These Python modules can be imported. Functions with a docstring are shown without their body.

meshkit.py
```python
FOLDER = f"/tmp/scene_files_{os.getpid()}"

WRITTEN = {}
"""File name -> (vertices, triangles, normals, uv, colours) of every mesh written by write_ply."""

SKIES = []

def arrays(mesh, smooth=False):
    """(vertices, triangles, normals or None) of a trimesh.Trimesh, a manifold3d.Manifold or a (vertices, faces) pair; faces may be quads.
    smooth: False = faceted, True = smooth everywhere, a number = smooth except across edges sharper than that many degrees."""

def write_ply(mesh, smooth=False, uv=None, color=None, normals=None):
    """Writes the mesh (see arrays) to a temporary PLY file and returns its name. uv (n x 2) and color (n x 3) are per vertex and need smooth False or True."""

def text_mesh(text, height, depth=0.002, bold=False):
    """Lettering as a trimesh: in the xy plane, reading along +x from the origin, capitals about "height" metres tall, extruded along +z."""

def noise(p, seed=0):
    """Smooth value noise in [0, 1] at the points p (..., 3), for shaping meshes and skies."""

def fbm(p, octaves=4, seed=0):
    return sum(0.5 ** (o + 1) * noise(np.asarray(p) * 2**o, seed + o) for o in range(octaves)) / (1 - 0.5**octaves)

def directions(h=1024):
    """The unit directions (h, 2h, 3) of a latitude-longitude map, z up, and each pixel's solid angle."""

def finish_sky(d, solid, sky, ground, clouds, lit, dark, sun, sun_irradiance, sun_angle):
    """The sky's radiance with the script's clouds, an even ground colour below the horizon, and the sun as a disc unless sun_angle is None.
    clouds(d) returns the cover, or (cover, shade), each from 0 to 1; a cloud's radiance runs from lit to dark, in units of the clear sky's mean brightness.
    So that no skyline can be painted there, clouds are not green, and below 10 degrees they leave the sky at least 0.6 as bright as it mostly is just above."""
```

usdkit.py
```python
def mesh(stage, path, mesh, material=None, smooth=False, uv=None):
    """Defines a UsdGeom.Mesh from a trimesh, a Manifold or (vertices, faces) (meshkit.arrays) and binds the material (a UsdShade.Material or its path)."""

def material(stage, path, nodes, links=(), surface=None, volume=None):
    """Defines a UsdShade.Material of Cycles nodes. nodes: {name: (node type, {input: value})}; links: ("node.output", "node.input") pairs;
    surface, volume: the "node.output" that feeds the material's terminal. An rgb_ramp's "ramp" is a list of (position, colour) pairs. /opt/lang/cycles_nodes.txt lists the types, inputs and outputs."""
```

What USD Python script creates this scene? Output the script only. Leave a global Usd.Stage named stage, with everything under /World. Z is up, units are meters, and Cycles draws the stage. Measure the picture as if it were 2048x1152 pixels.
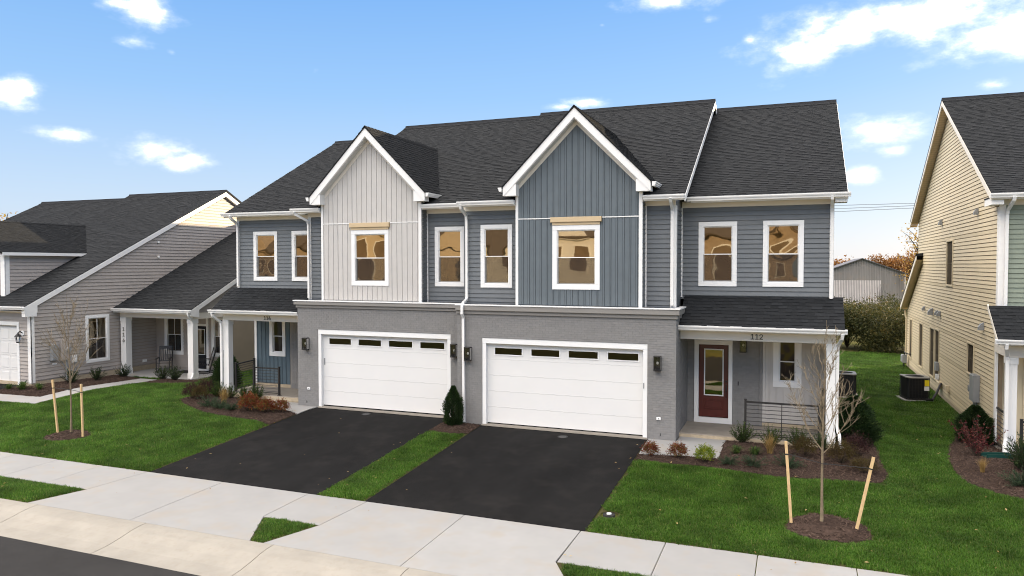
import math, random
import numpy as np
import trimesh
import usdkit, meshkit
from pxr import Usd, UsdGeom, UsdLux, UsdShade, Gf, Sdf, Vt
from shapely.geometry import Polygon, LineString, Point, box as sbox
from shapely.ops import unary_union
from shapely import affinity
from shapely import prepared

random.seed(7)
RNG = np.random.default_rng(11)
stage = Usd.Stage.CreateInMemory()
UsdGeom.SetStageUpAxis(stage, UsdGeom.Tokens.z)
UsdGeom.SetStageMetersPerUnit(stage, 1.0)
UsdGeom.Xform.Define(stage, '/World')
UsdGeom.Scope.Define(stage, '/World/Looks')

# ------------------------------------------------------------------ camera, sky, sun, exposure
EXPOSURE = 1.17
SKY_STRENGTH = 0.15
SUN_INTENSITY = 1.2
SUN_EL, SUN_AZ = math.radians(11.8), math.radians(38.0)          # azimuth clockwise from +y towards +x
CLOUD = (10.7, 9.7, 8.5)
AIR = [(0.0, (2.15, 2.4, 2.75)), (.06, (1.65, 2.15, 2.85)), (.14, (.98, 1.75, 2.9)), (.25, (.50, 1.28, 2.75)), (.45, (.34, .92, 2.2)), (1.0, (.34, .85, 1.8))]   # radiance of the clear sky by elevation / 90 degrees
SUN_DIR = np.array([math.cos(SUN_EL) * math.sin(SUN_AZ), math.cos(SUN_EL) * math.cos(SUN_AZ), math.sin(SUN_EL)])
CAM = np.array([9.169, -20.874, 4.965])
YAW, PITCH, ROLL, FOCAL_PX = math.radians(21.35), math.radians(-1.777), math.radians(-0.03), 1462.0


def make_camera():
    fw = np.array([-math.sin(YAW) * math.cos(PITCH), math.cos(YAW) * math.cos(PITCH), math.sin(PITCH)])
    rt = np.array([math.cos(YAW), math.sin(YAW), 0.0])
    up = np.cross(rt, fw)
    rt, up = rt * math.cos(ROLL) + up * math.sin(ROLL), up * math.cos(ROLL) - rt * math.sin(ROLL)
    cam = UsdGeom.Camera.Define(stage, '/World/camera')
    cam.CreateHorizontalApertureAttr(36.0)
    cam.CreateVerticalApertureAttr(20.25)
    cam.CreateFocalLengthAttr(36.0 * FOCAL_PX / 2048.0)
    cam.CreateClippingRangeAttr(Gf.Vec2f(0.1, 5000))
    cam.CreateExposureAttr(EXPOSURE)
    m = Gf.Matrix4d(*rt, 0, *up, 0, *(-fw), 0, *CAM, 1)
    cam.AddTransformOp().Set(m)


make_camera()


def make_sky():
    # clouds are set in the dome by azimuth (from +y towards +x) and elevation, degrees
    def azel(u, v):
        fw = np.array([-math.sin(YAW) * math.cos(PITCH), math.cos(YAW) * math.cos(PITCH), math.sin(PITCH)])
        rt = np.array([math.cos(YAW), math.sin(YAW), 0.0])
        up = np.cross(rt, fw)
        d = fw + rt * (u - 1024) / FOCAL_PX - up * (v - 576) / FOCAL_PX
        return math.atan2(d[0], d[1]), math.atan2(d[2], math.hypot(d[0], d[1]))
    clouds = [  # centre, half width, half height, density
        (1590, 92, 115, 60, 1.0), (1700, 62, 140, 52, 1.0), (1880, 30, 190, 70, 1.05), (2060, 60, 130, 60, 1.0), (1960, 72, 120, 36, .9),
        (300, 15, 85, 42, .95), (240, 6, 70, 24, .8), (270, 80, 62, 22, .62), (18, 182, 62, 34, 1.0), (130, 270, 58, 18, .95),
        (305, 298, 78, 32, 1.05), (365, 322, 78, 22, .95), (1340, 3, 140, 24, .9), (1165, 206, 70, 18, .8), (1130, 214, 50, 12, .8),
        (1765, 262, 85, 32, 1.05), (1712, 350, 40, 22, 1.0), (630, 140, 30, 30, .25), (1205, 50, 18, 9, .45),
        (1990, 420, 120, 18, .3), (110, 195, 40, 16, .35), (1500, 80, 30, 26, .7), (1640, 55, 60, 40, .9), (1830, 130, 90, 24, .55), (1990, 170, 70, 22, .5), (330, 20, 40, 30, .8), (345, 105, 22, 16, .5), (1790, 300, 60, 18, .7), (1420, 40, 70, 22, .35), (-350, 120, 160, 60, 1.0), (-700, 260, 200, 40, 1.0), (2500, 80, 200, 70, 1.0), (2700, 300, 160, 30, .9)]
    nodes = {
        'tc': ('texture_coordinate', {}), 'sep': ('separate_xyz', {}),
        'sky': ('sky_texture', {'sky_type': 'single_scattering', 'sun_disc': False, 'sun_elevation': SUN_EL, 'sun_rotation': SUN_AZ, 'altitude': 100.0, 'air_density': 1.0, 'aerosol_density': 1.0, 'ozone_density': 1.0}),
        'az': ('math', {'math_type': 'arctan2'}), 'el': ('math', {'math_type': 'arcsine'}),
        'ae': ('combine_xyz', {'z': 0.0}),
        'n1': ('noise_texture', {'scale': 16.0, 'detail': 7.0, 'roughness': .62}),
        'map1': ('mapping', {'mapping_type': 'point', 'scale': (1.0, 1.9, 1.0)}),
        'n2': ('noise_texture', {'scale': 5.0, 'detail': 4.0, 'roughness': .55}),
        'bg': ('background_shader', {'strength': SKY_STRENGTH}),
        'nw': ('math', {'math_type': 'multiply_add', 'value2': 2.0, 'value3': -1.08}),
        'nw2': ('math', {'math_type': 'multiply_add', 'value2': 0.9, 'value3': -0.45}),
        'sumn': ('math', {'math_type': 'add'}),
        'ramp': ('rgb_ramp', {'ramp': [(0.0, (0, 0, 0)), (0.12, (0.01, .01, .01)), (0.32, (.05, .05, .05)), (0.50, (.14, .14, .14)), (.70, (.34, .34, .34)), (1.0, (.85, .85, .85))]}),
        'hs': ('hsv', {'hue': .5, 'saturation': 1.0, 'value': 1.0, 'fac': 1.0}),
        'grade': ('mix_color', {'blend_type': 'mix', 'fac': .92, 'use_clamp': False}),
        'mx': ('mix_color', {'blend_type': 'mix', 'b': CLOUD, 'use_clamp': False}),
        # the clear air: pale at the horizon, deeper blue higher up
        'eln': ('math', {'math_type': 'multiply', 'value2': 1 / 1.5708, 'use_clamp': True}),
        'air': ('rgb_ramp', {'ramp': [(p, tuple(np.array(c) / 3.0)) for p, c in AIR]}),
        'airx': ('vector_math', {'math_type': 'scale', 'scale': 3.0}),
        # broken cloud above the view, added to brighten and whiten the light
        'zc': ('math', {'math_type': 'maximum', 'value2': .08}), 'px': ('math', {'math_type': 'divide'}), 'py': ('math', {'math_type': 'divide'}), 'pv': ('combine_xyz', {'z': 3.7}),
        'n3': ('noise_texture', {'scale': 1.1, 'detail': 6.0, 'roughness': .58}),
        'r3': ('rgb_ramp', {'ramp': [(.36, (0, 0, 0)), (.56, (1, 1, 1))]}),
        'e3': ('map_range', {'range_type': 'smoothstep', 'from_min': math.radians(25), 'from_max': math.radians(36), 'clamp': True}),
        'cmul': ('math', {'math_type': 'multiply'}), 'mmax': ('math', {'math_type': 'maximum', 'use_clamp': True}),
    }
    links = [('tc.generated', 'sep.vector'), ('sep.x', 'az.value1'), ('sep.y', 'az.value2'), ('sep.z', 'el.value1'),
             ('az.value', 'ae.x'), ('el.value', 'ae.y'), ('ae.vector', 'map1.vector'), ('map1.vector', 'n1.vector'), ('map1.vector', 'n2.vector'),
             ('n1.fac', 'nw.value1'), ('n2.fac', 'nw2.value1'), ('nw.value', 'sumn.value1'), ('nw2.value', 'sumn.value2')]
    prev = None
    for i, (u, v, hw, hh, dens) in enumerate(clouds):
        a, e = azel(u, v)
        wa, we = hw / FOCAL_PX * math.cos(e) * 1.06, hh / FOCAL_PX * 1.10
        nodes[f'm{i}'] = ('mapping', {'mapping_type': 'point', 'location': (-a / wa, -e / we, 0.0), 'scale': (1 / wa, 1 / we, 1.0)})
        nodes[f'l{i}'] = ('vector_math', {'math_type': 'length'})
        nodes[f'd{i}'] = ('math', {'math_type': 'multiply_add', 'value2': -1.0, 'value3': dens})
        links += [('ae.vector', f'm{i}.vector'), (f'm{i}.vector', f'l{i}.vector1'), (f'l{i}.value', f'd{i}.value1')]
        if prev:
            nodes[f'x{i}'] = ('math', {'math_type': 'smoothmax', 'value3': .12})
            links += [(prev, f'x{i}.value1'), (f'd{i}.value', f'x{i}.value2')]
            prev = f'x{i}.value'
        else:
            prev = f'd{i}.value'
    nodes['cov'] = ('math', {'math_type': 'add', 'use_clamp': True})
    nodes['fin'] = ('math', {'math_type': 'multiply', 'use_clamp': True, 'value2': .96})
    links += [(prev, 'cov.value1'), ('sumn.value', 'cov.value2'), ('cov.value', 'ramp.fac'), ('ramp.color', 'fin.value1'), ('fin.value', 'mmax.value1'), ('cmul.value', 'mmax.value2'), ('mmax.value', 'mx.fac'),
              ('el.value', 'eln.value1'), ('eln.value', 'air.fac'), ('air.color', 'airx.vector1'), ('airx.vector', 'grade.b'),
              ('sep.z', 'zc.value1'), ('sep.x', 'px.value1'), ('zc.value', 'px.value2'), ('sep.y', 'py.value1'), ('zc.value', 'py.value2'), ('px.value', 'pv.x'), ('py.value', 'pv.y'), ('pv.vector', 'n3.vector'), ('n3.fac', 'r3.fac'),
              ('el.value', 'e3.value'), ('r3.color', 'cmul.value1'), ('e3.result', 'cmul.value2'),
              ('sky.color', 'hs.color'), ('hs.color', 'grade.a'), ('grade.result', 'mx.a'), ('mx.result', 'bg.color')]
    mat = usdkit.material(stage, '/World/Looks/sky_air', nodes, links, surface='bg.background')
    dome = UsdLux.DomeLight.Define(stage, '/World/sky')
    UsdShade.MaterialBindingAPI.Apply(dome.GetPrim()).Bind(mat)
    dome.GetPrim().SetCustomDataByKey('kind', 'structure')
    sun = UsdLux.DistantLight.Define(stage, '/World/sun')
    sun.CreateNormalizeAttr(True)
    sun.CreateIntensityAttr(SUN_INTENSITY)
    sun.CreateAngleAttr(0.5)
    sun.CreateColorAttr(Gf.Vec3f(1.0, 0.78, 0.50))
    z = SUN_DIR
    x = np.cross([0, 0, 1.0], z); x /= np.linalg.norm(x)
    y = np.cross(z, x)
    sun.AddTransformOp().Set(Gf.Matrix4d(*x, 0, *y, 0, *z, 0, 0, 0, 0, 1))


make_sky()

# ------------------------------------------------------------------ naming and tagging
_used = {}


def path_for(name, parent='/World'):
    parent = str(parent)
    k = (parent, name)
    n = _used.get(k, 0)
    _used[k] = n + 1
    return f'{parent}/{name}' if n == 0 else f'{parent}/{name}_{n:03d}'


def tag(path, label=None, cat=None, group=None, kind=None):
    p = stage.GetPrimAtPath(str(path))
    for k, v in (('label', label), ('category', cat), ('group', group), ('kind', kind)):
        if v:
            p.SetCustomDataByKey(k, v)
    return str(path)


def thing(name, label, cat, loc=(0, 0, 0), rotz=0.0, group=None, scale=None):
    p = path_for(name)
    x = UsdGeom.Xform.Define(stage, p)
    x.AddTranslateOp().Set(Gf.Vec3d(*map(float, loc)))
    x.AddRotateZOp().Set(float(rotz))
    if scale is not None:
        x.AddScaleOp().Set(Gf.Vec3f(*map(float, np.broadcast_to(scale, 3))))
    return tag(p, label, cat, group)


def copy_of(src, name, label, cat, loc, rotz=0.0, group=None, scale=None):
    p = thing(name, label, cat, loc, rotz, group, scale)
    prim = stage.GetPrimAtPath(p)
    prim.GetReferences().AddInternalReference(Sdf.Path(src))
    prim.SetInstanceable(True)
    return p


# ------------------------------------------------------------------ mesh building
class Frame:
    def __init__(self, o, a, b):
        self.o, self.a, self.b = (np.array(t, float) for t in (o, a, b))
        self.n = np.cross(self.a, self.b)

    def P(self, s, t, d=0.0):
        s, t, d = np.broadcast_arrays(np.asarray(s, float), np.asarray(t, float), np.asarray(d, float))
        return self.o + s[..., None] * self.a + t[..., None] * self.b + d[..., None] * self.n


def FY(y):      # faces the street
    return Frame((0, y, 0), (1, 0, 0), (0, 0, 1))


def FXp(x):     # faces +x
    return Frame((x, 0, 0), (0, 1, 0), (0, 0, 1))


def FXn(x):     # faces -x, s = -y
    return Frame((x, 0, 0), (0, -1, 0), (0, 0, 1))


BOXF = np.array([[0, 3, 2], [0, 2, 1], [4, 5, 6], [4, 6, 7], [0, 1, 5], [0, 5, 4], [1, 2, 6], [1, 6, 5], [2, 3, 7], [2, 7, 6], [3, 0, 4], [3, 4, 7]])


class MB:
    def __init__(self):
        self.v, self.f, self.t, self.n = [], [], [], 0

    def add(self, v, f, tone=0.5):
        v = np.asarray(v, float).reshape(-1, 3)
        self.v.append(v)
        self.f.append(np.asarray(f, int).reshape(-1, 3) + self.n)
        self.t.append(np.broadcast_to(np.asarray(tone, float), (len(v),)))
        self.n += len(v)
        return self

    def box(self, x0, x1, y0, y1, z0, z1, tone=.5):
        return self.add([[x0, y0, z0], [x1, y0, z0], [x1, y1, z0], [x0, y1, z0], [x0, y0, z1], [x1, y0, z1], [x1, y1, z1], [x0, y1, z1]], BOXF, tone)

    def fbox(self, fr, s0, s1, t0, t1, d0, d1, tone=.5):
        c = [(s0, t0, d0), (s1, t0, d0), (s1, t1, d0), (s0, t1, d0), (s0, t0, d1), (s1, t0, d1), (s1, t1, d1), (s0, t1, d1)]
        c = np.array(c)
        return self.add(fr.P(c[:, 0], c[:, 1], c[:, 2]), BOXF, tone)

    def cbox(self, fr, s0, s1, t0, t1, d0, d1, ch=.006, tone=.5):
        """a board with its front edges chamfered"""
        m = [(s0, t0), (s1, t0), (s1, t1), (s0, t1)]
        k = [(s0 + ch, t0 + ch), (s1 - ch, t0 + ch), (s1 - ch, t1 - ch), (s0 + ch, t1 - ch)]
        pts = [(*p, d0) for p in m] + [(*p, d1 - ch) for p in m] + [(*p, d1) for p in k]
        f = []
        for a in (0, 4):
            for i in range(4):
                j = (i + 1) % 4
                f += [(a + i, a + j, a + 4 + j), (a + i, a + 4 + j, a + 4 + i)]
        f += [(8, 9, 10), (8, 10, 11), (0, 2, 1), (0, 3, 2)]
        pts = np.array(pts)
        return self.add(fr.P(pts[:, 0], pts[:, 1], pts[:, 2]), f, tone)

    def convex(self, fr, pts, d0, d1, tone=.5):
        """convex polygon pts (s,t) between depths d0 and d1 (numbers or per point)"""
        pts = np.asarray(pts, float)
        n = len(pts)
        v = np.vstack([fr.P(pts[:, 0], pts[:, 1], np.broadcast_to(d0, n)), fr.P(pts[:, 0], pts[:, 1], np.broadcast_to(d1, n))])
        f = [(n, n + i, n + i + 1) for i in range(1, n - 1)]
        for i in range(n):
            j = (i + 1) % n
            f += [(i, j, n + j), (i, n + j, n + i)]
        return self.add(v, f, tone)

    def poly(self, fr, pg, d0, d1, tone=.5):
        """any shapely polygon, extruded"""
        for g in getattr(pg, 'geoms', [pg]):
            if g.is_empty or g.area < 1e-7:
                continue
            m = trimesh.creation.extrude_polygon(g, 1.0, engine='earcut')
            w = np.array(m.vertices)
            self.add(fr.P(w[:, 0], w[:, 1], d0 + w[:, 2] * (d1 - d0)), m.faces, tone)
        return self

    def tube(self, pts, r, sides=6, tone=.5, phase=0.0, caps=True):
        p = np.asarray(pts, float)
        t = np.gradient(p, axis=0) if len(p) > 2 else np.repeat(p[1:] - p[:1], 2, 0)
        t /= np.linalg.norm(t, axis=1, keepdims=True) + 1e-12
        ref = np.array([0, 0, 1.0]) if abs(t[0][2]) < .9 else np.array([1.0, 0, 0])
        ang = phase + np.arange(sides) * 2 * np.pi / sides
        r = np.broadcast_to(np.asarray(r, float), (len(p),))
        rings = []
        for i in range(len(p)):
            a = np.cross(t[i], ref)
            if np.linalg.norm(a) < 1e-6:
                a = np.cross(t[i], [0, 1.0, 0])
            a /= np.linalg.norm(a)
            b = np.cross(t[i], a)
            ref = np.cross(a, t[i]) if False else ref
            rings.append(p[i] + r[i] * (np.cos(ang)[:, None] * a + np.sin(ang)[:, None] * b))
        v = np.vstack(rings)
        f = []
        for i in range(len(p) - 1):
            for j in range(sides):
                k = (j + 1) % sides
                f += [(i * sides + j, i * sides + k, (i + 1) * sides + k), (i * sides + j, (i + 1) * sides + k, (i + 1) * sides + j)]
        if caps:
            e = (len(p) - 1) * sides
            f += [(0, j + 1, j) for j in range(1, sides - 1)] + [(e, e + j, e + j + 1) for j in range(1, sides - 1)]
        return self.add(v, f, tone)

    def rect_tube(self, pts, w, d):
        """a rectangular downspout along points in a plane; w across x, d across y (or the other way for side walls)"""
        p = np.asarray(pts, float)
        return self.tube(p, math.hypot(w, d) / 2, sides=4, phase=math.pi / 4)

    def data(self):
        v, f, t = np.vstack(self.v), np.vstack(self.f), np.concatenate(self.t)
        used = np.unique(f)
        if len(used) < len(v):
            k = np.zeros(len(v), int)
            k[used] = np.arange(len(used))
            v, f, t = v[used], k[f], t[used]
        return v, f, t


def obj(name, mb, mat, parent='/World', smooth=False, tone=False, label=None, cat=None, group=None, kind=None):
    if isinstance(mb, MB):
        if not mb.v:
            return None
        v, f, t = mb.data()
    else:
        v, f = np.asarray(mb.vertices), np.asarray(mb.faces)
        t = None
    p = path_for(name, parent)
    m = usdkit.mesh(stage, p, (v, f), MAT[mat] if isinstance(mat, str) else mat, smooth=smooth)
    if tone and t is not None and not smooth:
        UsdGeom.PrimvarsAPI(m).CreatePrimvar('tone', Sdf.ValueTypeNames.FloatArray, 'vertex').Set(Vt.FloatArray.FromNumpy(t.astype(np.float32)))
    tag(p, label, cat, group, kind)
    return p


# ------------------------------------------------------------------ materials
MAT = {}


def mat(name, col, rough=.6, var=.06, scale=2.0, bump=0.0, bscale=120.0, spec=.35, tone=0.0, detail=4.0, streak=None, speck=None, coat=0.0, metallic=0.0, col2=None, transl=0.0, tone_ramp=None):
    """a procedural surface: base colour with soft noise, optional fine relief, per-piece tone and specks"""
    col = np.array(col, float)
    c2 = np.array(col2, float) if col2 is not None else None
    n = {'geo': ('geometry', {}), 'noise': ('noise_texture', {'scale': scale, 'detail': detail, 'roughness': .6}),
         'p': ('principled_bsdf', {'roughness': rough, 'specular_ior_level': spec, 'coat_weight': coat, 'metallic': metallic})}
    lo, hi = (col * (1 - var), col * (1 + var)) if c2 is None else (col, c2)
    n['ramp'] = ('rgb_ramp', {'ramp': [(.28, tuple(lo)), (.72, tuple(np.minimum(hi, 1)))]})
    l = [('noise.fac', 'ramp.fac')]
    if streak:
        n['map'] = ('mapping', {'mapping_type': 'point', 'scale': streak})
        l += [('geo.position', 'map.vector'), ('map.vector', 'noise.vector')]
    else:
        l += [('geo.position', 'noise.vector')]
    out = 'ramp.color'
    if tone_ramp:
        n['att'] = ('attribute', {'attribute': 'tone'})
        n['tr'] = ('rgb_ramp', {'ramp': tone_ramp})
        n['tm'] = ('mix_color', {'blend_type': 'multiply', 'fac': 1.0})
        l += [('att.fac', 'tr.fac'), (out, 'tm.a'), ('tr.color', 'tm.b')]
        out = 'tm.result'
    elif tone:
        n['att'] = ('attribute', {'attribute': 'tone'})
        n['tr'] = ('rgb_ramp', {'ramp': [(0, (1 - tone,) * 3), (1, (1 + tone,) * 3)]})
        n['tm'] = ('mix_color', {'blend_type': 'multiply', 'fac': 1.0, 'use_clamp': False})
        l += [('att.fac', 'tr.fac'), (out, 'tm.a'), ('tr.color', 'tm.b')]
        out = 'tm.result'
    if speck:
        sc, amt, scol = speck
        n['sn'] = ('noise_texture', {'scale': sc, 'detail': 2.0, 'roughness': .7})
        n['sr'] = ('rgb_ramp', {'ramp': [(.5, (0, 0, 0)), (.72, (amt, amt, amt))]})
        n['sm'] = ('mix_color', {'blend_type': 'mix', 'b': scol})
        l += [('geo.position', 'sn.vector'), ('sn.fac', 'sr.fac'), ('sr.color', 'sm.fac'), (out, 'sm.a')]
        out = 'sm.result'
    l.append((out, 'p.base_color'))
    if bump:
        n['bn'] = ('noise_texture', {'scale': bscale, 'detail': 3.0, 'roughness': .6})
        n['b'] = ('bump', {'strength': bump, 'distance': .01})
        l += [('geo.position', 'bn.vector'), ('bn.fac', 'b.height'), ('b.normal', 'p.normal')]
    surf = 'p.BSDF'
    if transl:
        n['tl'] = ('translucent_bsdf', {})
        n['mxs'] = ('mix_closure', {'fac': transl})
        l += [(out, 'tl.color'), ('p.BSDF', 'mxs.closure1'), ('tl.BSDF', 'mxs.closure2')]
        surf = 'mxs.closure'
    MAT[name] = usdkit.material(stage, f'/World/Looks/{name}', n, l, surface=surf)


mat('white_vinyl', (.80, .80, .79), .42, .02, 1.2)
mat('white_trim', (.80, .79, .77), .5, .03, 1.5)
mat('cream_trim', (.74, .69, .61), .5, .03, 1.2)
mat('gutter_white', (.78, .77, .75), .38, .03, 1.5, spec=.5)
mat('soffit_white', (.70, .69, .67), .6, .03)
mat('garage_white', (.74, .735, .72), .45, .015, .9, bump=.05, bscale=300)
mat('siding_blue_grey', (.150, .162, .171), .5, .06, 5, bump=.08, bscale=90, tone=.06)
mat('siding_blue', (.117, .140, .156), .5, .06, 4, bump=.08, bscale=90, tone=.05)
mat('siding_deep_blue', (.085, .122, .150), .5, .06, 4, bump=.08, bscale=90, tone=.05)
mat('siding_pale_grey', (.52, .50, .475), .5, .04, 4, bump=.06, bscale=90, tone=.04)
mat('siding_taupe', (.39, .352, .322), .5, .06, 4, bump=.08, bscale=90, tone=.06)
mat('siding_cream', (.66, .555, .375), .5, .04, 1.5, bump=.06, bscale=90, tone=.03)
mat('siding_shade_gap', (.23, .175, .115), .9, .1, 3, spec=.1)  # dark backing: shade lines between siding boards put into its colour
mat('siding_sage', (.255, .290, .225), .5, .06, 4, bump=.08, bscale=90, tone=.05)
mat('header_tan', (.56, .43, .265), .55, .04, 3)
mat('brick_grey', (.230, .225, .219), .75, .08, 9, bump=.4, bscale=70, tone=.055, spec=.15)
mat('mortar_grey', (.231, .226, .220), .85, .1, 20, bump=.3, bscale=120, spec=.15)
mat('cornice_grey', (.245, .232, .215), .55, .04, 2)
mat('foundation_tan', (.46, .38, .27), .85, .12, 8, bump=.3, bscale=60, spec=.2)
mat('porch_concrete', (.33, .295, .25), .85, .10, 3, bump=.2, bscale=120, spec=.2, speck=(60, .25, (.42, .38, .33)))
mat('shingle', (.0225, .0238, .0255), .95, .16, 18, bump=.6, bscale=220, tone=.26, spec=.05, speck=(160, .30, (.045, .047, .05)))
mat('roof_felt', (.016, .017, .018), .95, .1, 10, spec=.1)
mat('ridge_dark', (.026, .027, .03), .9, .15, 14, bump=.5, bscale=200, spec=.1)
mat('door_red', (.072, .0115, .009), .38, .12, 1.8, streak=(18, 18, 2), spec=.5)
mat('door_black', (.012, .013, .016), .4, .05)
mat('black_metal', (.014, .013, .013), .45, .1, 5, spec=.5)
mat('grey_metal', (.26, .27, .275), .45, .08, 3, spec=.5)
mat('ac_dark', (.018, .019, .021), .5, .1, 6, spec=.4)
mat('ac_cap', (.30, .29, .26), .45, .05, 6, spec=.5)
mat('sticker_yellow', (.78, .62, .02), .5, .02)
mat('sticker_white', (.75, .75, .74), .5, .02)
mat('asphalt_drive', (.0150, .0145, .0143), .9, .30, .9, bump=.45, bscale=260, spec=.10, speck=(1.2, .5, (.030, .0275, .0255)), detail=8, streak=(1, .35, 1))
mat('asphalt_road', (.042, .040, .0385), .9, .22, .8, bump=.5, bscale=220, spec=.12, speck=(300, .5, (.095, .09, .085)), detail=6)
mat('concrete_walk', (.402, .393, .378), .88, .06, 1.1, bump=.2, bscale=260, spec=.18, tone=.08, speck=(1.5, .45, (.43, .365, .285)), detail=8)
mat('concrete_curb', (.405, .372, .318), .9, .10, 1.6, bump=.25, bscale=160, spec=.15, tone=.05, speck=(7, .4, (.36, .32, .26)), detail=6)
mat('joint_dark', (.05, .048, .045), .95, .1, 20, spec=.1)
mat('soil_grass', (.085, .066, .036), .95, .35, 3.2, bump=.6, bscale=60, spec=.05, col2=(.066, .080, .022))
mat('field', (.16, .13, .045), .95, .3, .08, bump=.4, bscale=3, spec=.05, col2=(.07, .10, .022))
mat('mulch', (.034, .023, .018), .95, .35, 14, bump=1.0, bscale=45, spec=.08, col2=(.070, .046, .036))
mat('mulch_chip', (.052, .034, .027), .9, .45, 30, spec=.1, col2=(.115, .078, .06))
mat('stake_wood', (.62, .44, .235), .75, .18, 3, streak=(40, 40, 4), spec=.2, speck=(9, .3, (.40, .23, .10)))
mat('bark_young', (.21, .165, .11), .85, .25, 10, bump=.4, bscale=60, spec=.15)
mat('twig', (.215, .172, .115), .85, .25, 6, spec=.15)
mat('bark_dark', (.05, .04, .03), .9, .2, 8, spec=.1)
mat('strap_black', (.02, .02, .02), .6, .05)
mat('barn_metal', (.27, .25, .23), .6, .18, .5, streak=(3, 3, .4), spec=.3, speck=(1.4, .3, (.36, .27, .21)))
mat('barn_pale', (.60, .54, .51), .6, .12, .8, spec=.3, speck=(2.2, .25, (.70, .66, .63)))
mat('barn_roof', (.10, .095, .10), .6, .1, 1, spec=.3)
mat('wire_dark', (.10, .095, .09), .6, .05)
mat('bulb_glass', (.85, .82, .76), .15, .02, spec=.6)
mat('curtain', (.62, .62, .60), .9, .1, 2, streak=(9, 9, .3))
mat('room_wall', (.30, .25, .19), .9, .05)
mat('room_floor', (.17, .115, .065), .7, .1)
mat('plug_white', (.80, .80, .79), .45, .02)
mat('plug_dark', (.03, .03, .03), .5, .02)
mat('pipe_black', (.015, .015, .016), .6, .1)
mat('meter_glass', (.30, .31, .32), .2, .05, spec=.6)
mat('copper_red', (.42, .13, .07), .5, .1)
mat('far_tan', (.60, .50, .36), .6, .05)
mat('far_white', (.75, .74, .72), .6, .05)
mat('far_stone', (.38, .30, .22), .8, .2, 4)
mat('far_roof', (.13, .105, .085), .9, .15, 3)
mat('far_pane', (.20, .15, .10), .3, .2, 2)
mat('splash_green', (.006, .045, .035), .5, .05)
mat('petal_pink', (.7, .3, .5), .6, .1)


def leaf(name, ramp, var=.22, scale=6.0, transl=.28, rough=.55, spec=.25):
    """foliage: the tone of each leaf picks its colour from a ramp"""
    n = {'att': ('attribute', {'attribute': 'tone'}), 'tr': ('rgb_ramp', {'ramp': ramp}), 'geo': ('geometry', {}),
         'noise': ('noise_texture', {'scale': scale, 'detail': 2.0}), 'nr': ('rgb_ramp', {'ramp': [(.3, (1 - var,) * 3), (.7, (1 + var,) * 3)]}),
         'm': ('mix_color', {'blend_type': 'multiply', 'fac': 1.0, 'use_clamp': False}), 'p': ('principled_bsdf', {'roughness': rough, 'specular_ior_level': spec}),
         'tl': ('translucent_bsdf', {}), 'mx': ('mix_closure', {'fac': transl})}
    l = [('att.fac', 'tr.fac'), ('tr.color', 'm.a'), ('geo.position', 'noise.vector'), ('noise.fac', 'nr.fac'), ('nr.color', 'm.b'), ('m.result', 'p.base_color'), ('m.result', 'tl.color'),
         ('p.BSDF', 'mx.closure1'), ('tl.BSDF', 'mx.closure2')]
    MAT[name] = usdkit.material(stage, f'/World/Looks/{name}', n, l, surface='mx.closure')


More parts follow.
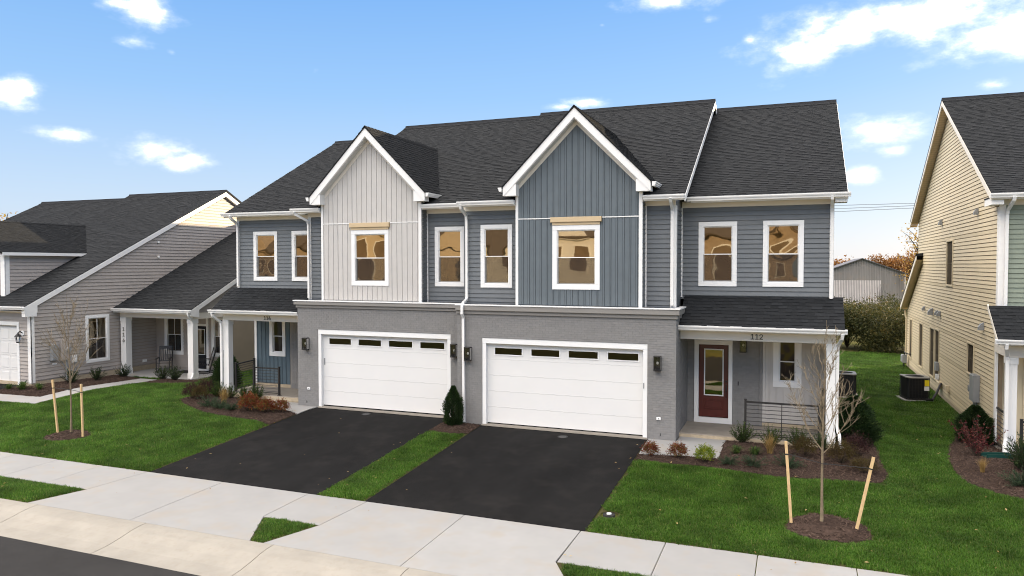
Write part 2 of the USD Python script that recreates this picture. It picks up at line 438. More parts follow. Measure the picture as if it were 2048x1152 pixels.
leaf('leaf_yew', [(0, (.018, .038, .010)), (.6, (.045, .085, .018)), (1, (.12, .17, .035))])
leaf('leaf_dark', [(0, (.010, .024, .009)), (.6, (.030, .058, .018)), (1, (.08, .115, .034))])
leaf('leaf_juniper', [(0, (.024, .048, .026)), (.6, (.062, .100, .052)), (1, (.13, .17, .08))])
leaf('leaf_nandina', [(0, (.11, .018, .012)), (.4, (.24, .055, .022)), (.7, (.17, .12, .03)), (1, (.10, .15, .03))])
leaf('leaf_lime', [(0, (.09, .16, .012)), (.6, (.24, .30, .02)), (1, (.42, .40, .03))])
leaf('leaf_plum', [(0, (.030, .014, .016)), (.6, (.06, .026, .024)), (1, (.10, .05, .03))])
leaf('leaf_burgundy', [(0, (.06, .014, .018)), (.6, (.14, .032, .036)), (1, (.26, .085, .06))])
leaf('leaf_russet', [(0, (.045, .030, .012)), (.6, (.095, .065, .020)), (1, (.10, .10, .025))])
leaf('straw', [(0, (.28, .17, .06)), (.6, (.45, .30, .11)), (1, (.58, .44, .2))], spec=.15)
leaf('leaf_olive', [(0, (.014, .022, .008)), (.42, (.040, .050, .016)), (.70, (.10, .092, .028)), (1, (.26, .18, .055))], scale=1.2)
leaf('leaf_autumn', [(0, (.13, .06, .02)), (.5, (.26, .12, .04)), (.8, (.34, .18, .05)), (1, (.20, .17, .05))], scale=.4)
leaf('leaf_gold', [(0, (.30, .18, .04)), (.6, (.45, .30, .08)), (1, (.55, .42, .16))], scale=1.0)
leaf('grass_blade', [(0, (.026, .072, .009)), (.5, (.076, .172, .018)), (.92, (.142, .275, .034)), (1, (.27, .27, .09))], var=.36, scale=1.3, transl=.35)


def glass_mat(name, tint, base, bump=.0, bscale=3.0, gcol=(1, 1, 1), fm=1.3):
    n = {'t': ('transparent_bsdf', {'color': tint}), 'g': ('glossy_bsdf', {'roughness': .015, 'color': gcol}), 'f': ('fresnel', {'IOR': 1.5}),
         'm': ('math', {'math_type': 'multiply_add', 'value2': fm, 'value3': base, 'use_clamp': True}), 'mx': ('mix_closure', {}),
         'geo': ('geometry', {}), 'nz': ('noise_texture', {'scale': bscale, 'detail': 0.6, 'roughness': .4, 'distortion': .25}), 'b': ('bump', {'strength': bump, 'distance': .02})}
    l = [('f.fac', 'm.value1'), ('m.value', 'mx.fac'), ('t.BSDF', 'mx.closure1'), ('g.BSDF', 'mx.closure2')]
    if bump:
        l += [('geo.position', 'nz.vector'), ('nz.fac', 'b.height'), ('b.normal', 'g.normal')]
    MAT[name] = usdkit.material(stage, f'/World/Looks/{name}', n, l, surface='mx.closure')


glass_mat('window_glass', (.42, .40, .36), .19, bump=.05, bscale=1.5, gcol=(1.0, .86, .64))
glass_mat('door_glass', (.55, .50, .40), .22, bump=.05, bscale=3, gcol=(1.0, .86, .60))
glass_mat('lamp_clear', (.92, .92, .92), .03)
glass_mat('garage_glass', (.40, .40, .40), .035, bump=.05, bscale=3, fm=.8, gcol=(1, .93, .9))
MAT['insect_screen'] = usdkit.material(stage, '/World/Looks/insect_screen', {'t': ('transparent_bsdf', {'color': (.95, .95, .95)}), 'd': ('diffuse_bsdf', {'color': (.035, .032, .03)}), 'mx': ('mix_closure', {'fac': .38})},
                                       [('t.BSDF', 'mx.closure1'), ('d.BSDF', 'mx.closure2')], surface='mx.closure')

MAT['dense_screen'] = usdkit.material(stage, '/World/Looks/dense_screen', {'t': ('transparent_bsdf', {'color': (.9, .9, .9)}), 'd': ('diffuse_bsdf', {'color': (.075, .062, .045)}), 'mx': ('mix_closure', {'fac': .82})},
                                      [('t.BSDF', 'mx.closure1'), ('d.BSDF', 'mx.closure2')], surface='mx.closure')

# ------------------------------------------------------------------ ground heights
_GY = [-400, -21.0, -19.9, -15.5, -10.74, -10.45, -10.1, -9.42, -6.68, 0.0]
_GZ = [-.50, -.50, -.62, -.56, -.64, -.655, -.60, -.488, -.43, -.03]


def sm(t):
    t = np.clip(t, 0, 1)
    return t * t * (3 - 2 * t)


def gh(x, y):
    x, y = np.broadcast_arrays(np.asarray(x, float), np.asarray(y, float))
    zf = np.interp(np.minimum(y, 0), _GY, _GZ)
    zb = -.06 + (-.24 + .06) * sm((x - 10) / 3) + (-.13 + .06) * sm((-13.5 - x) / 4)
    t = sm(y / 4)
    z = -.03 * (1 - t) + zb * t
    w = sm((y - 18) / 25)
    z = z + (-.5 - z) * w
    return np.where(y <= 0, zf, z)


def sheet(pg, step, lift=0.0, bump=0.0, seed=0):
    """a polygon of ground as a fine mesh that follows the ground"""
    x0, y0, x1, y1 = pg.bounds
    xs = np.arange(x0, x1 + step, step)
    ys = np.arange(y0, y1 + step, step)
    inner = pg.buffer(-step * .45)
    pp = prepared.prep(inner)
    pts = [(x, y) for x in xs for y in ys if pp.contains(Point(x, y))]
    ring = []
    for g in getattr(pg, 'geoms', [pg]):
        L = g.exterior.length
        n = max(int(L / (step * .8)), 8)
        ring += [g.exterior.interpolate(i / n, normalized=True).coords[0] for i in range(n)] + list(g.exterior.coords[:-1])
        for h in g.interiors:
            n = max(int(h.length / (step * .8)), 8)
            ring += [h.interpolate(i / n, normalized=True).coords[0] for i in range(n)]
    P2 = np.unique(np.round(np.array(pts + ring), 4), axis=0)
    from scipy.spatial import Delaunay
    tri = Delaunay(P2).simplices
    c = P2[tri].mean(1)
    pq = prepared.prep(pg.buffer(1e-3))
    keep = np.array([pq.contains(Point(*q)) for q in c])
    tri = tri[keep]
    a = P2[tri]
    ar = np.cross(a[:, 1] - a[:, 0], a[:, 2] - a[:, 0])
    tri[ar < 0] = tri[ar < 0][:, ::-1]
    z = gh(P2[:, 0], P2[:, 1]) + lift
    if bump:
        e = np.array([min(pg.exterior.distance(Point(*q)) / .35, 1) if hasattr(pg, 'exterior') else 1 for q in P2])
        z = z + bump * (e * (1.0 + .7 * (meshkit.fbm(np.c_[P2 * 3.1, np.zeros(len(P2))], 3, seed) - .5)))
    return MB().add(np.c_[P2, z], tri)


# ------------------------------------------------------------------ building pieces
def wall(name, parent, fr, pg, thick, m):
    return obj(name, MB().poly(fr, pg, -thick, 0.0), m, parent)


def strips(pg):
    return [g for g in getattr(pg, 'geoms', [pg]) if g.geom_type == 'Polygon' and g.area > 4e-4]


def lap(parent, fr, pg, h, m, z0=None, proud=.024, joints=False, limit=10 ** 6, gap=.013):
    """horizontal lap siding, every course (cut by the openings) a board of its own"""
    x0, t0, x1, t1 = pg.bounds
    t = t0 if z0 is None else z0 - h * math.ceil((z0 - t0) / h)
    rest, n = MB(), 0
    while t < t1:
        piece = pg.intersection(sbox(x0 - 1, t + gap, x1 + 1, t + h - .001))
        for g in strips(piece):
            cuts = [g]
            bx0, _, bx1, _ = g.bounds
            if joints and bx1 - bx0 > 3.2:
                c = bx0 + (bx1 - bx0) * RNG.uniform(.25, .75)
                cuts = strips(g.intersection(sbox(-99, -99, c - .0015, 99))) + strips(g.intersection(sbox(c + .0015, -99, 99, 99)))
            for q in cuts:
                for w in ([q] if q.convex_hull.area - q.area < 1e-4 else strips(Polygon(q.exterior).intersection(pg))):
                    pts = np.array(w.exterior.coords)[:-1]
                    if Polygon(pts).exterior.is_ccw is False:
                        pts = pts[::-1]
                    lean = .003 + proud * np.clip((t + h - pts[:, 1]) / h, 0, 1)
                    tone = RNG.uniform(.3, .7)
                    if n < limit:
                        b = MB()
                        (b.convex(fr, pts, .0005, lean, tone) if w.convex_hull.area - w.area < 1e-3 else b.poly(fr, w, .0005, proud * .6, tone))
                        obj('siding_board', b, m, parent, tone=True)
                    else:
                        rest.convex(fr, pts, .0005, lean, tone)
                    n += 1
        t += h
    if rest.v:
        obj('siding_boards', rest, m, parent, tone=True, kind='stuff')


def board_batten(parent, fr, pg, x0, m, pitch=.195, bw=.042):
    gr = .005 if 'pale' in m else .010
    """vertical panels, each with the narrow batten at its side"""
    a, t0, b, t1 = pg.bounds
    x = x0 - pitch * math.ceil((x0 - a) / pitch)
    while x < b:
        flat = strips(pg.intersection(sbox(x + gr, t0 - 1, x + pitch - bw - gr, t1 + 1)))
        bat = strips(pg.intersection(sbox(x + pitch - bw, t0 - 1, x + pitch - .003, t1 + 1)))
        tone = RNG.uniform(.3, .7)
        for i, g in enumerate(flat):
            q = MB()
            q.poly(fr, g, .0005, .016, tone)
            if i < len(bat):
                q.poly(fr, bat[i], .0005, .026, tone)
            obj('siding_panel', q, m, parent, tone=True)
        for g in bat[len(flat):]:
            obj('siding_panel', MB().poly(fr, g, .0005, .026, tone), m, parent, tone=True)
        x += pitch


def bricks(parent, fr, pg, single, z0=0.0, L=.203, H=.0677, j=.007, shift=0.0):
    """running bond; single(s,t) says which bricks are pieces of their own, the others are joined"""
    x0, t0, x1, t1 = pg.bounds
    rest = MB()
    k = 0
    t = z0 - H * math.ceil((z0 - t0) / H)
    while t < t1:
        s = x0 - L + (L / 2 if k % 2 else 0) + shift
        for g in strips(pg.intersection(sbox(x0 - 1, t + j, x1 + 1, t + H))):
            gx0, g0, gx1, g1 = g.bounds
            ss = s
            while ss < gx1:
                a, b = max(ss + j, gx0), min(ss + L, gx1)
                if b - a > .02 and g1 - g0 > .015:
                    d = .0035 + RNG.uniform(-.0012, .0022)
                    tone = float(np.clip(RNG.normal(.5, .22), 0, 1))
                    if single(a, t):
                        obj('brick', MB().cbox(fr, a, b, g0, g1, .0, d, .003, tone), 'brick_grey', parent, tone=True)
                    else:
                        rest.fbox(fr, a, b, g0, g1, .0, d, tone)
                ss += L
        t += H
        k += 1
    obj('bricks', rest, 'brick_grey', parent, tone=True, kind='stuff')


def shingles(parent, fr, pg, single=0, expo=.142, m='shingle', wmin=.12, wmax=.32):
    """courses of roof shingles on a slope: s along the eave, t up the slope; wedge shaped tabs of two thicknesses"""
    x0, t0, x1, t1 = pg.bounds
    rest, n = MB(), 0
    k = 0
    t = t0
    while t < t1 - .03:
        mid = LineString([(x0 - 1, t + expo * .5), (x1 + 1, t + expo * .5)]).intersection(pg)
        for ln in (getattr(mid, 'geoms', [mid])):
            if ln.is_empty or ln.length < .04:
                continue
            a, b = ln.bounds[0], ln.bounds[2]
            s = a
            thick = RNG.random() < .5
            while s < b - 1e-6:
                w = RNG.uniform(wmin, wmax)
                e = min(s + w, b)
                if b - e < .07:
                    e = b
                thick = not thick
                d = (.017 if thick else .008) + RNG.uniform(0, .003)
                tone = float(np.clip(RNG.normal(.62 if thick else .40, .17), 0, 1))
                te = min(t + expo + .012, t1 + .02)
                v = fr.P(np.array([s, e, e, s, s, e]), np.array([t, t, te, te, t, t]), np.array([d, d, .002, .002, -.002, -.002]))
                v = np.vstack([v, fr.P(np.array([s, e]), np.array([te, te]), np.array([-.002, -.002]))])
                f = [(0, 1, 2), (0, 2, 3), (4, 5, 1), (4, 1, 0), (1, 5, 2), (2, 5, 7), (4, 0, 3), (4, 3, 6)]
                if n < single:
                    obj('shingle', MB().add(v, f, tone), m, parent, tone=True)
                else:
                    rest.add(v, f, tone)
                n += 1
                s = e
        t += expo
        k += 1
    if rest.v:
        obj('shingles', rest, m, parent, tone=True, kind='stuff')


def slope_frame(y0, z0, slope, sign=1):
    """roof plane that rises with y (sign 1) from the eave line (y0, z0); s = x, t = distance up the slope"""
    c = 1 / math.hypot(1, slope)
    return Frame((0, y0, z0), (1, 0, 0), (0, sign * c, slope * c)), math.hypot(1, slope)


def slope_frame_x(x0, z0, slope, sign=1):
    """roof plane that rises with sign*x from the eave line (x0, z0); s runs along y"""
    c = 1 / math.hypot(1, slope)
    if sign < 0:
        return Frame((x0, 0, z0), (0, 1, 0), (-c, 0, slope * c)), math.hypot(1, slope)
    return Frame((x0, 0, z0), (0, -1, 0), (c, 0, slope * c)), math.hypot(1, slope)


def gutter(name, parent, x0, x1, y, z, m='gutter_white'):
    """K-style gutter along x: back at y, front towards -y, top at z"""
    prof = [(0, -.125), (-.075, -.125), (-.085, -.085), (-.105, -.06), (-.118, -.03), (-.118, 0), (-.106, 0), (-.106, -.02), (-.006, -.02), (0, 0)]
    b = MB()
    pg = Polygon(prof)
    fr = Frame((x0, y, z), (0, 1, 0), (0, 0, 1))
    b.poly(fr, pg, 0, x1 - x0)
    return obj(name, b, m, parent)


def downspout(parent, pts, m='gutter_white', r=.046):
    return obj('downspout', MB().tube(pts, r * 1.2, sides=4, phase=math.pi / 4), m, parent)


def window(parent, fr, s0, s1, t0, t1, tw=.13, m='white_vinyl', screen=True, rail=None, glass='window_glass', head=None, room=None, muntin=False, curtain=False):
    """a double-hung window: casing with sashes, panes and insect screen; the wall behind has its opening cut by hole()"""
    b = MB()
    b.cbox(fr, s0, s1, t1 - tw, t1, .0, .034)
    b.cbox(fr, s0, s1, t0, t0 + tw, .0, .036)
    b.cbox(fr, s0, s0 + tw, t0 + tw, t1 - tw, .0, .034)
    b.cbox(fr, s1 - tw, s1, t0 + tw, t1 - tw, .0, .034)
    w = obj('window', b, m, parent)
    a, c, p, q = s0 + tw, s1 - tw, t0 + tw, t1 - tw
    mid = rail or (p + q) / 2 + .0
    jm = MB()
    for (u0, u1, v0, v1) in ((a - .02, a + .012, p, q), (c - .012, c + .02, p, q), (a + .012, c - .012, q - .012, q + .02), (a + .012, c - .012, p - .02, p + .014)):
        jm.fbox(fr, u0, u1, v0, v1, -.10, .020)
    obj('jamb', jm, m, w)
    a, c, p, q = a + .012, c - .012, p + .014, q - .012
    for i, (v0, v1, d) in enumerate(((mid - .018, q, -.012), (p, mid + .018, -.042))):
        f = MB()
        e = .022
        f.fbox(fr, a, c, v1 - e, v1, d - .028, d)
        f.fbox(fr, a, c, v0, v0 + e * 1.25, d - .028, d)
        f.fbox(fr, a, a + e, v0 + e * 1.25, v1 - e, d - .028, d)
        f.fbox(fr, c - e, c, v0 + e * 1.25, v1 - e, d - .028, d)
        if muntin:
            mm = (a + c) / 2
            f.fbox(fr, mm - .012, mm + .012, v0 + e * 1.25, v1 - e, d - .022, d - .006)
        obj('sash', f, m, w)
        g = MB()
        # sealed panes bow a little and never sit perfectly true
        tx, ty = RNG.normal(0, .0030, 2)
        bow, rip, ph = RNG.normal(0, .0022), RNG.uniform(.0002, .0006), RNG.uniform(0, 6, 3)
        nu, nv = 11, 11
        U, V = np.meshgrid(np.linspace(-1, 1, nu), np.linspace(-1, 1, nv))
        D = -.015 + d + tx * U + ty * V + bow * (1 - U * U) * (1 - V * V) + rip * np.sin(3.2 * U + ph[0] + 1.5 * np.sin(2.4 * V + ph[1])) * np.cos(2.1 * V + ph[2])
        sv = fr.P((a + c) / 2 + U * ((c - a) / 2 - e), (v0 + v1) / 2 + V * ((v1 - v0) / 2 - e), D).reshape(-1, 3)
        ii = np.arange(nu * nv).reshape(nv, nu)
        qd = np.stack([ii[:-1, :-1], ii[:-1, 1:], ii[1:, 1:], ii[1:, :-1]], -1).reshape(-1, 4)
        g.add(sv, np.vstack([qd[:, [0, 1, 2]], qd[:, [0, 2, 3]]]))
        obj('pane', g, glass, w, smooth=True)
    if screen:
        g = MB()
        g.add(fr.P(np.array([a, c, c, a]), np.array([p, p, mid - .02, mid - .02] if screen != 'full' else [p, p, q, q]), np.full(4, -.008)), [(0, 1, 2), (0, 2, 3)])
        obj('insect_screen', g, 'insect_screen' if screen != 'full' else 'dense_screen', w)
    if curtain:
        g = MB()
        n = 24
        for (u0, u1) in ((a, a + .36 * (c - a)), (c - .30 * (c - a), c)):
            ss = np.linspace(u0, u1, n)
            dd = -.22 + .03 * np.sin(np.linspace(0, 20, n))
            v = np.vstack([fr.P(ss, np.full(n, p - .1), dd), fr.P(ss, np.full(n, q + .05), dd)])
            ff = []
            for i in range(n - 1):
                ff += [(i, i + 1, n + i + 1), (i, n + i + 1, n + i)]
            g.add(v, ff)
        obj('curtain', g, 'curtain', w)
    # the room behind
    if room is not False:
        dd = room or 1.6
        g = MB()
        x0, x1, z0, z1 = s0 - .3, s1 + .3, t0 - .75, t1 + .35
        P = lambda s, t, d: fr.P(s, t, d)
        v = np.vstack([fr.P(np.array([x0, x1, x1, x0]), np.array([z0, z0, z1, z1]), np.full(4, -dd)), fr.P(np.array([x0, x1, x1, x0]), np.array([z0, z0, z1, z1]), np.full(4, -.135))])
        g.add(v, [(0, 1, 2), (0, 2, 3), (0, 4, 5), (0, 5, 1), (1, 5, 6), (1, 6, 2), (2, 6, 7), (2, 7, 3), (3, 7, 4), (3, 4, 0)])
        obj('room', g, 'room_wall', w)
    return w


def hole(s0, s1, t0, t1, tw=.13):
    return sbox(s0 + tw - .02, t0 + tw - .02, s1 - tw + .02, t1 - tw + .02)


def full(s0, s1, t0, t1):
    return sbox(s0 - .002, t0 - .002, s1 + .002, t1 + .002)


def lantern(parent, fr, s, t, w=.20, h=.43):
    """black box lantern on the wall with a clear bulb"""
    b = MB()
    b.fbox(fr, s - w * .42, s + w * .42, t - h * .42, t + h * .46, 0, .018)
    b.cbox(fr, s - w / 2, s + w / 2, t + h / 2 - .03, t + h / 2, .02, .20, .008)
    b.fbox(fr, s - w / 2, s + w / 2, t - h / 2, t - h / 2 + .025, .02, .19)
    for dx in (-1, 1):
        for d0 in (.025, .175):
            b.fbox(fr, s + dx * (w / 2 - .009) - .009, s + dx * (w / 2 - .009) + .009, t - h / 2 + .025, t + h / 2 - .03, d0 - .009, d0 + .009)
    b.tube([fr.P(s, t + h / 2 - .03, .10), fr.P(s, t + .05, .10)], .014, 8)
    p = obj('wall_lamp', b, 'black_metal', parent)
    g = MB()
    for dx in (-1, 1):
        x = s + dx * (w / 2 - .005)
        g.add(fr.P(np.full(4, x), np.array([t - h / 2 + .03, t - h / 2 + .03, t + h / 2 - .03, t + h / 2 - .03]), np.array([.03, .17, .17, .03])), [(0, 1, 2), (0, 2, 3)])
    g.add(fr.P(np.array([s - w / 2 + .02, s + w / 2 - .02, s + w / 2 - .02, s - w / 2 + .02]), np.array([t - h / 2 + .03, t - h / 2 + .03, t + h / 2 - .03, t + h / 2 - .03]), np.full(4, .18)), [(0, 1, 2), (0, 2, 3)])
    obj('lamp_glass', g, 'lamp_clear', p)
    sp = trimesh.creation.icosphere(2, .034)
    sp.apply_scale([1, 1, 1.35])
    sp.apply_translation(fr.P(s, t + .01, .10))
    obj('bulb', sp, 'bulb_glass', p, smooth=True)
    return p


def outlet(parent, fr, s, t):
    b = MB().cbox(fr, s - .062, s + .062, t - .042, t + .042, 0, .03, .008)
    p = obj('outlet_cover', b, 'plug_white', parent)
    obj('socket', MB().fbox(fr, s - .012, s + .014, t - .012, t + .012, .030, .034), 'plug_dark', p)


def number(parent, fr, text, s, t, h, m='black_metal', vertical=False):
    for i, ch in enumerate(text):
        tm = meshkit.text_mesh(ch, h, .012)
        v = np.array(tm.vertices)
        dx = 0
        off = (0, -i * h * 1.55) if vertical else (i * h * .78, 0)
        w = fr.P(s + off[0] + v[:, 0], t + off[1] + v[:, 1], .004 + v[:, 2])
        obj('house_number', MB().add(w, tm.faces), m, parent)


def garage_door(parent, fr, s0, s1, t0, t1, depth, wins, latch):
    """sectional door: five flush sections, the top one with four panes"""
    fd = Frame(fr.P(0, 0, -depth), fr.a, fr.b)
    H = (t1 - t0) / 5
    base = obj('garage_door', MB().fbox(fd, s0, s1, t0, t1 - H, -.05, -.03), 'garage_white', parent)
    for k in range(5):
        a, b = t0 + k * H, t0 + (k + 1) * H
        pg = sbox(s0, a + .0015, s1, b - .0015)
        q = MB()
        if k == 4:
            for (u0, u1) in wins:
                pg = pg.difference(sbox(u0, a + .13, u1, a + .395))
            q.poly(fd, pg, -.03, .0)
        else:
            q.cbox(fd, s0, s1, a + .0015, b - .0015, -.03, .0, .003)
        obj('door_panel', q, 'garage_white', base)
    for (u0, u1) in wins:
        a = t0 + 4 * H
        q = MB()
        e = .032
        for (x0, x1, z0, z1) in ((u0, u1, a + .13, a + .13 + e), (u0, u1, a + .395 - e, a + .395), (u0, u0 + e, a + .13 + e, a + .395 - e), (u1 - e, u1, a + .13 + e, a + .395 - e)):
            q.fbox(fd, x0, x1, z0, z1, -.03, .014)
        obj('pane_frame', q, 'white_vinyl', base)
        q = MB().add(fd.P(np.array([u0 + e, u1 - e, u1 - e, u0 + e]), np.array([a + .13 + e, a + .13 + e, a + .395 - e, a + .395 - e]), np.full(4, -.008)), [(0, 1, 2), (0, 2, 3)])
        obj('pane', q, 'garage_glass', base)
    obj('door_seal', MB().fbox(fd, s0, s1, t0 - .035, t0 + .003, -.03, -.004), 'pipe_black', base)
    # garage interior behind the panes
    g = MB()
    v = np.vstack([fd.P(np.array([s0, s1, s1, s0]), np.array([t0, t0, t1 + .2, t1 + .2]), np.full(4, -3.0)), fd.P(np.array([s0, s1, s1, s0]), np.array([t0, t0, t1 + .2, t1 + .2]), np.full(4, -.06))])
    g.add(v, [(0, 1, 2), (0, 2, 3), (0, 4, 5), (0, 5, 1), (1, 5, 6), (1, 6, 2), (2, 6, 7), (2, 7, 3), (3, 7, 4), (3, 4, 0)])
    obj('room', g, 'room_wall', base)


def railing(parent, name, P0, P1, z0, h=1.07, mid=True, posts=(True, True), cables=8):
    """black metal railing with horizontal rods between P0 and P1 (x, y)"""
    P0, P1 = np.array(P0, float), np.array(P1, float)
    d = (P1 - P0) / np.linalg.norm(P1 - P0)
    L = np.linalg.norm(P1 - P0)
    fr = Frame((*P0, z0), (*d, 0), (0, 0, 1))
    r = obj(name, MB().fbox(fr, .03, L - .03, h - .085, h - .035, -.022, .022), 'black_metal', parent)
    for on, s in zip(posts, (0, L)):
        if on:
            b = MB().fbox(fr, s - .032, s + .032, .0, h, -.032, .032).fbox(fr, s - .038, s + .038, h, h + .018, -.038, .038).fbox(fr, s - .06, s + .06, 0, .014, -.06, .06)
            obj('post', b, 'black_metal', r)
    for k in range(cables):
        z = .13 + (h - .28) * k / (cables - 1)
        obj('rod', MB().tube([fr.P(.03, z, 0), fr.P(L - .03, z, 0)], .0105, 6), 'black_metal', r)
    obj('rod', MB().fbox(fr, .03, L - .03, .065, .09, -.012, .012), 'black_metal', r)
    if mid:
        obj('rod', MB().fbox(fr, L / 2 - .011, L / 2 + .011, .0, h - .085, -.011, .011), 'black_metal', r)


def column(parent, x0, x1, y0, y1, z0, z1):
    c = obj('porch_column', MB().box(x0, x1, y0, y1, z0 + .28, z1 - .18), 'white_trim', parent)
    e = .018
    obj('column_base', MB().box(x0 - e, x1 + e, y0 - e, y1 + e, z0, z0 + .28), 'white_trim', c)
    obj('column_cap', MB().box(x0 - e, x1 + e, y0 - e, y1 + e, z1 - .18, z1), 'white_trim', c)


def roof_slab(name, parent, fr, pg, thick=.14):
    return obj(name, MB().poly(fr, pg, -thick, -.003), 'roof_felt', parent)


def ridge_caps(parent, p0, p1, w=.15, step=.22, slope=.53, limit=60):
    p0, p1 = np.array(p0, float), np.array(p1, float)
    d = p1 - p0
    L = np.linalg.norm(d)
    d /= L
    side = np.cross(d, [0, 0, 1.0])
    side /= np.linalg.norm(side)
    n = int(L / step)
    b = MB()
    for i in range(n):
        a, c = p0 + d * (i * step), p0 + d * min((i + 1.15) * step, L)
        lo, hi = .016, .030
        v = []
        for q, hh in ((a, hi), (c, lo)):
            v += [q + side * w - np.array([0, 0, w * slope - hh]), q + np.array([0, 0, hh]), q - side * w - np.array([0, 0, w * slope - hh])]
        v = np.array(v)
        b.add(np.vstack([v, v - [0, 0, .02]]), [(0, 1, 4), (0, 4, 3), (1, 2, 5), (1, 5, 4), (0, 6, 7), (0, 7, 1), (1, 7, 8), (1, 8, 2)], RNG.uniform(.2, .8))
    obj('ridge_caps', b, 'shingle', parent, tone=True, kind='stuff')

# ------------------------------------------------------------------ the ground: street, walks, drives, lawns
def structure(name, mb, m, tone=False, **k):
    return obj(name, mb, m, tone=tone, kind='structure', **k)


def build_ground():
    # one sheet to the horizon: fine near the houses, coarse far away
    xs = np.unique(np.r_[-900, -400, -200, -120, np.arange(-80, -26, 6), np.arange(-26, 26, .8), np.arange(26, 86, 6), 120, 200, 400, 900])
    ys = np.unique(np.r_[-900, -300, -120, np.arange(-60, -22, 6), np.array(_GY[1:]), np.arange(-10.7, 48, .8), np.arange(50, 130, 8), 200, 400, 1200])
    X, Y = np.meshgrid(xs, ys)
    Z = gh(X, Y) - .035
    far = np.hypot(X, Y - 60) > 90
    Z = Z + np.where((Y > 48), .15 * (meshkit.noise(np.stack([X * .05, Y * .05, 0 * X], -1)) - .5), 0)
    ny, nx = X.shape
    i = np.arange(ny * nx).reshape(ny, nx)
    q = np.stack([i[:-1, :-1], i[:-1, 1:], i[1:, 1:], i[1:, :-1]], -1).reshape(-1, 4)
    v = np.stack([X, Y, Z], -1).reshape(-1, 3)
    b = MB().add(v, np.vstack([q[:, [0, 1, 2]], q[:, [0, 2, 3]]]))
    structure('ground', b, 'field')


build_ground()

WALK_Y0, WALK_Y1, CURB_Y, ROAD_Y = -8.25, -6.68, -9.42, -10.74
DRIVE1 = sbox(-6.56, WALK_Y1, -1.33, .56)
DRIVE2 = sbox(-.005, WALK_Y1, 5.20, .04)
XL, XR = -20.4, 14.5


def flat_slab(pg, lift, step=.8, thick=0.0):
    """smooth slab that follows the ground"""
    b = sheet(pg, step, lift)
    return b


def slab_strip(x0, x1, y0, y1, lift=.0, ch=.008):
    """a rectangle of paving following the slope in y, with sides, edges eased"""
    ys = np.unique(np.r_[y0, y1, [g for g in _GY if y0 < g < y1]])
    b = MB()
    v = []
    for y in ys:
        z = float(gh((x0 + x1) / 2, y)) + lift
        v += [(x0, y, z - .10), (x0, y, z - ch), (x0 + ch, y, z), (x1 - ch, y, z), (x1, y, z - ch), (x1, y, z - .10)]
    v = np.array(v)
    f = []
    n = len(ys)
    for i in range(n - 1):
        for j in range(5):
            a = i * 6 + j
            f += [(a, a + 7, a + 1), (a, a + 6, a + 7)]
    for i in (0, n - 1):
        a = i * 6
        f += [(a, a + 1, a + 2), (a, a + 2, a + 3), (a, a + 3, a + 5), (a + 3, a + 4, a + 5)]
    tone = RNG.uniform(.25, .75)
    return b.add(v, f, tone)


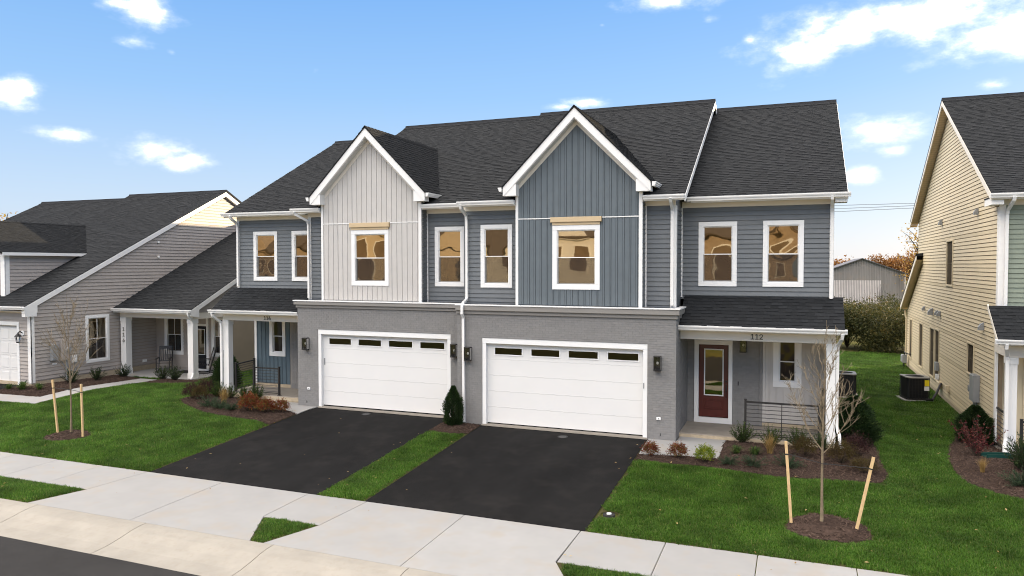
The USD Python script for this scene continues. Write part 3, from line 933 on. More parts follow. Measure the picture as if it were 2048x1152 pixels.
def build_paving():
    road = MB()
    xs = np.r_[-120, -60, np.arange(-30, 31, 3), 60, 120]
    ys = np.array([-19.9, -17.5, -15.5, -13, -11.5, ROAD_Y])
    X, Y = np.meshgrid(xs, ys)
    Z = np.interp(Y, [-19.9, -15.5, ROAD_Y], [-.62, -.56, -.665]) + .012
    i = np.arange(X.size).reshape(X.shape)
    q = np.stack([i[:-1, :-1], i[:-1, 1:], i[1:, 1:], i[1:, :-1]], -1).reshape(-1, 4)
    road.add(np.stack([X, Y, Z], -1).reshape(-1, 3), np.vstack([q[:, [0, 1, 2]], q[:, [0, 2, 3]]]))
    structure('road', road, 'asphalt_road')
    # rolled kerb in cast lengths
    prof = [(ROAD_Y - .01, -.78), (ROAD_Y - .01, -.652), (ROAD_Y + .12, -.648), (ROAD_Y + .38, -.628), (ROAD_Y + .66, -.578), (ROAD_Y + .92, -.520), (ROAD_Y + 1.12, -.490), (CURB_Y - .02, -.482), (CURB_Y - .004, -.488), (CURB_Y - .004, -.60)]
    curb = structure('kerb', MB().box(-70, 70, ROAD_Y + .02, CURB_Y - .02, -.80, -.68), 'joint_dark')
    edges = [-36.6, -33.5, -30.4, -27.3, -24.2, -21.1, -18.0, -15.3, -12.6, -10.1, -6.9, -3.62, -.30, 2.70, 5.85, 9.0, 12.1, 15.2, 18.3, 21.4, 24.5]
    for a, b in zip(edges[:-1], edges[1:]):
        g = .009
        n = len(prof)
        xs = np.linspace(a + g, b - g, 7)
        v, f = [], []
        for x in xs:
            wob = .010 * (meshkit.noise(np.array([[x * .7, 3.1, 0]]))[0] - .5)
            v += [(x, p[0] + (wob if k < 3 else 0), p[1]) for k, p in enumerate(prof)]
        for i in range(6):
            for j in range(n - 1):
                c = i * n + j
                f += [(c, c + n + 1, c + 1), (c, c + n, c + n + 1)]
        for i in (0, 6):
            f += [(i * n, i * n + j, i * n + j + 1) for j in range(1, n - 1)]
        obj('kerb_stone', MB().add(v, f, RNG.uniform(.2, .8)), 'concrete_curb', curb, tone=True)
    # pavement flags and drive aprons
    pv = structure('pavement', MB().box(-70, 70, WALK_Y0 + .02, WALK_Y1 - .02, -.62, -.485), 'joint_dark')
    j = .0085
    ed = [-26.6, -24.9, -23.25, -21.6, -19.95, -18.3, -16.6, -14.95, -13.25, -11.6, -9.93, -8.28]
    for a, b in zip(ed[:-1], ed[1:]):
        obj('paving_slab', slab_strip(a + j, b - j, WALK_Y0, WALK_Y1), 'concrete_walk', pv, tone=True)
    ed = [5.11, 6.83, 8.53, 10.2, 11.9, 13.6, 15.3, 17.0, 18.7]
    for a, b in zip(ed[:-1], ed[1:]):
        obj('paving_slab', slab_strip(a + j, b - j, WALK_Y0, WALK_Y1), 'concrete_walk', pv, tone=True)

    def apron(pts, name='apron_slab'):
        pg = Polygon(pts)
        b = sheet(pg, .55, .0)
        v, f, t = b.data()
        tone = RNG.uniform(.25, .75)
        o = MB().add(v, f, tone)
        # skirts
        ring = np.array(pg.exterior.coords)
        for p, q in zip(ring[:-1], ring[1:]):
            zz = gh(np.array([p[0], q[0]]), np.array([p[1], q[1]]))
            o.add([(p[0], p[1], zz[0] - .1), (q[0], q[1], zz[1] - .1), (q[0], q[1], zz[1]), (p[0], p[1], zz[0])], [(0, 1, 2), (0, 2, 3)], tone)
        obj(name, o, 'concrete_walk', pv, tone=True)

    yb = CURB_Y + .004
    apron([(-8.28 + j, WALK_Y1), (-8.28 + j, WALK_Y0), (-6.84 - j, WALK_Y0), (-6.62 - j, WALK_Y1)], 'paving_slab')
    apron([(-1.55 + j, WALK_Y1), (-1.55 + j, WALK_Y0), (-.09 - j, WALK_Y0), (.06 - j, WALK_Y1)], 'paving_slab')
    apron([(-6.62 + j, WALK_Y1), (-6.84 + j, WALK_Y0), (-7.28, yb), (-4.11 - j, yb), (-4.11 - j, WALK_Y1)])
    apron([(-4.11 + j, WALK_Y1), (-4.11 + j, yb), (-.90, yb), (-1.55 - j, WALK_Y0 + .02), (-1.55 - j, WALK_Y1)])
    apron([(.06 + j, WALK_Y1), (-.09 + j, WALK_Y0), (-.56, yb), (2.51 - j, yb), (2.51 - j, WALK_Y1)])
    apron([(2.51 + j, WALK_Y1), (2.51 + j, yb), (5.80, yb), (5.085, WALK_Y0), (5.11 - j, WALK_Y1)])
    apron([(-28.3, WALK_Y0), (-27.9, yb), (-21.5, yb), (-22.0, WALK_Y0)])
    for pg in (DRIVE1, DRIVE2):
        d = structure('driveway', sheet(pg.buffer(.0), .45, -.004), 'asphalt_drive')
    # drive of the house on the left, and threshold strips at the garage doors
    structure('driveway', sheet(sbox(-26.5, WALK_Y1, -21.0, -.03), .6, .0), 'asphalt_drive')
    # front paths
    def path(pts, lift=.012, joints=()):
        pg = Polygon(pts)
        o = sheet(pg, .5, lift)
        v, f, t = o.data()
        o = MB().add(v, f, .5)
        ring = np.array(pg.exterior.coords)
        for p, q in zip(ring[:-1], ring[1:]):
            zz = gh(np.array([p[0], q[0]]), np.array([p[1], q[1]])) + lift
            o.add([(p[0], p[1], zz[0] - .1), (q[0], q[1], zz[1] - .1), (q[0], q[1], zz[1]), (p[0], p[1], zz[0])], [(0, 1, 2), (0, 2, 3)], .5)
        return structure('path', o, 'concrete_walk', tone=True)
    path([(5.22, .03), (5.24, -1.45), (6.10, -1.30), (7.28, -1.22), (7.31, .64), (6.02, .64), (6.02, .02)])
    path([(-6.575, .50), (-6.575, -.62), (-7.2, -.30), (-8.56, .30), (-8.95, .92), (-7.40, .92), (-7.40, .53)])
    path([(-21.0, -2.25), (-21.0, -1.45), (-20.15, -1.45), (-18.02, -1.36), (-18.35, 3.55), (-17.28, 3.55), (-17.16, -2.20), (-19.0, -2.25)])


build_paving()

BED112 = Polygon([(5.24, -1.50), (5.24, -1.86), (6.02, -1.95), (6.89, -1.90), (7.36, -1.96), (8.12, -2.05), (8.82, -2.14), (9.83, -2.0), (11.02, -1.88), (11.25, -1.2), (11.12, -.33), (11.2, .9), (11.15, 2.0), (10.7, 2.6), (10.17, 2.6), (10.17, .64), (7.33, .64), (7.30, -1.24), (6.10, -1.32)])
BED114 = Polygon([(-12.25, .0), (-11.8, -.40), (-10.95, -.85), (-9.8, -1.30), (-8.55, -1.55), (-7.4, -1.62), (-6.60, -1.95), (-6.60, -.62), (-7.2, -.33), (-8.58, .28), (-8.97, .93), (-10.9, .93), (-11.2, 1.1), (-11.9, 1.25), (-12.35, .8)])
BEDMID = Polygon([(-1.31, .54), (-1.31, -1.0), (-.9, -1.12), (-.5, -1.15), (-.03, -1.0), (-.03, -.01), (-.85, .01), (-.86, .5)])
BED116 = Polygon([(-20.9, -1.40), (-20.95, -.1), (-20.38, -.08), (-20.38, 4.0), (-18.37, 3.57), (-18.04, -1.34), (-20.15, -1.42)])
BED116B = Polygon([(-17.25, 2.75), (-17.26, 3.95), (-15.2, 3.95), (-15.0, 3.3), (-15.7, 2.8), (-16.6, 2.6)])
BEDR = Polygon([(13.0, 1.3), (12.86, .5), (12.8, -.4), (12.95, -1.25), (13.4, -1.85), (13.9, -2.05), (15.5, -2.3), (18.5, -2.3), (18.5, 2.2), (14.5, 2.2), (14.48, 4.9), (13.75, 4.6), (13.3, 3.0)])


def blob(cx, cy, rx, ry, n=26, seed=1, rough=.10):
    g = np.random.default_rng(seed)
    a = np.arange(n) / n * 2 * np.pi
    r = 1 + rough * (g.random(n) - .5) + rough * .5 * np.sin(3 * a + g.random() * 6)
    return Polygon(np.c_[cx + rx * r * np.cos(a), cy + ry * r * np.sin(a)])


RING112 = blob(9.79, -4.98, .76, .66, seed=3)
RING116 = blob(-11.92, -4.86, .64, .56, seed=5)
BEDS = [BED112, BED114, BEDMID, BED116, BED116B, BEDR, RING112, RING116]
BUMPS = [.05, .05, .04, .04, .04, .05, .09, .08]
for pg, bp in zip(BEDS, BUMPS):
    structure('mulch_bed', sheet(pg.buffer(.015), .11, .004, bp, seed=int(abs(pg.centroid.x) * 10)), 'mulch')


def bed_z(x, y):
    for pg, bp in zip(BEDS, BUMPS):
        if pg.contains(Point(x, y)):
            return float(gh(x, y)) + .004 + bp * min(pg.exterior.distance(Point(x, y)) / .35, 1)
    return float(gh(x, y))


HOUSES = unary_union([sbox(-11.2, .93, -7.3, 27.5), sbox(-7.38, .517, -.85, 24), sbox(-.85, 0, 5.99, 17), sbox(5.9, .66, 10.17, 17), sbox(-60, 0, XL, 24), sbox(XL - 1, 4.0, -15.4, 22), sbox(XR, 2.2, 40, 23)])
LAWN_ALL = unary_union([
    sbox(-30, WALK_Y1 - .0, 25, 33.5),
    Polygon([(-30, CURB_Y), (-7.32, CURB_Y), (-6.87, WALK_Y0), (-21.0, WALK_Y0), (-30, WALK_Y0)]),
    Polygon([(-.88, CURB_Y), (-1.52, WALK_Y0 + .02), (-.10, WALK_Y0 + .02), (-.58, CURB_Y)]),
    Polygon([(5.82, CURB_Y), (5.11, WALK_Y0), (25, WALK_Y0), (25, CURB_Y)])])
PAVED = unary_union([DRIVE1.buffer(.02), DRIVE2.buffer(.02), sbox(-26.5, WALK_Y1, -21.0, 0), sbox(5.2, -1.47, 7.32, .66), Polygon([(-6.55, .55), (-6.55, -.62), (-7.2, -.32), (-8.58, .28), (-8.97, .94), (-7.3, .94)]),
                     Polygon([(-21.0, -2.27), (-21.0, -1.43), (-20.15, -1.43), (-18.0, -1.34), (-18.35, 3.6), (-17.25, 3.6), (-17.14, -2.18), (-19.0, -2.27)]), sbox(-22.1, WALK_Y1 - .1, -26.5, 0)])
SOILRING = Point(5.46, -5.68).buffer(.19)
LAWN = LAWN_ALL.difference(unary_union([HOUSES, PAVED, SOILRING] + BEDS))
structure('lawn', sheet(LAWN.simplify(.005), .5, -.012), 'soil_grass')

# ------------------------------------------------------------------ house 112 (right half of the pair)
def build_112():
    h = thing('semi_detached_house', 'blue and grey two storey half of the pair with red front door, number 112', 'house', group='semi-detached pair in the middle')
    fg = FY(0.0)
    # garage block in painted brick
    pg = Polygon([(-.85, -.15), (-.85, 3.44), (5.988, 3.44), (5.988, -.15)]).difference(sbox(0, -.2, 5.18, 2.707))
    bw = wall('brick_wall', h, fg, pg, .2, 'mortar_grey')
    bricks(bw, fg, pg, lambda s, t: s > 5.16, z0=2.707)
    fr = FXp(5.988)
    pr = sbox(.0, -.15, 2.33, 3.44)
    bw2 = wall('brick_wall', h, Frame((5.988, .2, 0), (0, 1, 0), (0, 0, 1)), sbox(.0, -.15, 2.13, 3.44), .15, 'mortar_grey')
    bricks(bw2, fr, sbox(.0, -.1, 2.33, 3.44), lambda s, t: s < .75, z0=2.707)
    b = MB()
    b.cbox(fg, .002, .13, -.03, 2.705 - .17, -.16, -.012)
    b.cbox(fg, 5.18 - .13, 5.178, -.03, 2.705 - .17, -.16, -.012)
    b.cbox(fg, .002, 5.178, 2.705 - .17, 2.705, -.16, -.009)
    obj('garage_trim', b, 'white_vinyl', h)
    garage_door(h, fg, .10, 5.08, .035, 2.53, .14, [(.355, 1.315), (1.56, 2.52), (2.755, 3.715), (3.96, 4.92)], None)
    obj('threshold', MB().box(.0, 5.18, -.045, .30, -.12, .004), 'porch_concrete', h)
    obj('cable_box', MB().cbox(fg, 5.06, 5.085, 1.42, 1.58, -.012, .012), 'grey_metal', h)
    # cornice
    c = MB()
    for (z0, z1, d) in ((3.44, 3.555, .045), (3.555, 3.705, .10)):
        c.cbox(fg, -.872, 5.988 + d, z0, z1, -.05, d, .008)
        c.box(5.988 - .05, 5.988 + d, .05, 1.4, z0, z1)
    cn = obj('cornice', c, 'cornice_grey', h)
    c = MB().cbox(fg, -.885, 6.105, 3.706, 3.746, -.05, .118, .006)
    c.box(5.93, 6.105, .05, 1.4, 3.706, 3.746)
    obj('cornice_cap', c, 'white_trim', cn)
    obj('ledge_flashing', MB().box(-.86, 6.0, .045, .52, 3.70, 3.735), 'roof_felt', h)
    lantern(h, fg, -.435, 2.195)
    lantern(h, fg, 5.485, 2.175)
    outlet(h, fg, 5.51, .585)
    obj('vent_slot', MB().fbox(fg, 5.55, 5.572, .09, .165, 0, .014), 'plug_dark', h)

    # upper wall beside the party line
    fb = FY(.486)
    z0, zf = 3.735, 6.69
    wb = (-.243, .835, 4.257, 6.247)
    pg = sbox(-.83, z0, 1.092, 7.0)
    w = wall('wall', h, fb, pg.difference(hole(*wb)), .14, 'siding_blue_grey')
    lap(w, fb, sbox(-.76, z0, 1.092, zf).difference(full(*wb)), .138, 'siding_blue_grey', z0=zf)
    window(h, fb, *wb)
    obj('frieze_board', MB().cbox(fb, -.83, 1.09, zf, zf + .205, 0, .03), 'cream_trim', h)
    # gable bay
    fc = FY(.118)
    xm, xl, xr = 3.031, 1.092, 4.999
    top = lambda x, za: za - abs(x - xm)
    wc = (2.275, 3.746, 4.238, 6.162)
    pent = lambda a, b, za, zb: Polygon([(a, zb), (b, zb), (b, top(b, za)), (xm, za), (a, top(a, za))])
    body = pent(xl, xr, 9.47, z0)
    w = wall('gable_wall', h, fc, body.difference(hole(*wc)), .14, 'siding_blue')
    field = pent(xl + .085, xr - .105, 9.123, z0 + .03)
    lo = field.intersection(sbox(-9, 0, 9, 6.36)).difference(unary_union([full(*wc), sbox(2.21, 6.15, 3.82, 6.41)]))
    hi = field.intersection(sbox(-9, 6.392, 9, 20)).difference(sbox(2.21, 6.15, 3.82, 6.41))
    board_batten(w, fc, lo, xm + .07, 'siding_blue')
    board_batten(w, fc, hi, xm + .07, 'siding_blue')
    window(h, fc, *wc, tw=.145)
    obj('band_board', MB().cbox(fc, xl + .085, 2.22, 6.36, 6.392, 0, .03).cbox(fc, 3.81, xr - .105, 6.36, 6.392, 0, .03), 'white_trim', h)
    hd = obj('window_header', MB().cbox(fc, 2.275, 3.75, 6.164, 6.25, 0, .05).cbox(fc, 2.225, 3.80, 6.25, 6.405, 0, .085, .01), 'header_tan', h)
    cb = MB()
    cb.cbox(fc, xl - .002, xl + .085, z0, top(xl, 9.3), 0, .028)
    cb.cbox(fc, xr - .105, xr + .002, z0, top(xr, 9.3), 0, .028)
    obj('corner_board', cb, 'white_trim', h)
    rb = MB()
    for sgn in (-1, 1):
        e = 2.06
        rb.convex(fc, [(xm, 9.123), (xm + sgn * e, 9.123 - e), (xm + sgn * e, 9.123 - e + .40), (xm, 9.52)], 0.002, .026)
    obj('rake_frieze', rb, 'cream_trim', h)
    # gable roof, soffit, rake boards
    gable_roof(h, xm, .118, -.185, 9.583, 7.335, .79, 5.285, 6.2, 7.9)
    # returns of the bay and of the wall beside it
    fs = FXp(xr)
    w = wall('bay_side_wall', h, Frame((xr - .002, .14, 0), (0, 1, 0), (0, 0, 1)), sbox(.0, z0, .36, 7.6), .1, 'siding_blue_grey')
    lap(w, Frame((xr - .002, 0, 0), (0, 1, 0), (0, 0, 1)), sbox(.16, z0, .482, 7.6), .138, 'siding_blue_grey', z0=zf)
    wall('bay_side_wall', h, Frame((xl, .14, 0), (0, -1, 0), (0, 0, 1)), sbox(-.36, z0, 0, 7.6), .1, 'siding_blue_grey')
    pg = sbox(5.0, z0, 5.877, 7.0)
    w = wall('wall', h, fb, pg, .14, 'siding_blue_grey')
    lap(w, fb, sbox(5.055, z0, 5.735, zf), .138, 'siding_blue_grey', z0=zf)
    obj('corner_board', MB().cbox(fb, 5.002, 5.05, z0, zf, 0, .026).cbox(fb, 5.735, 5.879, z0, zf, 0, .03), 'white_trim', h)
    obj('frieze_board', MB().cbox(fb, 5.002, 5.885, zf, zf + .205, 0, .034), 'cream_trim', h)
    fs = Frame((5.877, 0, 0), (0, 1, 0), (0, 0, 1))
    w = wall('side_wall', h, Frame((5.875, .63, 0), (0, 1, 0), (0, 0, 1)), sbox(0, z0, .93, 7.2), .1, 'siding_blue_grey')
    lap(w, fs, sbox(.64, z0 + .3, 1.56, zf), .138, 'siding_blue_grey', z0=zf)
    obj('corner_board', MB().cbox(fs, .488, .64, z0, zf, -.01, .026), 'white_trim', h)
    # recessed wing with the two upper windows
    fa = FY(1.566)
    w1, w2 = (6.396, 7.499, 4.339, 6.249), (8.22, 9.324, 4.339, 6.249)
    pg = sbox(5.877, 3.95, 10.105, 7.0)
    w = wall('wall', h, fa, pg.difference(unary_union([hole(*w1), hole(*w2)])), .14, 'siding_blue_grey')
    lap(w, fa, sbox(5.925, 4.05, 9.995, 6.682).difference(unary_union([full(*w1), full(*w2)])), .138, 'siding_blue_grey', z0=6.682, joints=True)
    for q in (w1, w2):
        window(h, fa, *q)
    obj('frieze_board', MB().cbox(fa, 5.9, 10.11, 6.682, 6.875, 0, .034), 'cream_trim', h)
    obj('corner_board', MB().cbox(fa, 5.879, 5.925, 4.0, 6.682, 0, .026).cbox(fa, 9.995, 10.107, 4.0, 6.682, 0, .03), 'white_trim', h)
    # outer walls
    wall('side_wall', h, Frame((10.105, 1.7, 0), (0, 1, 0), (0, 0, 1)), Polygon([(0, -.3), (13.9, -.3), (13.9, 6.9), (7.0, 10.6), (0, 6.9)]), .12, 'siding_blue_grey')
    wall('rear_wall', h, Frame((0, 15.6, 0), (-1, 0, 0), (0, 0, 1)), sbox(-10.1, -.3, .85, 6.95), .12, 'siding_blue_grey')
    # roofs
    sl = .541
    fr, k = slope_frame(.086, 6.955, sl)
    L = (7.818 - .086) * k
    c0 = .60 * k
    pg = Polygon([(-.80, 0), (1.07, 0), (1.07, c0), (5.03, c0), (5.03, 0), (6.20, 0), (6.20, L), (-.80, L)])
    r = roof_slab('roof', h, fr, pg)
    shingles(r, fr, pg)
    yr, zr = 7.818, 6.955 + 7.732 * sl
    fr2, k = slope_frame(2 * yr - .086, 6.955, sl, -1)
    obj('roof_back', MB().poly(fr2, sbox(-.80, 0, 6.20, L), -.14, 0), 'ridge_dark', h)
    ridge_caps(r, (-.80, yr, zr), (6.20, yr, zr))
    obj('rake_board', MB().poly(Frame((6.20, 0, 0), (0, 1, 0), (0, 0, 1)), Polygon([(.086, 6.955), (yr, zr), (2 * yr - .086, 6.955), (2 * yr - .086, 6.77), (yr, zr - .19), (.086, 6.77)]), -.02, .012), 'white_trim', h)
    gw = wall('gable_end', h, FXp(5.9), Polygon([(.6, 6.9), (yr, zr - .2), (2 * yr - .6, 6.9)]), .1, 'siding_blue_grey')
    fr, k = slope_frame(1.166, 6.955, sl - .006)
    L = (8.60 - 1.166) * k
    pg = sbox(6.0, 0, 10.425, L)
    r2 = roof_slab('roof', h, fr, pg)
    shingles(r2, fr, pg)
    yr2, zr2 = 8.60, 6.955 + (8.60 - 1.166) * (sl - .006)
    fr2, k = slope_frame(2 * yr2 - 1.166, 6.955, sl - .006, -1)
    obj('roof_back', MB().poly(fr2, sbox(6.0, 0, 10.425, L), -.14, 0), 'ridge_dark', h)
    ridge_caps(r2, (6.25, yr2, zr2), (10.43, yr2, zr2))
    obj('rake_board', MB().poly(Frame((10.425, 0, 0), (0, 1, 0), (0, 0, 1)), Polygon([(1.166, 6.955), (yr2, zr2), (2 * yr2 - 1.166, 6.955), (2 * yr2 - 1.166, 6.77), (yr2, zr2 - .19), (1.166, 6.77)]), -.02, .012), 'white_trim', h)
    # eaves
    sf = MB().box(-.80, 1.07, .10, .486, 6.86, 6.875).box(5.03, 6.19, .10, .486, 6.86, 6.875).box(6.02, 10.42, 1.18, 1.566, 6.84, 6.855)
    obj('soffit', sf, 'soffit_white', h)
    fa_ = MB().box(-.80, 1.07, .078, .098, 6.80, 6.95).box(5.03, 6.19, .078, .098, 6.80, 6.95).box(6.22, 10.43, 1.158, 1.178, 6.80, 6.95)
    obj('fascia', fa_, 'white_trim', h)
    gutter('gutter', h, -.86, 1.07, .076, 6.965)
    gutter('gutter', h, 5.03, 6.20, .076, 6.965)
    gutter('gutter', h, 6.10, 10.50, 1.156, 6.965)
    obj('eave_return', MB().box(10.11, 10.42, 1.18, 1.60, 6.70, 6.84), 'soffit_white', h)
    # downspouts
    downspout(h, [(5.80, -.0, 6.88), (5.80, .08, 6.78), (5.80, .40, 6.56), (5.80, .425, 6.4), (5.80, .425, 3.80)])
    downspout(h, [(10.03, 1.08, 6.88), (10.03, 1.10, 6.80), (10.05, 1.46, 6.60), (10.05, 1.505, 6.45), (10.05, 1.505, 4.02)])
    downspout(h, [(-.74, .00, 6.88), (-.74, .05, 6.76), (-.715, .38, 6.56), (-.71, .425, 6.4), (-.71, .425, 3.96), (-.70, .36, 3.86), (-.63, -.02, 3.78), (-.61, -.15, 3.66), (-.61, -.16, 3.45), (-.61, -.06, 3.3), (-.60, -.055, .12), (-.585, -.09, .03)])

    # porch: door wall, siding, roof, beam, column, floor
    fd = FY(2.33)
    zp = .09
    dt = (6.20, 7.34)
    pg = sbox(5.99, -.1, 8.125, 3.6).difference(sbox(6.31, -.1, 7.24, 2.62))
    bw3 = wall('brick_wall', h, fd, pg, .2, 'mortar_grey')
    bricks(bw3, fd, sbox(5.99, zp, 8.12, 2.95).difference(sbox(6.19, zp - .01, 7.35, 2.70)), lambda s, t: s > 7.3 and t < 1.45, z0=2.707)
    b = MB().cbox(fd, 6.20, 6.335, zp, 2.66, -.02, .045).cbox(fd, 7.225, 7.34, zp, 2.66, -.02, .045).cbox(fd, 6.20, 7.34, 2.52, 2.66, -.02, .048).cbox(fd, 6.335, 7.225, zp, zp + .17, -.02, .04)
    obj('door_trim', b, 'white_vinyl', h)
    front_door(h, fd, 6.34, 7.22, zp + .175, 2.52, 'door_red')
    obj('corner_board', MB().cbox(fd, 8.12, 8.21, zp, 3.0, -.01, .03), 'brick_grey', h, tone=True)
    fe = FY(2.345)
    we = (8.51, 9.305, 1.315, 2.86)
    pg = sbox(8.21, -.1, 10.105, 3.6)
    w = wall('porch_wall', h, fe, pg.difference(hole(*we)), .14, 'siding_pale_grey')
    obj('corner_board', MB().cbox(fe, 8.213, 8.30, zp + .12, 3.0, 0, .026).cbox(fe, 10.02, 10.105, zp + .12, 3.0, 0, .026), 'siding_pale_grey', h, tone=True)
    board_batten(w, fe, sbox(8.303, zp + .13, 10.018, 2.98).difference(full(*we)), 8.62, 'siding_pale_grey')
    obj('foundation', MB().box(8.21, 10.1, 2.33, 2.36, zp - .1, zp + .125), 'foundation_tan', h)
    window(h, fe, *we, tw=.165, screen=False, glass='garage_glass')
    lantern(h, fd, 7.655, 2.54)
    obj('porch_floor', MB().box(5.995, 10.16, .665, 2.33, -.25, zp), 'porch_concrete', h)
    st = MB()
    xs = np.linspace(6.0, 10.16, 14)
    stp = obj('step_edge', MB().box(5.995, 10.165, .63, .664, -.25, zp - .03), 'foundation_tan', h)
    for a, c in zip(xs[:-1], xs[1:]):
        obj('brick', MB().cbox(FY(.63), a + .003, c - .003, zp - .145, zp - .032, 0, .012, .004, RNG.uniform(.1, .9)), 'foundation_tan', stp)
    porch_roof(h, 5.995, 10.36, .46, 3.236, 1.566, 4.05, single=300)
    gutter('gutter', h, 5.985, 10.42, .452, 3.245)
    obj('porch_fascia', MB().box(5.995, 10.36, .452, .475, 3.09, 3.21), 'white_trim', h)
    bm = MB().cbox(FY(.765), 5.992, 10.156, 2.818, 3.075, -.24, 0, .006)
    bm.box(9.92, 10.156, 1.01, 2.33, 2.818, 3.075)
    obj('porch_beam', bm, 'cream_trim', h)
    obj('porch_ceiling', MB().box(5.995, 10.1, 1.01, 2.33, 3.03, 3.05), 'soffit_white', h)
    obj('soffit', MB().box(5.995, 10.36, .475, .765, 3.085, 3.10), 'soffit_white', h)
    obj('porch_gable', MB().poly(FXp(10.16), Polygon([(.7, 3.08), (1.566, 3.08), (1.566, 3.9), (.7, 3.27)]), -.05, 0), 'white_trim', h)
    column(h, 9.925, 10.155, .77, 1.00, zp, 2.818)
    number(h, FY(.765), '112', 7.93, 2.872, .15)
    downspout(h, [(10.30, .40, 3.13), (10.29, .45, 3.0), (10.215, .80, 2.78), (10.205, .83, 2.6), (10.205, .83, .62), (10.23, .80, .45), (10.27, .70, .33), (10.27, .66, .18), (10.32, .52, .02)])
    railing(h, 'railing', (7.83, .72), (9.76, .72), zp, h=1.07)
    railing(h, 'railing', (9.87, 1.06), (9.87, 2.28), zp, h=1.25, mid=False, cables=9)
    obj('door_bell', MB().fbox(fd, 7.50, 7.53, 1.3, 1.42, .005, .025), 'plug_dark', h)
    return h


def front_door(h, fr, s0, s1, t0, t1, m):
    fd = Frame(fr.P(0, 0, -.06), fr.a, fr.b)
    a, c, p, q = s0 + .145, s1 - .145, t0 + .66, t1 - .14
    slab = sbox(s0, t0, s1, t1).difference(sbox(a, p, c, q))
    d = obj('front_door', MB().poly(fd, slab, -.03, .0), m, h)
    g = MB()
    e = .035
    for (x0, x1, z0, z1) in ((a, c, p, p + e), (a, c, q - e, q), (a, a + e, p + e, q - e), (c - e, c, p + e, q - e)):
        g.cbox(fd, x0, x1, z0, z1, -.02, .016, .004)
    obj('glass_frame', g, 'white_vinyl', d)
    obj('pane', MB().add(fd.P(np.array([a + e, c - e, c - e, a + e]), np.array([p + e, p + e, q - e, q - e]), np.full(4, -.008)), [(0, 1, 2), (0, 2, 3)]), 'door_glass', d)
    x0, x1, z0, z1 = a + .0, c - .0, t0 + .24, t0 + .56
    b = MB()
    for (u0, u1, v0, v1) in ((x0, x1, z0, z0 + .03), (x0, x1, z1 - .03, z1), (x0, x0 + .03, z0 + .03, z1 - .03), (x1 - .03, x1, z0 + .03, z1 - .03)):
        b.cbox(fd, u0, u1, v0, v1, 0, .012, .005)
    b.cbox(fd, x0 + .06, x1 - .06, z0 + .06, z1 - .06, 0, .012, .006)
    obj('raised_panel', b, m, d)
    hd = MB().fbox(fd, s1 - .085, s1 - .045, t0 + .80, t0 + 1.02, 0, .02).tube([fd.P(s1 - .065, t0 + .84, .02), fd.P(s1 - .065, t0 + .84, .06), fd.P(s1 - .065, t0 + .62, .06), fd.P(s1 - .065, t0 + .60, .02)], .012, 8)
    hd.tube([fd.P(s1 - .065, t0 + 1.12, 0), fd.P(s1 - .065, t0 + 1.12, .03)], .028, 10)
    obj('handle', hd, 'black_metal', d)
    g = MB()
    X0, X1, Z0, Z1 = s0 - .3, s1 + 1.0, t0, t1 + .25
    v = np.vstack([fd.P(np.array([X0, X1, X1, X0]), np.array([Z0, Z0, Z1, Z1]), np.full(4, -4.5)), fd.P(np.array([X0, X1, X1, X0]), np.array([Z0, Z0, Z1, Z1]), np.full(4, -.16))])
    g.add(v, [(0, 1, 2), (0, 2, 3), (1, 5, 6), (1, 6, 2), (2, 6, 7), (2, 7, 3), (3, 7, 4), (3, 4, 0)])
    obj('hall', g, 'room_wall', d)
    obj('hall_floor', MB().add(v[[0, 4, 5, 1]], [(0, 1, 2), (0, 2, 3)]), 'room_floor', d)
    return d


def porch_roof(h, x0, x1, y0, z0, y1, z1, single=0):
    sl = (z1 - z0) / (y1 - y0)
    fr, k = slope_frame(y0 - .02, z0 - .02 * sl, sl)
    pg = sbox(x0, 0, x1, (y1 - y0 + .02) * k)
    r = roof_slab('porch_roof', h, fr, pg, .10)
    shingles(r, fr, pg, single=single)
    return r


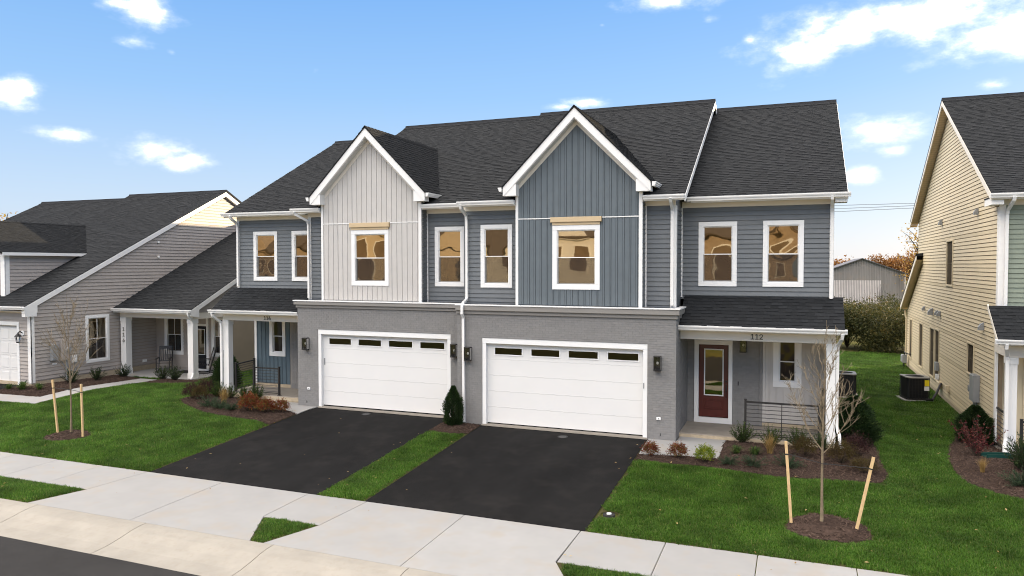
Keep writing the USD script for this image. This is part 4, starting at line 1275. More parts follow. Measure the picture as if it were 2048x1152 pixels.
def gable_roof(h, xm, ywall, yf, za, ze, xl, xr, yb_top, yb_eave, m_trim='white_trim'):
    """the steep front gable: two slopes meeting at xm, running back into the main roof"""
    half = (xr - xl) / 2 + .10
    zt = za + .048
    for sgn in (-1, 1):
        k = math.sqrt(2)
        fr, _ = slope_frame_x(xm + sgn * half, zt - half, 1.0, -sgn)
        L = half * k
        if sgn > 0:
            pg = Polygon([(yf - .018, 0), (2.2, 0), (yb_top, L), (yf - .018, L)])
        else:
            pg = Polygon([(-(yf - .018), 0), (-2.2, 0), (-yb_top, L), (-(yf - .018), L)])
        r = roof_slab('gable_roof', h, fr, pg, .035)
        shingles(r, fr, pg)
    ridge_caps(r, (xm, yf - .018, zt), (xm, yb_top, zt), slope=1.0, w=.11)
    # rake boards
    ff = FY(yf)
    b = MB()
    wdt = .285
    for sgn in (-1, 1):
        e = half - .10
        b.convex(ff, [(xm, za), (xm + sgn * e, za - e), (xm + sgn * e, za - e - wdt + .03), (xm + sgn * (e - .32), za - e - wdt + .03 + .0) if False else (xm + sgn * (e - .03), za - e - wdt + .03), (xm, za - wdt)], -.02, 0)
    obj('rake_board', b, m_trim, h)
    # boxed returns at the feet
    b = MB()
    for sgn in (-1, 1):
        e = half - .10
        fx = xm + sgn * e
        x_in = fx - sgn * .42
        pts = [(fx, za - e - wdt + .02), (fx, za - e), (x_in, za - e + .36 - .28), (x_in, za - e - wdt + .02)]
        b.convex(FY(yf + .012), pts, -(ywall - yf - .012), 0)
    obj('rake_return', b, m_trim, h)
    # sloping soffits
    b = MB()
    for sgn in (-1, 1):
        e = half - .12
        fr, _ = slope_frame_x(xm + sgn * e, za - e - .10, 1.0, -sgn)
        s0, s1 = (yf + .02, ywall) if sgn > 0 else (-ywall, -(yf + .02))
        n = 26
        for i in range(n):
            a0, a1 = e * math.sqrt(2) * i / n, e * math.sqrt(2) * (i + 1) / n
            b.fbox(fr, s0, s1, a0 + .004, a1 - .004, -.155, -.145)
        b.fbox(fr, s0, s1, 0, e * math.sqrt(2), -.14, -.12)
    obj('soffit', b, 'soffit_white', h)
    # little gutters along both feet
    g = MB()
    for sgn in (-1, 1):
        x = xm + sgn * (half - .06)
        z = zt - half + .045
        for (p0, p1, q0, q1) in ((.0, .118, -.035, 0), (.0, .100, -.085, -.035), (.0, .080, -.125, -.085)):
            a, c = sorted((x + sgn * p0, x + sgn * p1))
            g.box(a, c, yf - .02, 1.6, z + q0, z + q1)
    obj('gutter', g, 'gutter_white', h)


build_112()

# ------------------------------------------------------------------ house 114 (left half of the pair)
def build_114():
    h = thing('semi_detached_house', 'half of the pair with pale grey gable over its white garage door, number 114', 'house', group='semi-detached pair in the middle')
    Y0 = .517
    fg = FY(Y0)
    pg = Polygon([(-7.378, -.15), (-7.378, 3.475), (-.85, 3.475), (-.85, -.15)]).difference(sbox(-6.526, -.2, -1.34, 2.724))
    bw = wall('brick_wall', h, fg, pg, .2, 'mortar_grey')
    bricks(bw, fg, pg, lambda s, t: s < -6.5 and t < 2.4 or s > -1.34 and t < 2.2, z0=2.724)
    wall('side_wall', h, Frame((-7.376, Y0 + .2, 0), (0, -1, 0), (0, 0, 1)), sbox(-2.0, -.15, 0, 3.475), .15, 'mortar_grey')
    x0, x1 = -6.526, -1.34
    b = MB()
    b.cbox(fg, x0 + .002, x0 + .13, -.02, 2.722 - .17, -.16, -.012)
    b.cbox(fg, x1 - .13, x1 - .002, -.02, 2.722 - .17, -.16, -.012)
    b.cbox(fg, x0 + .002, x1 - .002, 2.722 - .17, 2.722, -.16, -.009)
    obj('garage_trim', b, 'white_vinyl', h)
    garage_door(h, fg, x0 + .10, x1 - .10, .045, 2.545, .14, [(x0 + .355 + 1.203 * k, x0 + 1.315 + 1.203 * k) for k in range(4)], None)
    obj('threshold', MB().box(x0, x1, Y0 - .045, Y0 + .30, -.12, .006), 'porch_concrete', h)
    obj('cable_box', MB().cbox(fg, x0 + .17, x0 + .20, 1.46, 1.70, -.14, -.118), 'grey_metal', h)
    c = MB()
    for (z0, z1, d) in ((3.475, 3.58, .045), (3.58, 3.70, .10)):
        c.cbox(fg, -7.378 - d, -.873, z0, z1, -.05, d, .008)
    cn = obj('cornice', c, 'cornice_grey', h)
    obj('cornice_cap', MB().cbox(fg, -7.5, -.888, 3.702, 3.742, -.05, .118, .006), 'white_trim', cn)
    obj('ledge_flashing', MB().box(-7.36, -.86, Y0 + .045, 1.03, 3.69, 3.728), 'roof_felt', h)
    lantern(h, fg, -6.975, 2.205)
    lantern(h, fg, -1.17, 2.205)
    outlet(h, fg, -6.915, .615)
    obj('vent_slot', MB().fbox(fg, -7.02, -7.0, .10, .175, 0, .014), 'plug_dark', h)
    # upper walls beside the bay
    fb = FY(1.007)
    z0, zf = 3.735, 6.69
    wb = (-2.144, -1.066, 4.264, 6.244)
    w = wall('wall', h, fb, sbox(-2.449, z0, -.83, 7.0).difference(hole(*wb)), .14, 'siding_blue_grey')
    lap(w, fb, sbox(-2.36, z0, -.86, zf).difference(full(*wb)), .138, 'siding_blue_grey', z0=zf)
    window(h, fb, *wb)
    obj('corner_board', MB().cbox(fb, -2.447, -2.405, z0, zf, 0, .026), 'white_trim', h)
    obj('frieze_board', MB().cbox(fb, -2.447, -.85, zf, zf + .205, 0, .034), 'cream_trim', h)
    w = wall('wall', h, fb, sbox(-7.25, z0, -6.414, 7.0), .14, 'siding_blue_grey')
    lap(w, fb, sbox(-7.12, z0, -6.414, zf), .138, 'siding_blue_grey', z0=zf)
    obj('corner_board', MB().cbox(fb, -7.252, -7.12, z0, zf, 0, .03), 'white_trim', h)
    obj('frieze_board', MB().cbox(fb, -7.255, -6.416, zf, zf + .205, 0, .034), 'cream_trim', h)
    # pale gable bay
    fc = FY(.631)
    xm, xl, xr = -4.426, -6.414, -2.449
    top = lambda x, za: za - abs(x - xm)
    wc = (-5.176, -3.697, 4.268, 6.175)
    pent = lambda a, b, za, zb: Polygon([(a, zb), (b, zb), (b, top(b, za)), (xm, za), (a, top(a, za))])
    w = wall('gable_wall', h, fc, pent(xl, xr, 9.46, z0).difference(hole(*wc)), .14, 'siding_pale_grey')
    field = pent(xl + .085, xr - .105, 9.115, z0 + .03)
    cut = unary_union([full(*wc), sbox(-5.25, 6.16, -3.63, 6.42)])
    board_batten(w, fc, field.intersection(sbox(-19, 0, 9, 6.388)).difference(cut), xm + .07, 'siding_pale_grey')
    board_batten(w, fc, field.intersection(sbox(-19, 6.42, 9, 20)).difference(cut), xm + .07, 'siding_pale_grey')
    window(h, fc, *wc, tw=.145)
    obj('band_board', MB().cbox(fc, xl + .085, -5.24, 6.388, 6.42, 0, .03).cbox(fc, -3.64, xr - .105, 6.388, 6.42, 0, .03), 'white_trim', h)
    obj('window_header', MB().cbox(fc, -5.176, -3.70, 6.177, 6.263, 0, .05).cbox(fc, -5.225, -3.65, 6.263, 6.418, 0, .085, .01), 'header_tan', h)
    obj('corner_board', MB().cbox(fc, xl - .002, xl + .085, z0, top(xl, 9.3), 0, .028).cbox(fc, xr - .105, xr + .002, z0, top(xr, 9.3), 0, .028), 'white_trim', h)
    rb = MB()
    for sgn in (-1, 1):
        e = 2.08
        rb.convex(fc, [(xm, 9.115), (xm + sgn * e, 9.115 - e), (xm + sgn * e, 9.115 - e + .40), (xm, 9.51)], 0.002, .026)
    obj('rake_frieze', rb, 'cream_trim', h)
    gable_roof(h, xm, .631, .331, 9.588, 7.315, -6.702, -2.193, 6.6, 7.9)
    w = wall('bay_side_wall', h, Frame((xr - .002, Y0 + .14, 0), (0, 1, 0), (0, 0, 1)), sbox(.0, z0, .36, 7.6), .1, 'siding_blue_grey')
    lap(w, Frame((xr - .002, 0, 0), (0, 1, 0), (0, 0, 1)), sbox(.67, z0, 1.0, 7.6), .138, 'siding_blue_grey', z0=zf)
    wall('bay_side_wall', h, Frame((xl, .65, 0), (0, -1, 0), (0, 0, 1)), sbox(-.36, z0, 0, 7.6), .1, 'siding_blue_grey')
    wall('side_wall', h, Frame((-7.25, 1.15, 0), (0, -1, 0), (0, 0, 1)), sbox(-.6, z0, 0, 7.2), .1, 'siding_blue_grey')
    # recessed wing
    fa = FY(1.701)
    w1, w2 = (-10.30, -9.185, 4.378, 6.254), (-8.515, -7.40, 4.378, 6.254)
    pg = sbox(-11.085, 4.0, -7.25, 7.0)
    w = wall('wall', h, fa, pg.difference(unary_union([hole(*w1), hole(*w2)])), .14, 'siding_blue_grey')
    lap(w, fa, sbox(-10.975, 4.1, -7.25, 6.69).difference(unary_union([full(*w1), full(*w2)])), .138, 'siding_blue_grey', z0=6.69, joints=True)
    window(h, fa, *w1)
    window(h, fa, *w2)
    obj('corner_board', MB().cbox(fa, -11.087, -10.975, 4.0, 6.69, 0, .03), 'white_trim', h)
    obj('frieze_board', MB().cbox(fa, -11.09, -7.25, 6.69, 6.88, 0, .034), 'cream_trim', h)
    wall('side_wall', h, Frame((-11.085, 1.84, 0), (0, -1, 0), (0, 0, 1)), Polygon([(0, 3.0), (-13.5, 3.0), (-13.5, 6.9), (-6.8, 10.5), (0, 6.9)]), .12, 'siding_blue_grey')
    wall('side_wall', h, Frame((-11.05, 2.72, 0), (0, -1, 0), (0, 0, 1)), sbox(-12.6, -.3, 0, 3.0), .12, 'siding_blue_grey')
    wall('overhang_floor', h, Frame((0, 0, 3.02), (1, 0, 0), (0, 1, 0)), sbox(-11.08, 1.72, -7.4, 2.6), .02, 'soffit_white')
    wall('rear_wall', h, Frame((0, 15.3, 0), (-1, 0, 0), (0, 0, 1)), sbox(.85, -.3, 11.08, 6.95), .12, 'siding_blue_grey')
    # roofs
    sl = .529
    fr, k = slope_frame(.607, 6.965, sl)
    L = (8.622 - .607) * k
    c0 = .60 * k
    pg = Polygon([(-7.60, 0), (-6.44, 0), (-6.44, c0), (-2.42, c0), (-2.42, 0), (-.80, 0), (-.80, L), (-7.60, L)])
    r = roof_slab('roof', h, fr, pg)
    shingles(r, fr, pg)
    yr, zr = 8.622, 6.965 + (8.622 - .607) * sl
    fr2, k = slope_frame(2 * yr - .607, 6.965, sl, -1)
    obj('roof_back', MB().poly(fr2, sbox(-7.60, 0, -.82, L), -.14, 0), 'ridge_dark', h)
    ridge_caps(r, (-7.60, yr, zr), (-.82, yr, zr))
    obj('rake_board', MB().poly(FXn(-7.60), Polygon([(-.607, 6.965), (-yr, zr), (-(2 * yr - .607), 6.965), (-(2 * yr - .607), 6.78), (-yr, zr - .19), (-.607, 6.78)]), -.02, .012), 'white_trim', h)
    fr, k = slope_frame(1.317, 6.95, sl - .006)
    L = (8.56 - 1.317) * k
    pg = sbox(-11.388, 0, -7.4, L)
    r2 = roof_slab('roof', h, fr, pg)
    shingles(r2, fr, pg)
    yr2, zr2 = 8.56, 6.95 + (8.56 - 1.317) * (sl - .006)
    fr2, k = slope_frame(2 * yr2 - 1.317, 6.95, sl - .006, -1)
    obj('roof_back', MB().poly(fr2, sbox(-11.388, 0, -7.4, L), -.14, 0), 'ridge_dark', h)
    ridge_caps(r2, (-11.388, yr2, zr2), (-7.6, yr2, zr2))
    obj('rake_board', MB().poly(FXn(-11.388), Polygon([(-1.317, 6.95), (-yr2, zr2), (-(2 * yr2 - 1.317), 6.95), (-(2 * yr2 - 1.317), 6.77), (-yr2, zr2 - .19), (-1.317, 6.77)]), -.02, .012), 'white_trim', h)
    # unseen wing behind the ridge, added to cast shade on the left gable
    wall('added_wing_wall', h, FXp(-6.9), sbox(10.5, -.3, 27.5, 9.1), .12, 'siding_blue_grey')
    wall('added_wing_wall', h, Frame((-11.05, 0, 0), (0, -1, 0), (0, 0, 1)), sbox(-27.5, -.3, -15.3, 9.1), .12, 'siding_blue_grey')
    wall('added_wing_wall', h, Frame((0, 27.5, 0), (-1, 0, 0), (0, 0, 1)), Polygon([(6.9, -.3), (11.05, -.3), (11.05, 9.1), (9.0, 10.8), (6.9, 9.1)]), .12, 'siding_blue_grey')
    for sgn in (-1, 1):
        fr3, kk = slope_frame_x(-9.0 + sgn * 2.3, 10.95 - 2.3 * .8, .8, -sgn)
        obj('added_wing_roof', MB().poly(fr3, sbox(*( (10.2, 0, 27.9, 2.3 * kk) if sgn > 0 else (-27.9, 0, -10.2, 2.3 * kk))), -.12, 0), 'ridge_dark', h)
    # eaves
    obj('soffit', MB().box(-7.58, -6.44, .62, 1.007, 6.86, 6.875).box(-2.42, -.82, .62, 1.007, 6.86, 6.875).box(-11.37, -7.62, 1.33, 1.701, 6.85, 6.865), 'soffit_white', h)
    obj('fascia', MB().box(-7.60, -6.44, .60, .62, 6.81, 6.96).box(-2.42, -.82, .60, .62, 6.81, 6.96).box(-11.388, -7.62, 1.31, 1.33, 6.80, 6.945), 'white_trim', h)
    gutter('gutter', h, -7.66, -6.44, .598, 6.975)
    gutter('gutter', h, -2.42, -.82, .598, 6.975)
    gutter('gutter', h, -11.46, -7.45, 1.308, 6.96)
    downspout(h, [(-11.02, 1.22, 6.86), (-11.02, 1.27, 6.76), (-11.01, 1.58, 6.58), (-11.01, 1.63, 6.45), (-11.01, 1.63, 4.16)])
    downspout(h, [(-7.50, .52, 6.87), (-7.48, .57, 6.77), (-7.20, .88, 6.56), (-7.185, .93, 6.42), (-7.185, .93, 3.80)])
    # porch
    zp = .16
    fe = FY(2.57)
    we = (-10.32, -9.54, 1.385, 2.97)
    w = wall('porch_wall', h, fe, sbox(-11.05, -.1, -9.22, 3.3).difference(hole(*we)), .14, 'siding_deep_blue')
    board_batten(w, fe, sbox(-10.94, zp + .14, -9.32, 3.02).difference(full(*we)), -10.5, 'siding_deep_blue')
    obj('corner_board', MB().cbox(fe, -11.052, -10.94, zp + .1, 3.02, 0, .026), 'white_trim', h)
    obj('corner_board', MB().cbox(fe, -9.32, -9.215, zp, 3.02, 0, .026), 'cornice_grey', h)
    obj('foundation', MB().box(-11.04, -9.22, 2.55, 2.58, zp - .1, zp + .125), 'foundation_tan', h)
    window(h, fe, *we, tw=.15, screen=False, glass='garage_glass')
    fd = FY(2.50)
    bw3 = wall('brick_wall', h, fd, sbox(-9.215, -.1, -7.39, 3.4), .2, 'mortar_grey')
    bricks(bw3, fd, sbox(-9.21, zp, -7.39, 3.02), lambda s, t: False, z0=2.724)
    obj('porch_floor', MB().box(-11.12, -7.385, .95, 2.55, -.25, zp), 'porch_concrete', h)
    stp = obj('step_edge', MB().box(-11.12, -7.385, .915, .949, -.25, zp - .03), 'foundation_tan', h)
    xs = np.linspace(-11.12, -7.385, 13)
    for a, c in zip(xs[:-1], xs[1:]):
        obj('brick', MB().cbox(FY(.915), a + .003, c - .003, zp - .15, zp - .032, 0, .012, .004, RNG.uniform(.1, .9)), 'foundation_tan', stp)
    porch_roof(h, -11.388, -7.385, .606, 3.303, 1.701, 4.115, single=290)
    gutter('gutter', h, -11.46, -7.385, .598, 3.31)
    obj('porch_fascia', MB().box(-11.388, -7.385, .598, .62, 3.15, 3.28), 'white_trim', h)
    bm = MB().cbox(FY(.888), -11.095, -7.385, 2.905, 3.15, -.24, 0, .006)
    bm.box(-11.095, -10.86, 1.13, 2.55, 2.905, 3.15)
    obj('porch_beam', bm, 'cream_trim', h)
    obj('porch_ceiling', MB().box(-10.85, -7.385, 1.13, 2.55, 3.10, 3.12), 'soffit_white', h)
    obj('soffit', MB().box(-11.388, -7.385, .62, .888, 3.155, 3.17), 'soffit_white', h)
    column(h, -11.09, -10.85, .893, 1.13, zp - .05, 2.905)
    number(h, FY(.888), '114', -9.19, 2.955, .14)
    downspout(h, [(-11.30, .53, 3.20), (-11.30, .56, 3.08), (-11.16, .84, 2.82), (-11.145, .85, 2.66), (-11.145, .85, .30), (-11.16, .70, .10)])
    railing(h, 'railing', (-10.75, 1.15), (-10.99, 2.45), zp, h=1.1, cables=10, mid=False)
    railing(h, 'railing', (-9.78, 1.02), (-8.62, 1.02), zp, h=1.05, mid=False, posts=(True, True))
    return h


build_114()

# ------------------------------------------------------------------ the taupe house on the left, number 116
def build_116():
    h = thing('bungalow', 'taupe sided low house with long dark roof and recessed porch, number 116', 'house')
    X = XL
    fx = FXp(X)
    zb = -.05
    # side wall: one plane up to the rake
    sl = .503
    ze, ye = 3.28, -.36                      # eave line of the roof's upper face
    rk = lambda y: ze + sl * (y - ye)
    yr = 11.05
    side = Polygon([(.0, zb - .3), (.0, rk(0) - .16), (yr, rk(yr) - .16), (19.5, rk(yr) - .16 - sl * 8.45), (19.5, zb - .3)])
    win = (2.50, 3.70, .60, 2.735)
    w = wall('side_wall', h, fx, side.difference(hole(*win)), .14, 'siding_shade_gap')
    sid = Polygon([(.15, zb + .18), (.15, rk(.15) - .34), (yr, rk(yr) - .34), (12.6, rk(yr) - .34 - sl * 1.55), (12.6, zb + .18)])
    # the porch wing's roof butts the wall along this line
    lap(w, fx, sid.difference(full(*win)), .155, 'siding_taupe', z0=rk(0) - .2, proud=.030, joints=True)
    window(h, fx, *win, curtain=True, muntin=True)
    obj('foundation', MB().fbox(fx, .0, 13.0, zb - .3, zb + .17, -.05, .006).box(-30, X, -.004, .1, zb - .3, zb + .14), 'foundation_tan', h)
    fg = FY(0.0)
    w = wall('front_wall', h, fg, sbox(-27.0, zb - .3, X, 3.2).difference(sbox(-26.2, -.5, -21.07, 2.62)), .14, 'siding_taupe')
    lap(w, fg, sbox(-21.05, zb + .14, X - .15, 3.0), .155, 'siding_taupe', z0=3.0, proud=.030)
    lap(w, fg, sbox(-26.2, 2.64, -21.05, 3.0), .155, 'siding_taupe', z0=3.0, proud=.030)
    obj('corner_board', MB().cbox(fg, X - .15, X + .03, zb + .12, 3.0, -.02, .032).cbox(fx, -.03, .15, zb + .12, 3.08, -.02, .030), 'white_trim', h)
    obj('garage_trim', MB().cbox(fg, -21.2, -21.06, zb - .02, 2.62, -.1, .034).cbox(fg, -26.2, -21.2, 2.46, 2.62, -.1, .03), 'white_vinyl', h)
    gd = obj('garage_door', MB().fbox(fg, -26.1, -21.2, zb - .02, 2.46, -.2, -.16), 'garage_white', h)
    for k in range(4):
        for i in range(8):
            a = -21.22 - i * .60
            z = zb + .01 + k * .61
            q = MB().cbox(fg, a - .595, a - .002, z, z + .605, -.16, -.10, .006)
            q.cbox(fg, a - .52, a - .08, z + .09, z + .515, -.10, -.088, .008)
            obj('door_panel', q, 'garage_white', gd)
    obj('frieze_board', MB().cbox(fg, -27, X + .03, 3.0, 3.2, 0, .034), 'cream_trim', h)
    # coach lamp beside the garage
    lm = MB()
    cx, cz = -20.85, 2.06
    lm.tube([(cx, -.03, cz + .10), (cx, -.14, cz + .17), (cx, -.22, cz + .12)], .022, 6)
    lm.tube([(cx, -.22, cz + .12), (cx, -.22, cz + .06), (cx, -.22, cz - .02), (cx, -.22, cz - .03)], [.02, .06, .135, .135], 8)
    for a in range(6):
        t = a * math.pi / 3
        lm.tube([(cx + .11 * math.cos(t), -.22 + .11 * math.sin(t), cz - .03), (cx + .065 * math.cos(t), -.22 + .065 * math.sin(t), cz - .26)], .008, 4)
    lm.tube([(cx, -.22, cz - .25), (cx, -.22, cz - .29)], .07, 8)
    lp = obj('wall_lamp', lm, 'black_metal', h)
    obj('back_plate', MB().tube([(cx, -.005, cz + .10), (cx, -.035, cz + .10)], .105, 14), 'plug_white', lp)
    obj('lamp_glass', MB().tube([(cx, -.22, cz - .03), (cx, -.22, cz - .25)], [.10, .055], 8, caps=False), 'lamp_clear', lp)
    # roofs: right part over the garage, left part set a little lower
    xr, xj, xl = X + .16, -27.5, -34.9
    fr, k = slope_frame(ye, ze, sl)
    L = (yr - ye) * k
    pg = sbox(xj, 0, xr, L)
    r = roof_slab('roof', h, fr, pg)
    shingles(r, fr, pg, wmin=.2, wmax=.5)
    zr = rk(yr)
    fr2, k = slope_frame(2 * yr - ye, ze, sl, -1)
    obj('roof_back', MB().poly(fr2, sbox(xj, 0, xr, L), -.14, 0), 'ridge_dark', h)
    ridge_caps(r, (xj, yr, zr), (xr, yr, zr))
    fr, k = slope_frame(ye + 1.0, ze + .30, sl)
    yr2 = yr + .0
    L2 = (yr2 - ye - 1.0) * k
    pg = sbox(xl, 0, xj - .01, L2)
    r2 = roof_slab('roof', h, fr, pg)
    shingles(r2, fr, pg, wmin=.2, wmax=.5)
    zr2 = ze + .30 + sl * (yr2 - ye - 1.0)
    fr2, k = slope_frame(2 * yr2 - ye - 1.0, ze + .3, sl, -1)
    obj('roof_back', MB().poly(fr2, sbox(xl, 0, xj - .01, L2), -.14, 0), 'ridge_dark', h)
    ridge_caps(r2, (xl, yr2, zr2), (xj - .01, yr2, zr2))
    fk = FXp(xr)
    obj('rake_board', MB().poly(fk, Polygon([(ye, ze - .02), (yr, zr - .02), (2 * yr - ye, ze - .02), (2 * yr - ye, ze - .25), (yr, zr - .25), (ye + .55, rk(ye + .55) - .25), (ye + .55, ze - .26), (ye, ze - .26)]), -.16, .014), 'white_trim', h)
    obj('eave_return', MB().box(X - .02, X + .172, ye + .02, .16, ze - .42, ze - .20), 'white_trim', h)
    obj('soffit', MB().box(-27, X + .15, ye + .02, 0, ze - .20, ze - .18), 'soffit_white', h)
    gutter('gutter', h, -27.4, xr + .02, ye - .01, ze + .0)
    # left block under the lower roof
    wall('front_wall', h, FY(1.2), sbox(xl + .3, zb - .3, -27.0, 3.9), .14, 'siding_taupe')
    wall('rear_wall', h, Frame((0, 21.5, 0), (-1, 0, 0), (0, 0, 1)), sbox(-X, -.3, 34.5, 3.6), .12, 'siding_taupe')
    wall('side_wall', h, FXn(xl + .3), Polygon([(-1.2, -.3), (-1.2, 3.9), (-yr, zr2 - .3), (-20.5, 3.9), (-20.5, -.3)]), .12, 'siding_taupe')
    # dormer with its cheek turned this way
    cx, zt = -22.5, 5.56
    fc = FXp(cx)
    ck = Polygon([(.42, rk(.42) - .05), (.42, zt - .12), ((zt - .12 - ze) / sl + ye, zt - .12)])
    w = wall('dormer_wall', h, fc, ck, .12, 'siding_taupe')
    lap(w, fc, Polygon([(.60, rk(.60) + .02), (.60, zt - .14), ((zt - .14 - ze) / sl + ye - .06, zt - .14)]), .155, 'siding_taupe', z0=zt - .14, proud=.030)
    obj('corner_board', MB().cbox(fc, .40, .60, rk(.5) - .02, zt - .12, -.02, .03).cbox(FY(.40), cx - .22, cx + .03, rk(.4) - .1, zt - .12, -.02, .03), 'white_trim', h)
    wall('dormer_wall', h, FY(.42), Polygon([(-29.8, 3.5), (cx, 3.5), (cx, zt - .12), (-26.15, 6.98), (-29.8, zt - .12)]), .1, 'siding_taupe')
    ds = .395
    for sgn in (-1, 1):
        xe = -26.15 + sgn * 3.9
        f3, k3 = slope_frame_x(xe, 7.07 - 3.9 * ds, ds, -sgn)
        L3 = 3.9 * k3
        ye3 = (7.07 - 3.9 * ds - ze) / sl + ye + .3
        yt3 = (7.07 - ze) / sl + ye + .3
        pts = [(.16, 0), (ye3, 0), (yt3, L3), (.16, L3)]
        pg = Polygon(pts if sgn > 0 else [(-a, b) for a, b in pts])
        rr = roof_slab('dormer_roof', h, f3, pg, .08)
        shingles(rr, f3, pg)
    ridge_caps(h + '/dormer_roof', (-26.15, .16, 7.07), (-26.15, yt3, 7.07), slope=ds)
    obj('dormer_fascia', MB().box(-22.25, -22.225, .16, 4.15, zt - .16, zt - .025).box(-22.5, -22.25, .18, 4.1, zt - .155, zt - .14), 'white_trim', h)
    # porch wing, its roof butting the side wall
    zw, yw, sw = 2.985, 3.9, .487
    xr2 = -15.72
    fr, k = slope_frame(yw, zw, sw)
    yrw = 13.2
    Lw = (yrw - yw) * k
    pg = sbox(X + .005, 0, xr2, Lw)
    r = roof_slab('porch_roof', h, fr, pg)
    shingles(r, fr, pg, wmin=.16, wmax=.42)
    fr2, k = slope_frame(2 * yrw - yw, zw, sw, -1)
    obj('roof_back', MB().poly(fr2, sbox(X + .1, 0, xr2, Lw), -.14, 0), 'ridge_dark', h)
    zrw = zw + sw * (yrw - yw)
    wk = lambda y: zw + sw * (y - yw)
    obj('rake_board', MB().poly(FXp(xr2), Polygon([(yw, zw - .02), (yrw, zrw - .02), (2 * yrw - yw, zw - .02), (2 * yrw - yw, zw - .24), (yrw, zrw - .24), (yw + .5, wk(yw + .5) - .24), (yw + .5, zw - .34), (yw, zw - .25)]), -.03, .012), 'white_trim', h)
    gutter('gutter', h, X - .04, xr2 + .04, yw - .008, zw + .01)
    xg = -15.95
    fw = FXp(xg)
    w = wall('wing_gable', h, fw, Polygon([(4.3, 2.82), (4.3, wk(4.3) - .12), (yrw, zrw - .12), (21, 2.9), (21, -.3), (6.35, -.3), (6.35, 2.82)]), .12, 'siding_taupe')
    lap(w, fw, Polygon([(4.45, 2.84), (4.45, wk(4.45) - .26), (10.0, wk(10) - .26), (10.0, .1), (6.50, .1), (6.50, 2.84)]), .155, 'siding_taupe', z0=2.84, proud=.030)
    obj('corner_board', MB().cbox(fw, 6.32, 6.50, .06, 2.56, -.02, .03), 'white_trim', h)
    bm = MB().cbox(FY(4.25), X + .04, xg + .012, 2.56, 2.845, -.26, 0, .006)
    bm.box(xg - .24, xg + .012, 4.51, 6.35, 2.56, 2.835)
    obj('porch_beam', bm, 'cream_trim', h)
    obj('porch_ceiling', MB().box(X + .02, xg - .02, 4.2, 6.4, 2.80, 2.82), 'soffit_white', h)
    obj('porch_fascia', MB().box(X + .02, xr2, 3.9, 3.925, 2.80, 2.96), 'white_trim', h)
    column(h, -20.30, -19.98, 4.24, 4.56, -.14, 2.56)
    column(h, -16.24, -15.94, 4.24, 4.54, -.14, 2.56)
    number(h, FY(4.235), '116', -20.19, 1.92, .17, vertical=True)
    downspout(h, [(-15.80, 3.83, 2.88), (-15.80, 3.86, 2.76), (-15.86, 4.12, 2.52), (-15.87, 4.17, 2.38), (-15.87, 4.17, .18), (-15.82, 4.08, .04), (-15.74, 3.92, -.06)])
    obj('porch_floor', MB().box(X + .01, xg + .1, 3.95, 6.35, -.4, -.10), 'concrete_walk', h, tone=True)
    # porch back wall
    fbk = FY(6.35)
    wa, wb2 = (-19.83, -18.62, .62, 2.56), (-16.88, -16.05, .62, 2.56)
    w = wall('porch_wall', h, fbk, sbox(X, -.3, xg, 3.1).difference(unary_union([hole(*wa), hole(*wb2), sbox(-18.2, -.2, -17.18, 2.05)])), .12, 'siding_taupe')
    lap(w, fbk, sbox(X + .03, -.0, xg - .03, 2.79).difference(unary_union([full(*wa), full(*wb2), sbox(-18.34, -.2, -17.04, 2.62)])), .155, 'siding_taupe', z0=2.79, proud=.030)
    window(h, fbk, *wa, tw=.15, muntin=True)
    window(h, fbk, *wb2, tw=.15, muntin=True, curtain=True)
    obj('door_trim', MB().cbox(fbk, -18.33, -18.19, -.09, 2.6, -.02, .04).cbox(fbk, -17.19, -17.05, -.09, 2.6, -.02, .04).cbox(fbk, -18.19, -17.19, 2.06, 2.16, -.02, .036).cbox(fbk, -18.33, -17.05, 2.48, 2.62, -.02, .044).cbox(fbk, -18.19, -17.19, -.095, -.01, -.02, .036), 'white_vinyl', h)
    obj('transom', MB().fbox(fbk, -18.19, -17.19, 2.16, 2.48, -.05, -.04), 'door_glass', h)
    front_door(h, fbk, -18.18, -17.2, -.0, 2.05, 'door_black')
    # meters and boxes on the side wall
    b = obj('meter_box', MB().cbox(fx, .80, 1.10, .92, 1.60, .016, .16, .012), 'grey_metal', h)
    obj('conduit', MB().tube([fx.P(1.52, .9, .07), fx.P(1.52, -.1, .07)], .045, 8), 'grey_metal', b)
    b = obj('meter_box', MB().cbox(fx, 1.24, 1.62, .88, 1.76, .016, .17, .012), 'siding_taupe', h, tone=True)
    obj('meter', MB().tube([fx.P(1.52, 1.34, .16), fx.P(1.52, 1.34, .27)], .09, 14), 'meter_glass', b)
    obj('cable_box', MB().cbox(fx, 1.78, 2.02, .72, 1.04, .016, .09, .01), 'plug_white', h)
    obj('spigot_plate', MB().cbox(fx, .90, 1.08, .74, .79, .016, .06, .006), 'plug_white', h)
    for z in (6.12, 5.40):
        v = MB().tube([fx.P(6.54, z, .012), fx.P(6.54, z, .07)], .055, 10)
        obj('vent_pipe', v, 'plug_white', h)
    ob = obj('outlet_cover', MB().cbox(fx, 5.50, 5.72, .28, .40, .016, .07, .01), 'plug_white', h)
    return h


build_116()


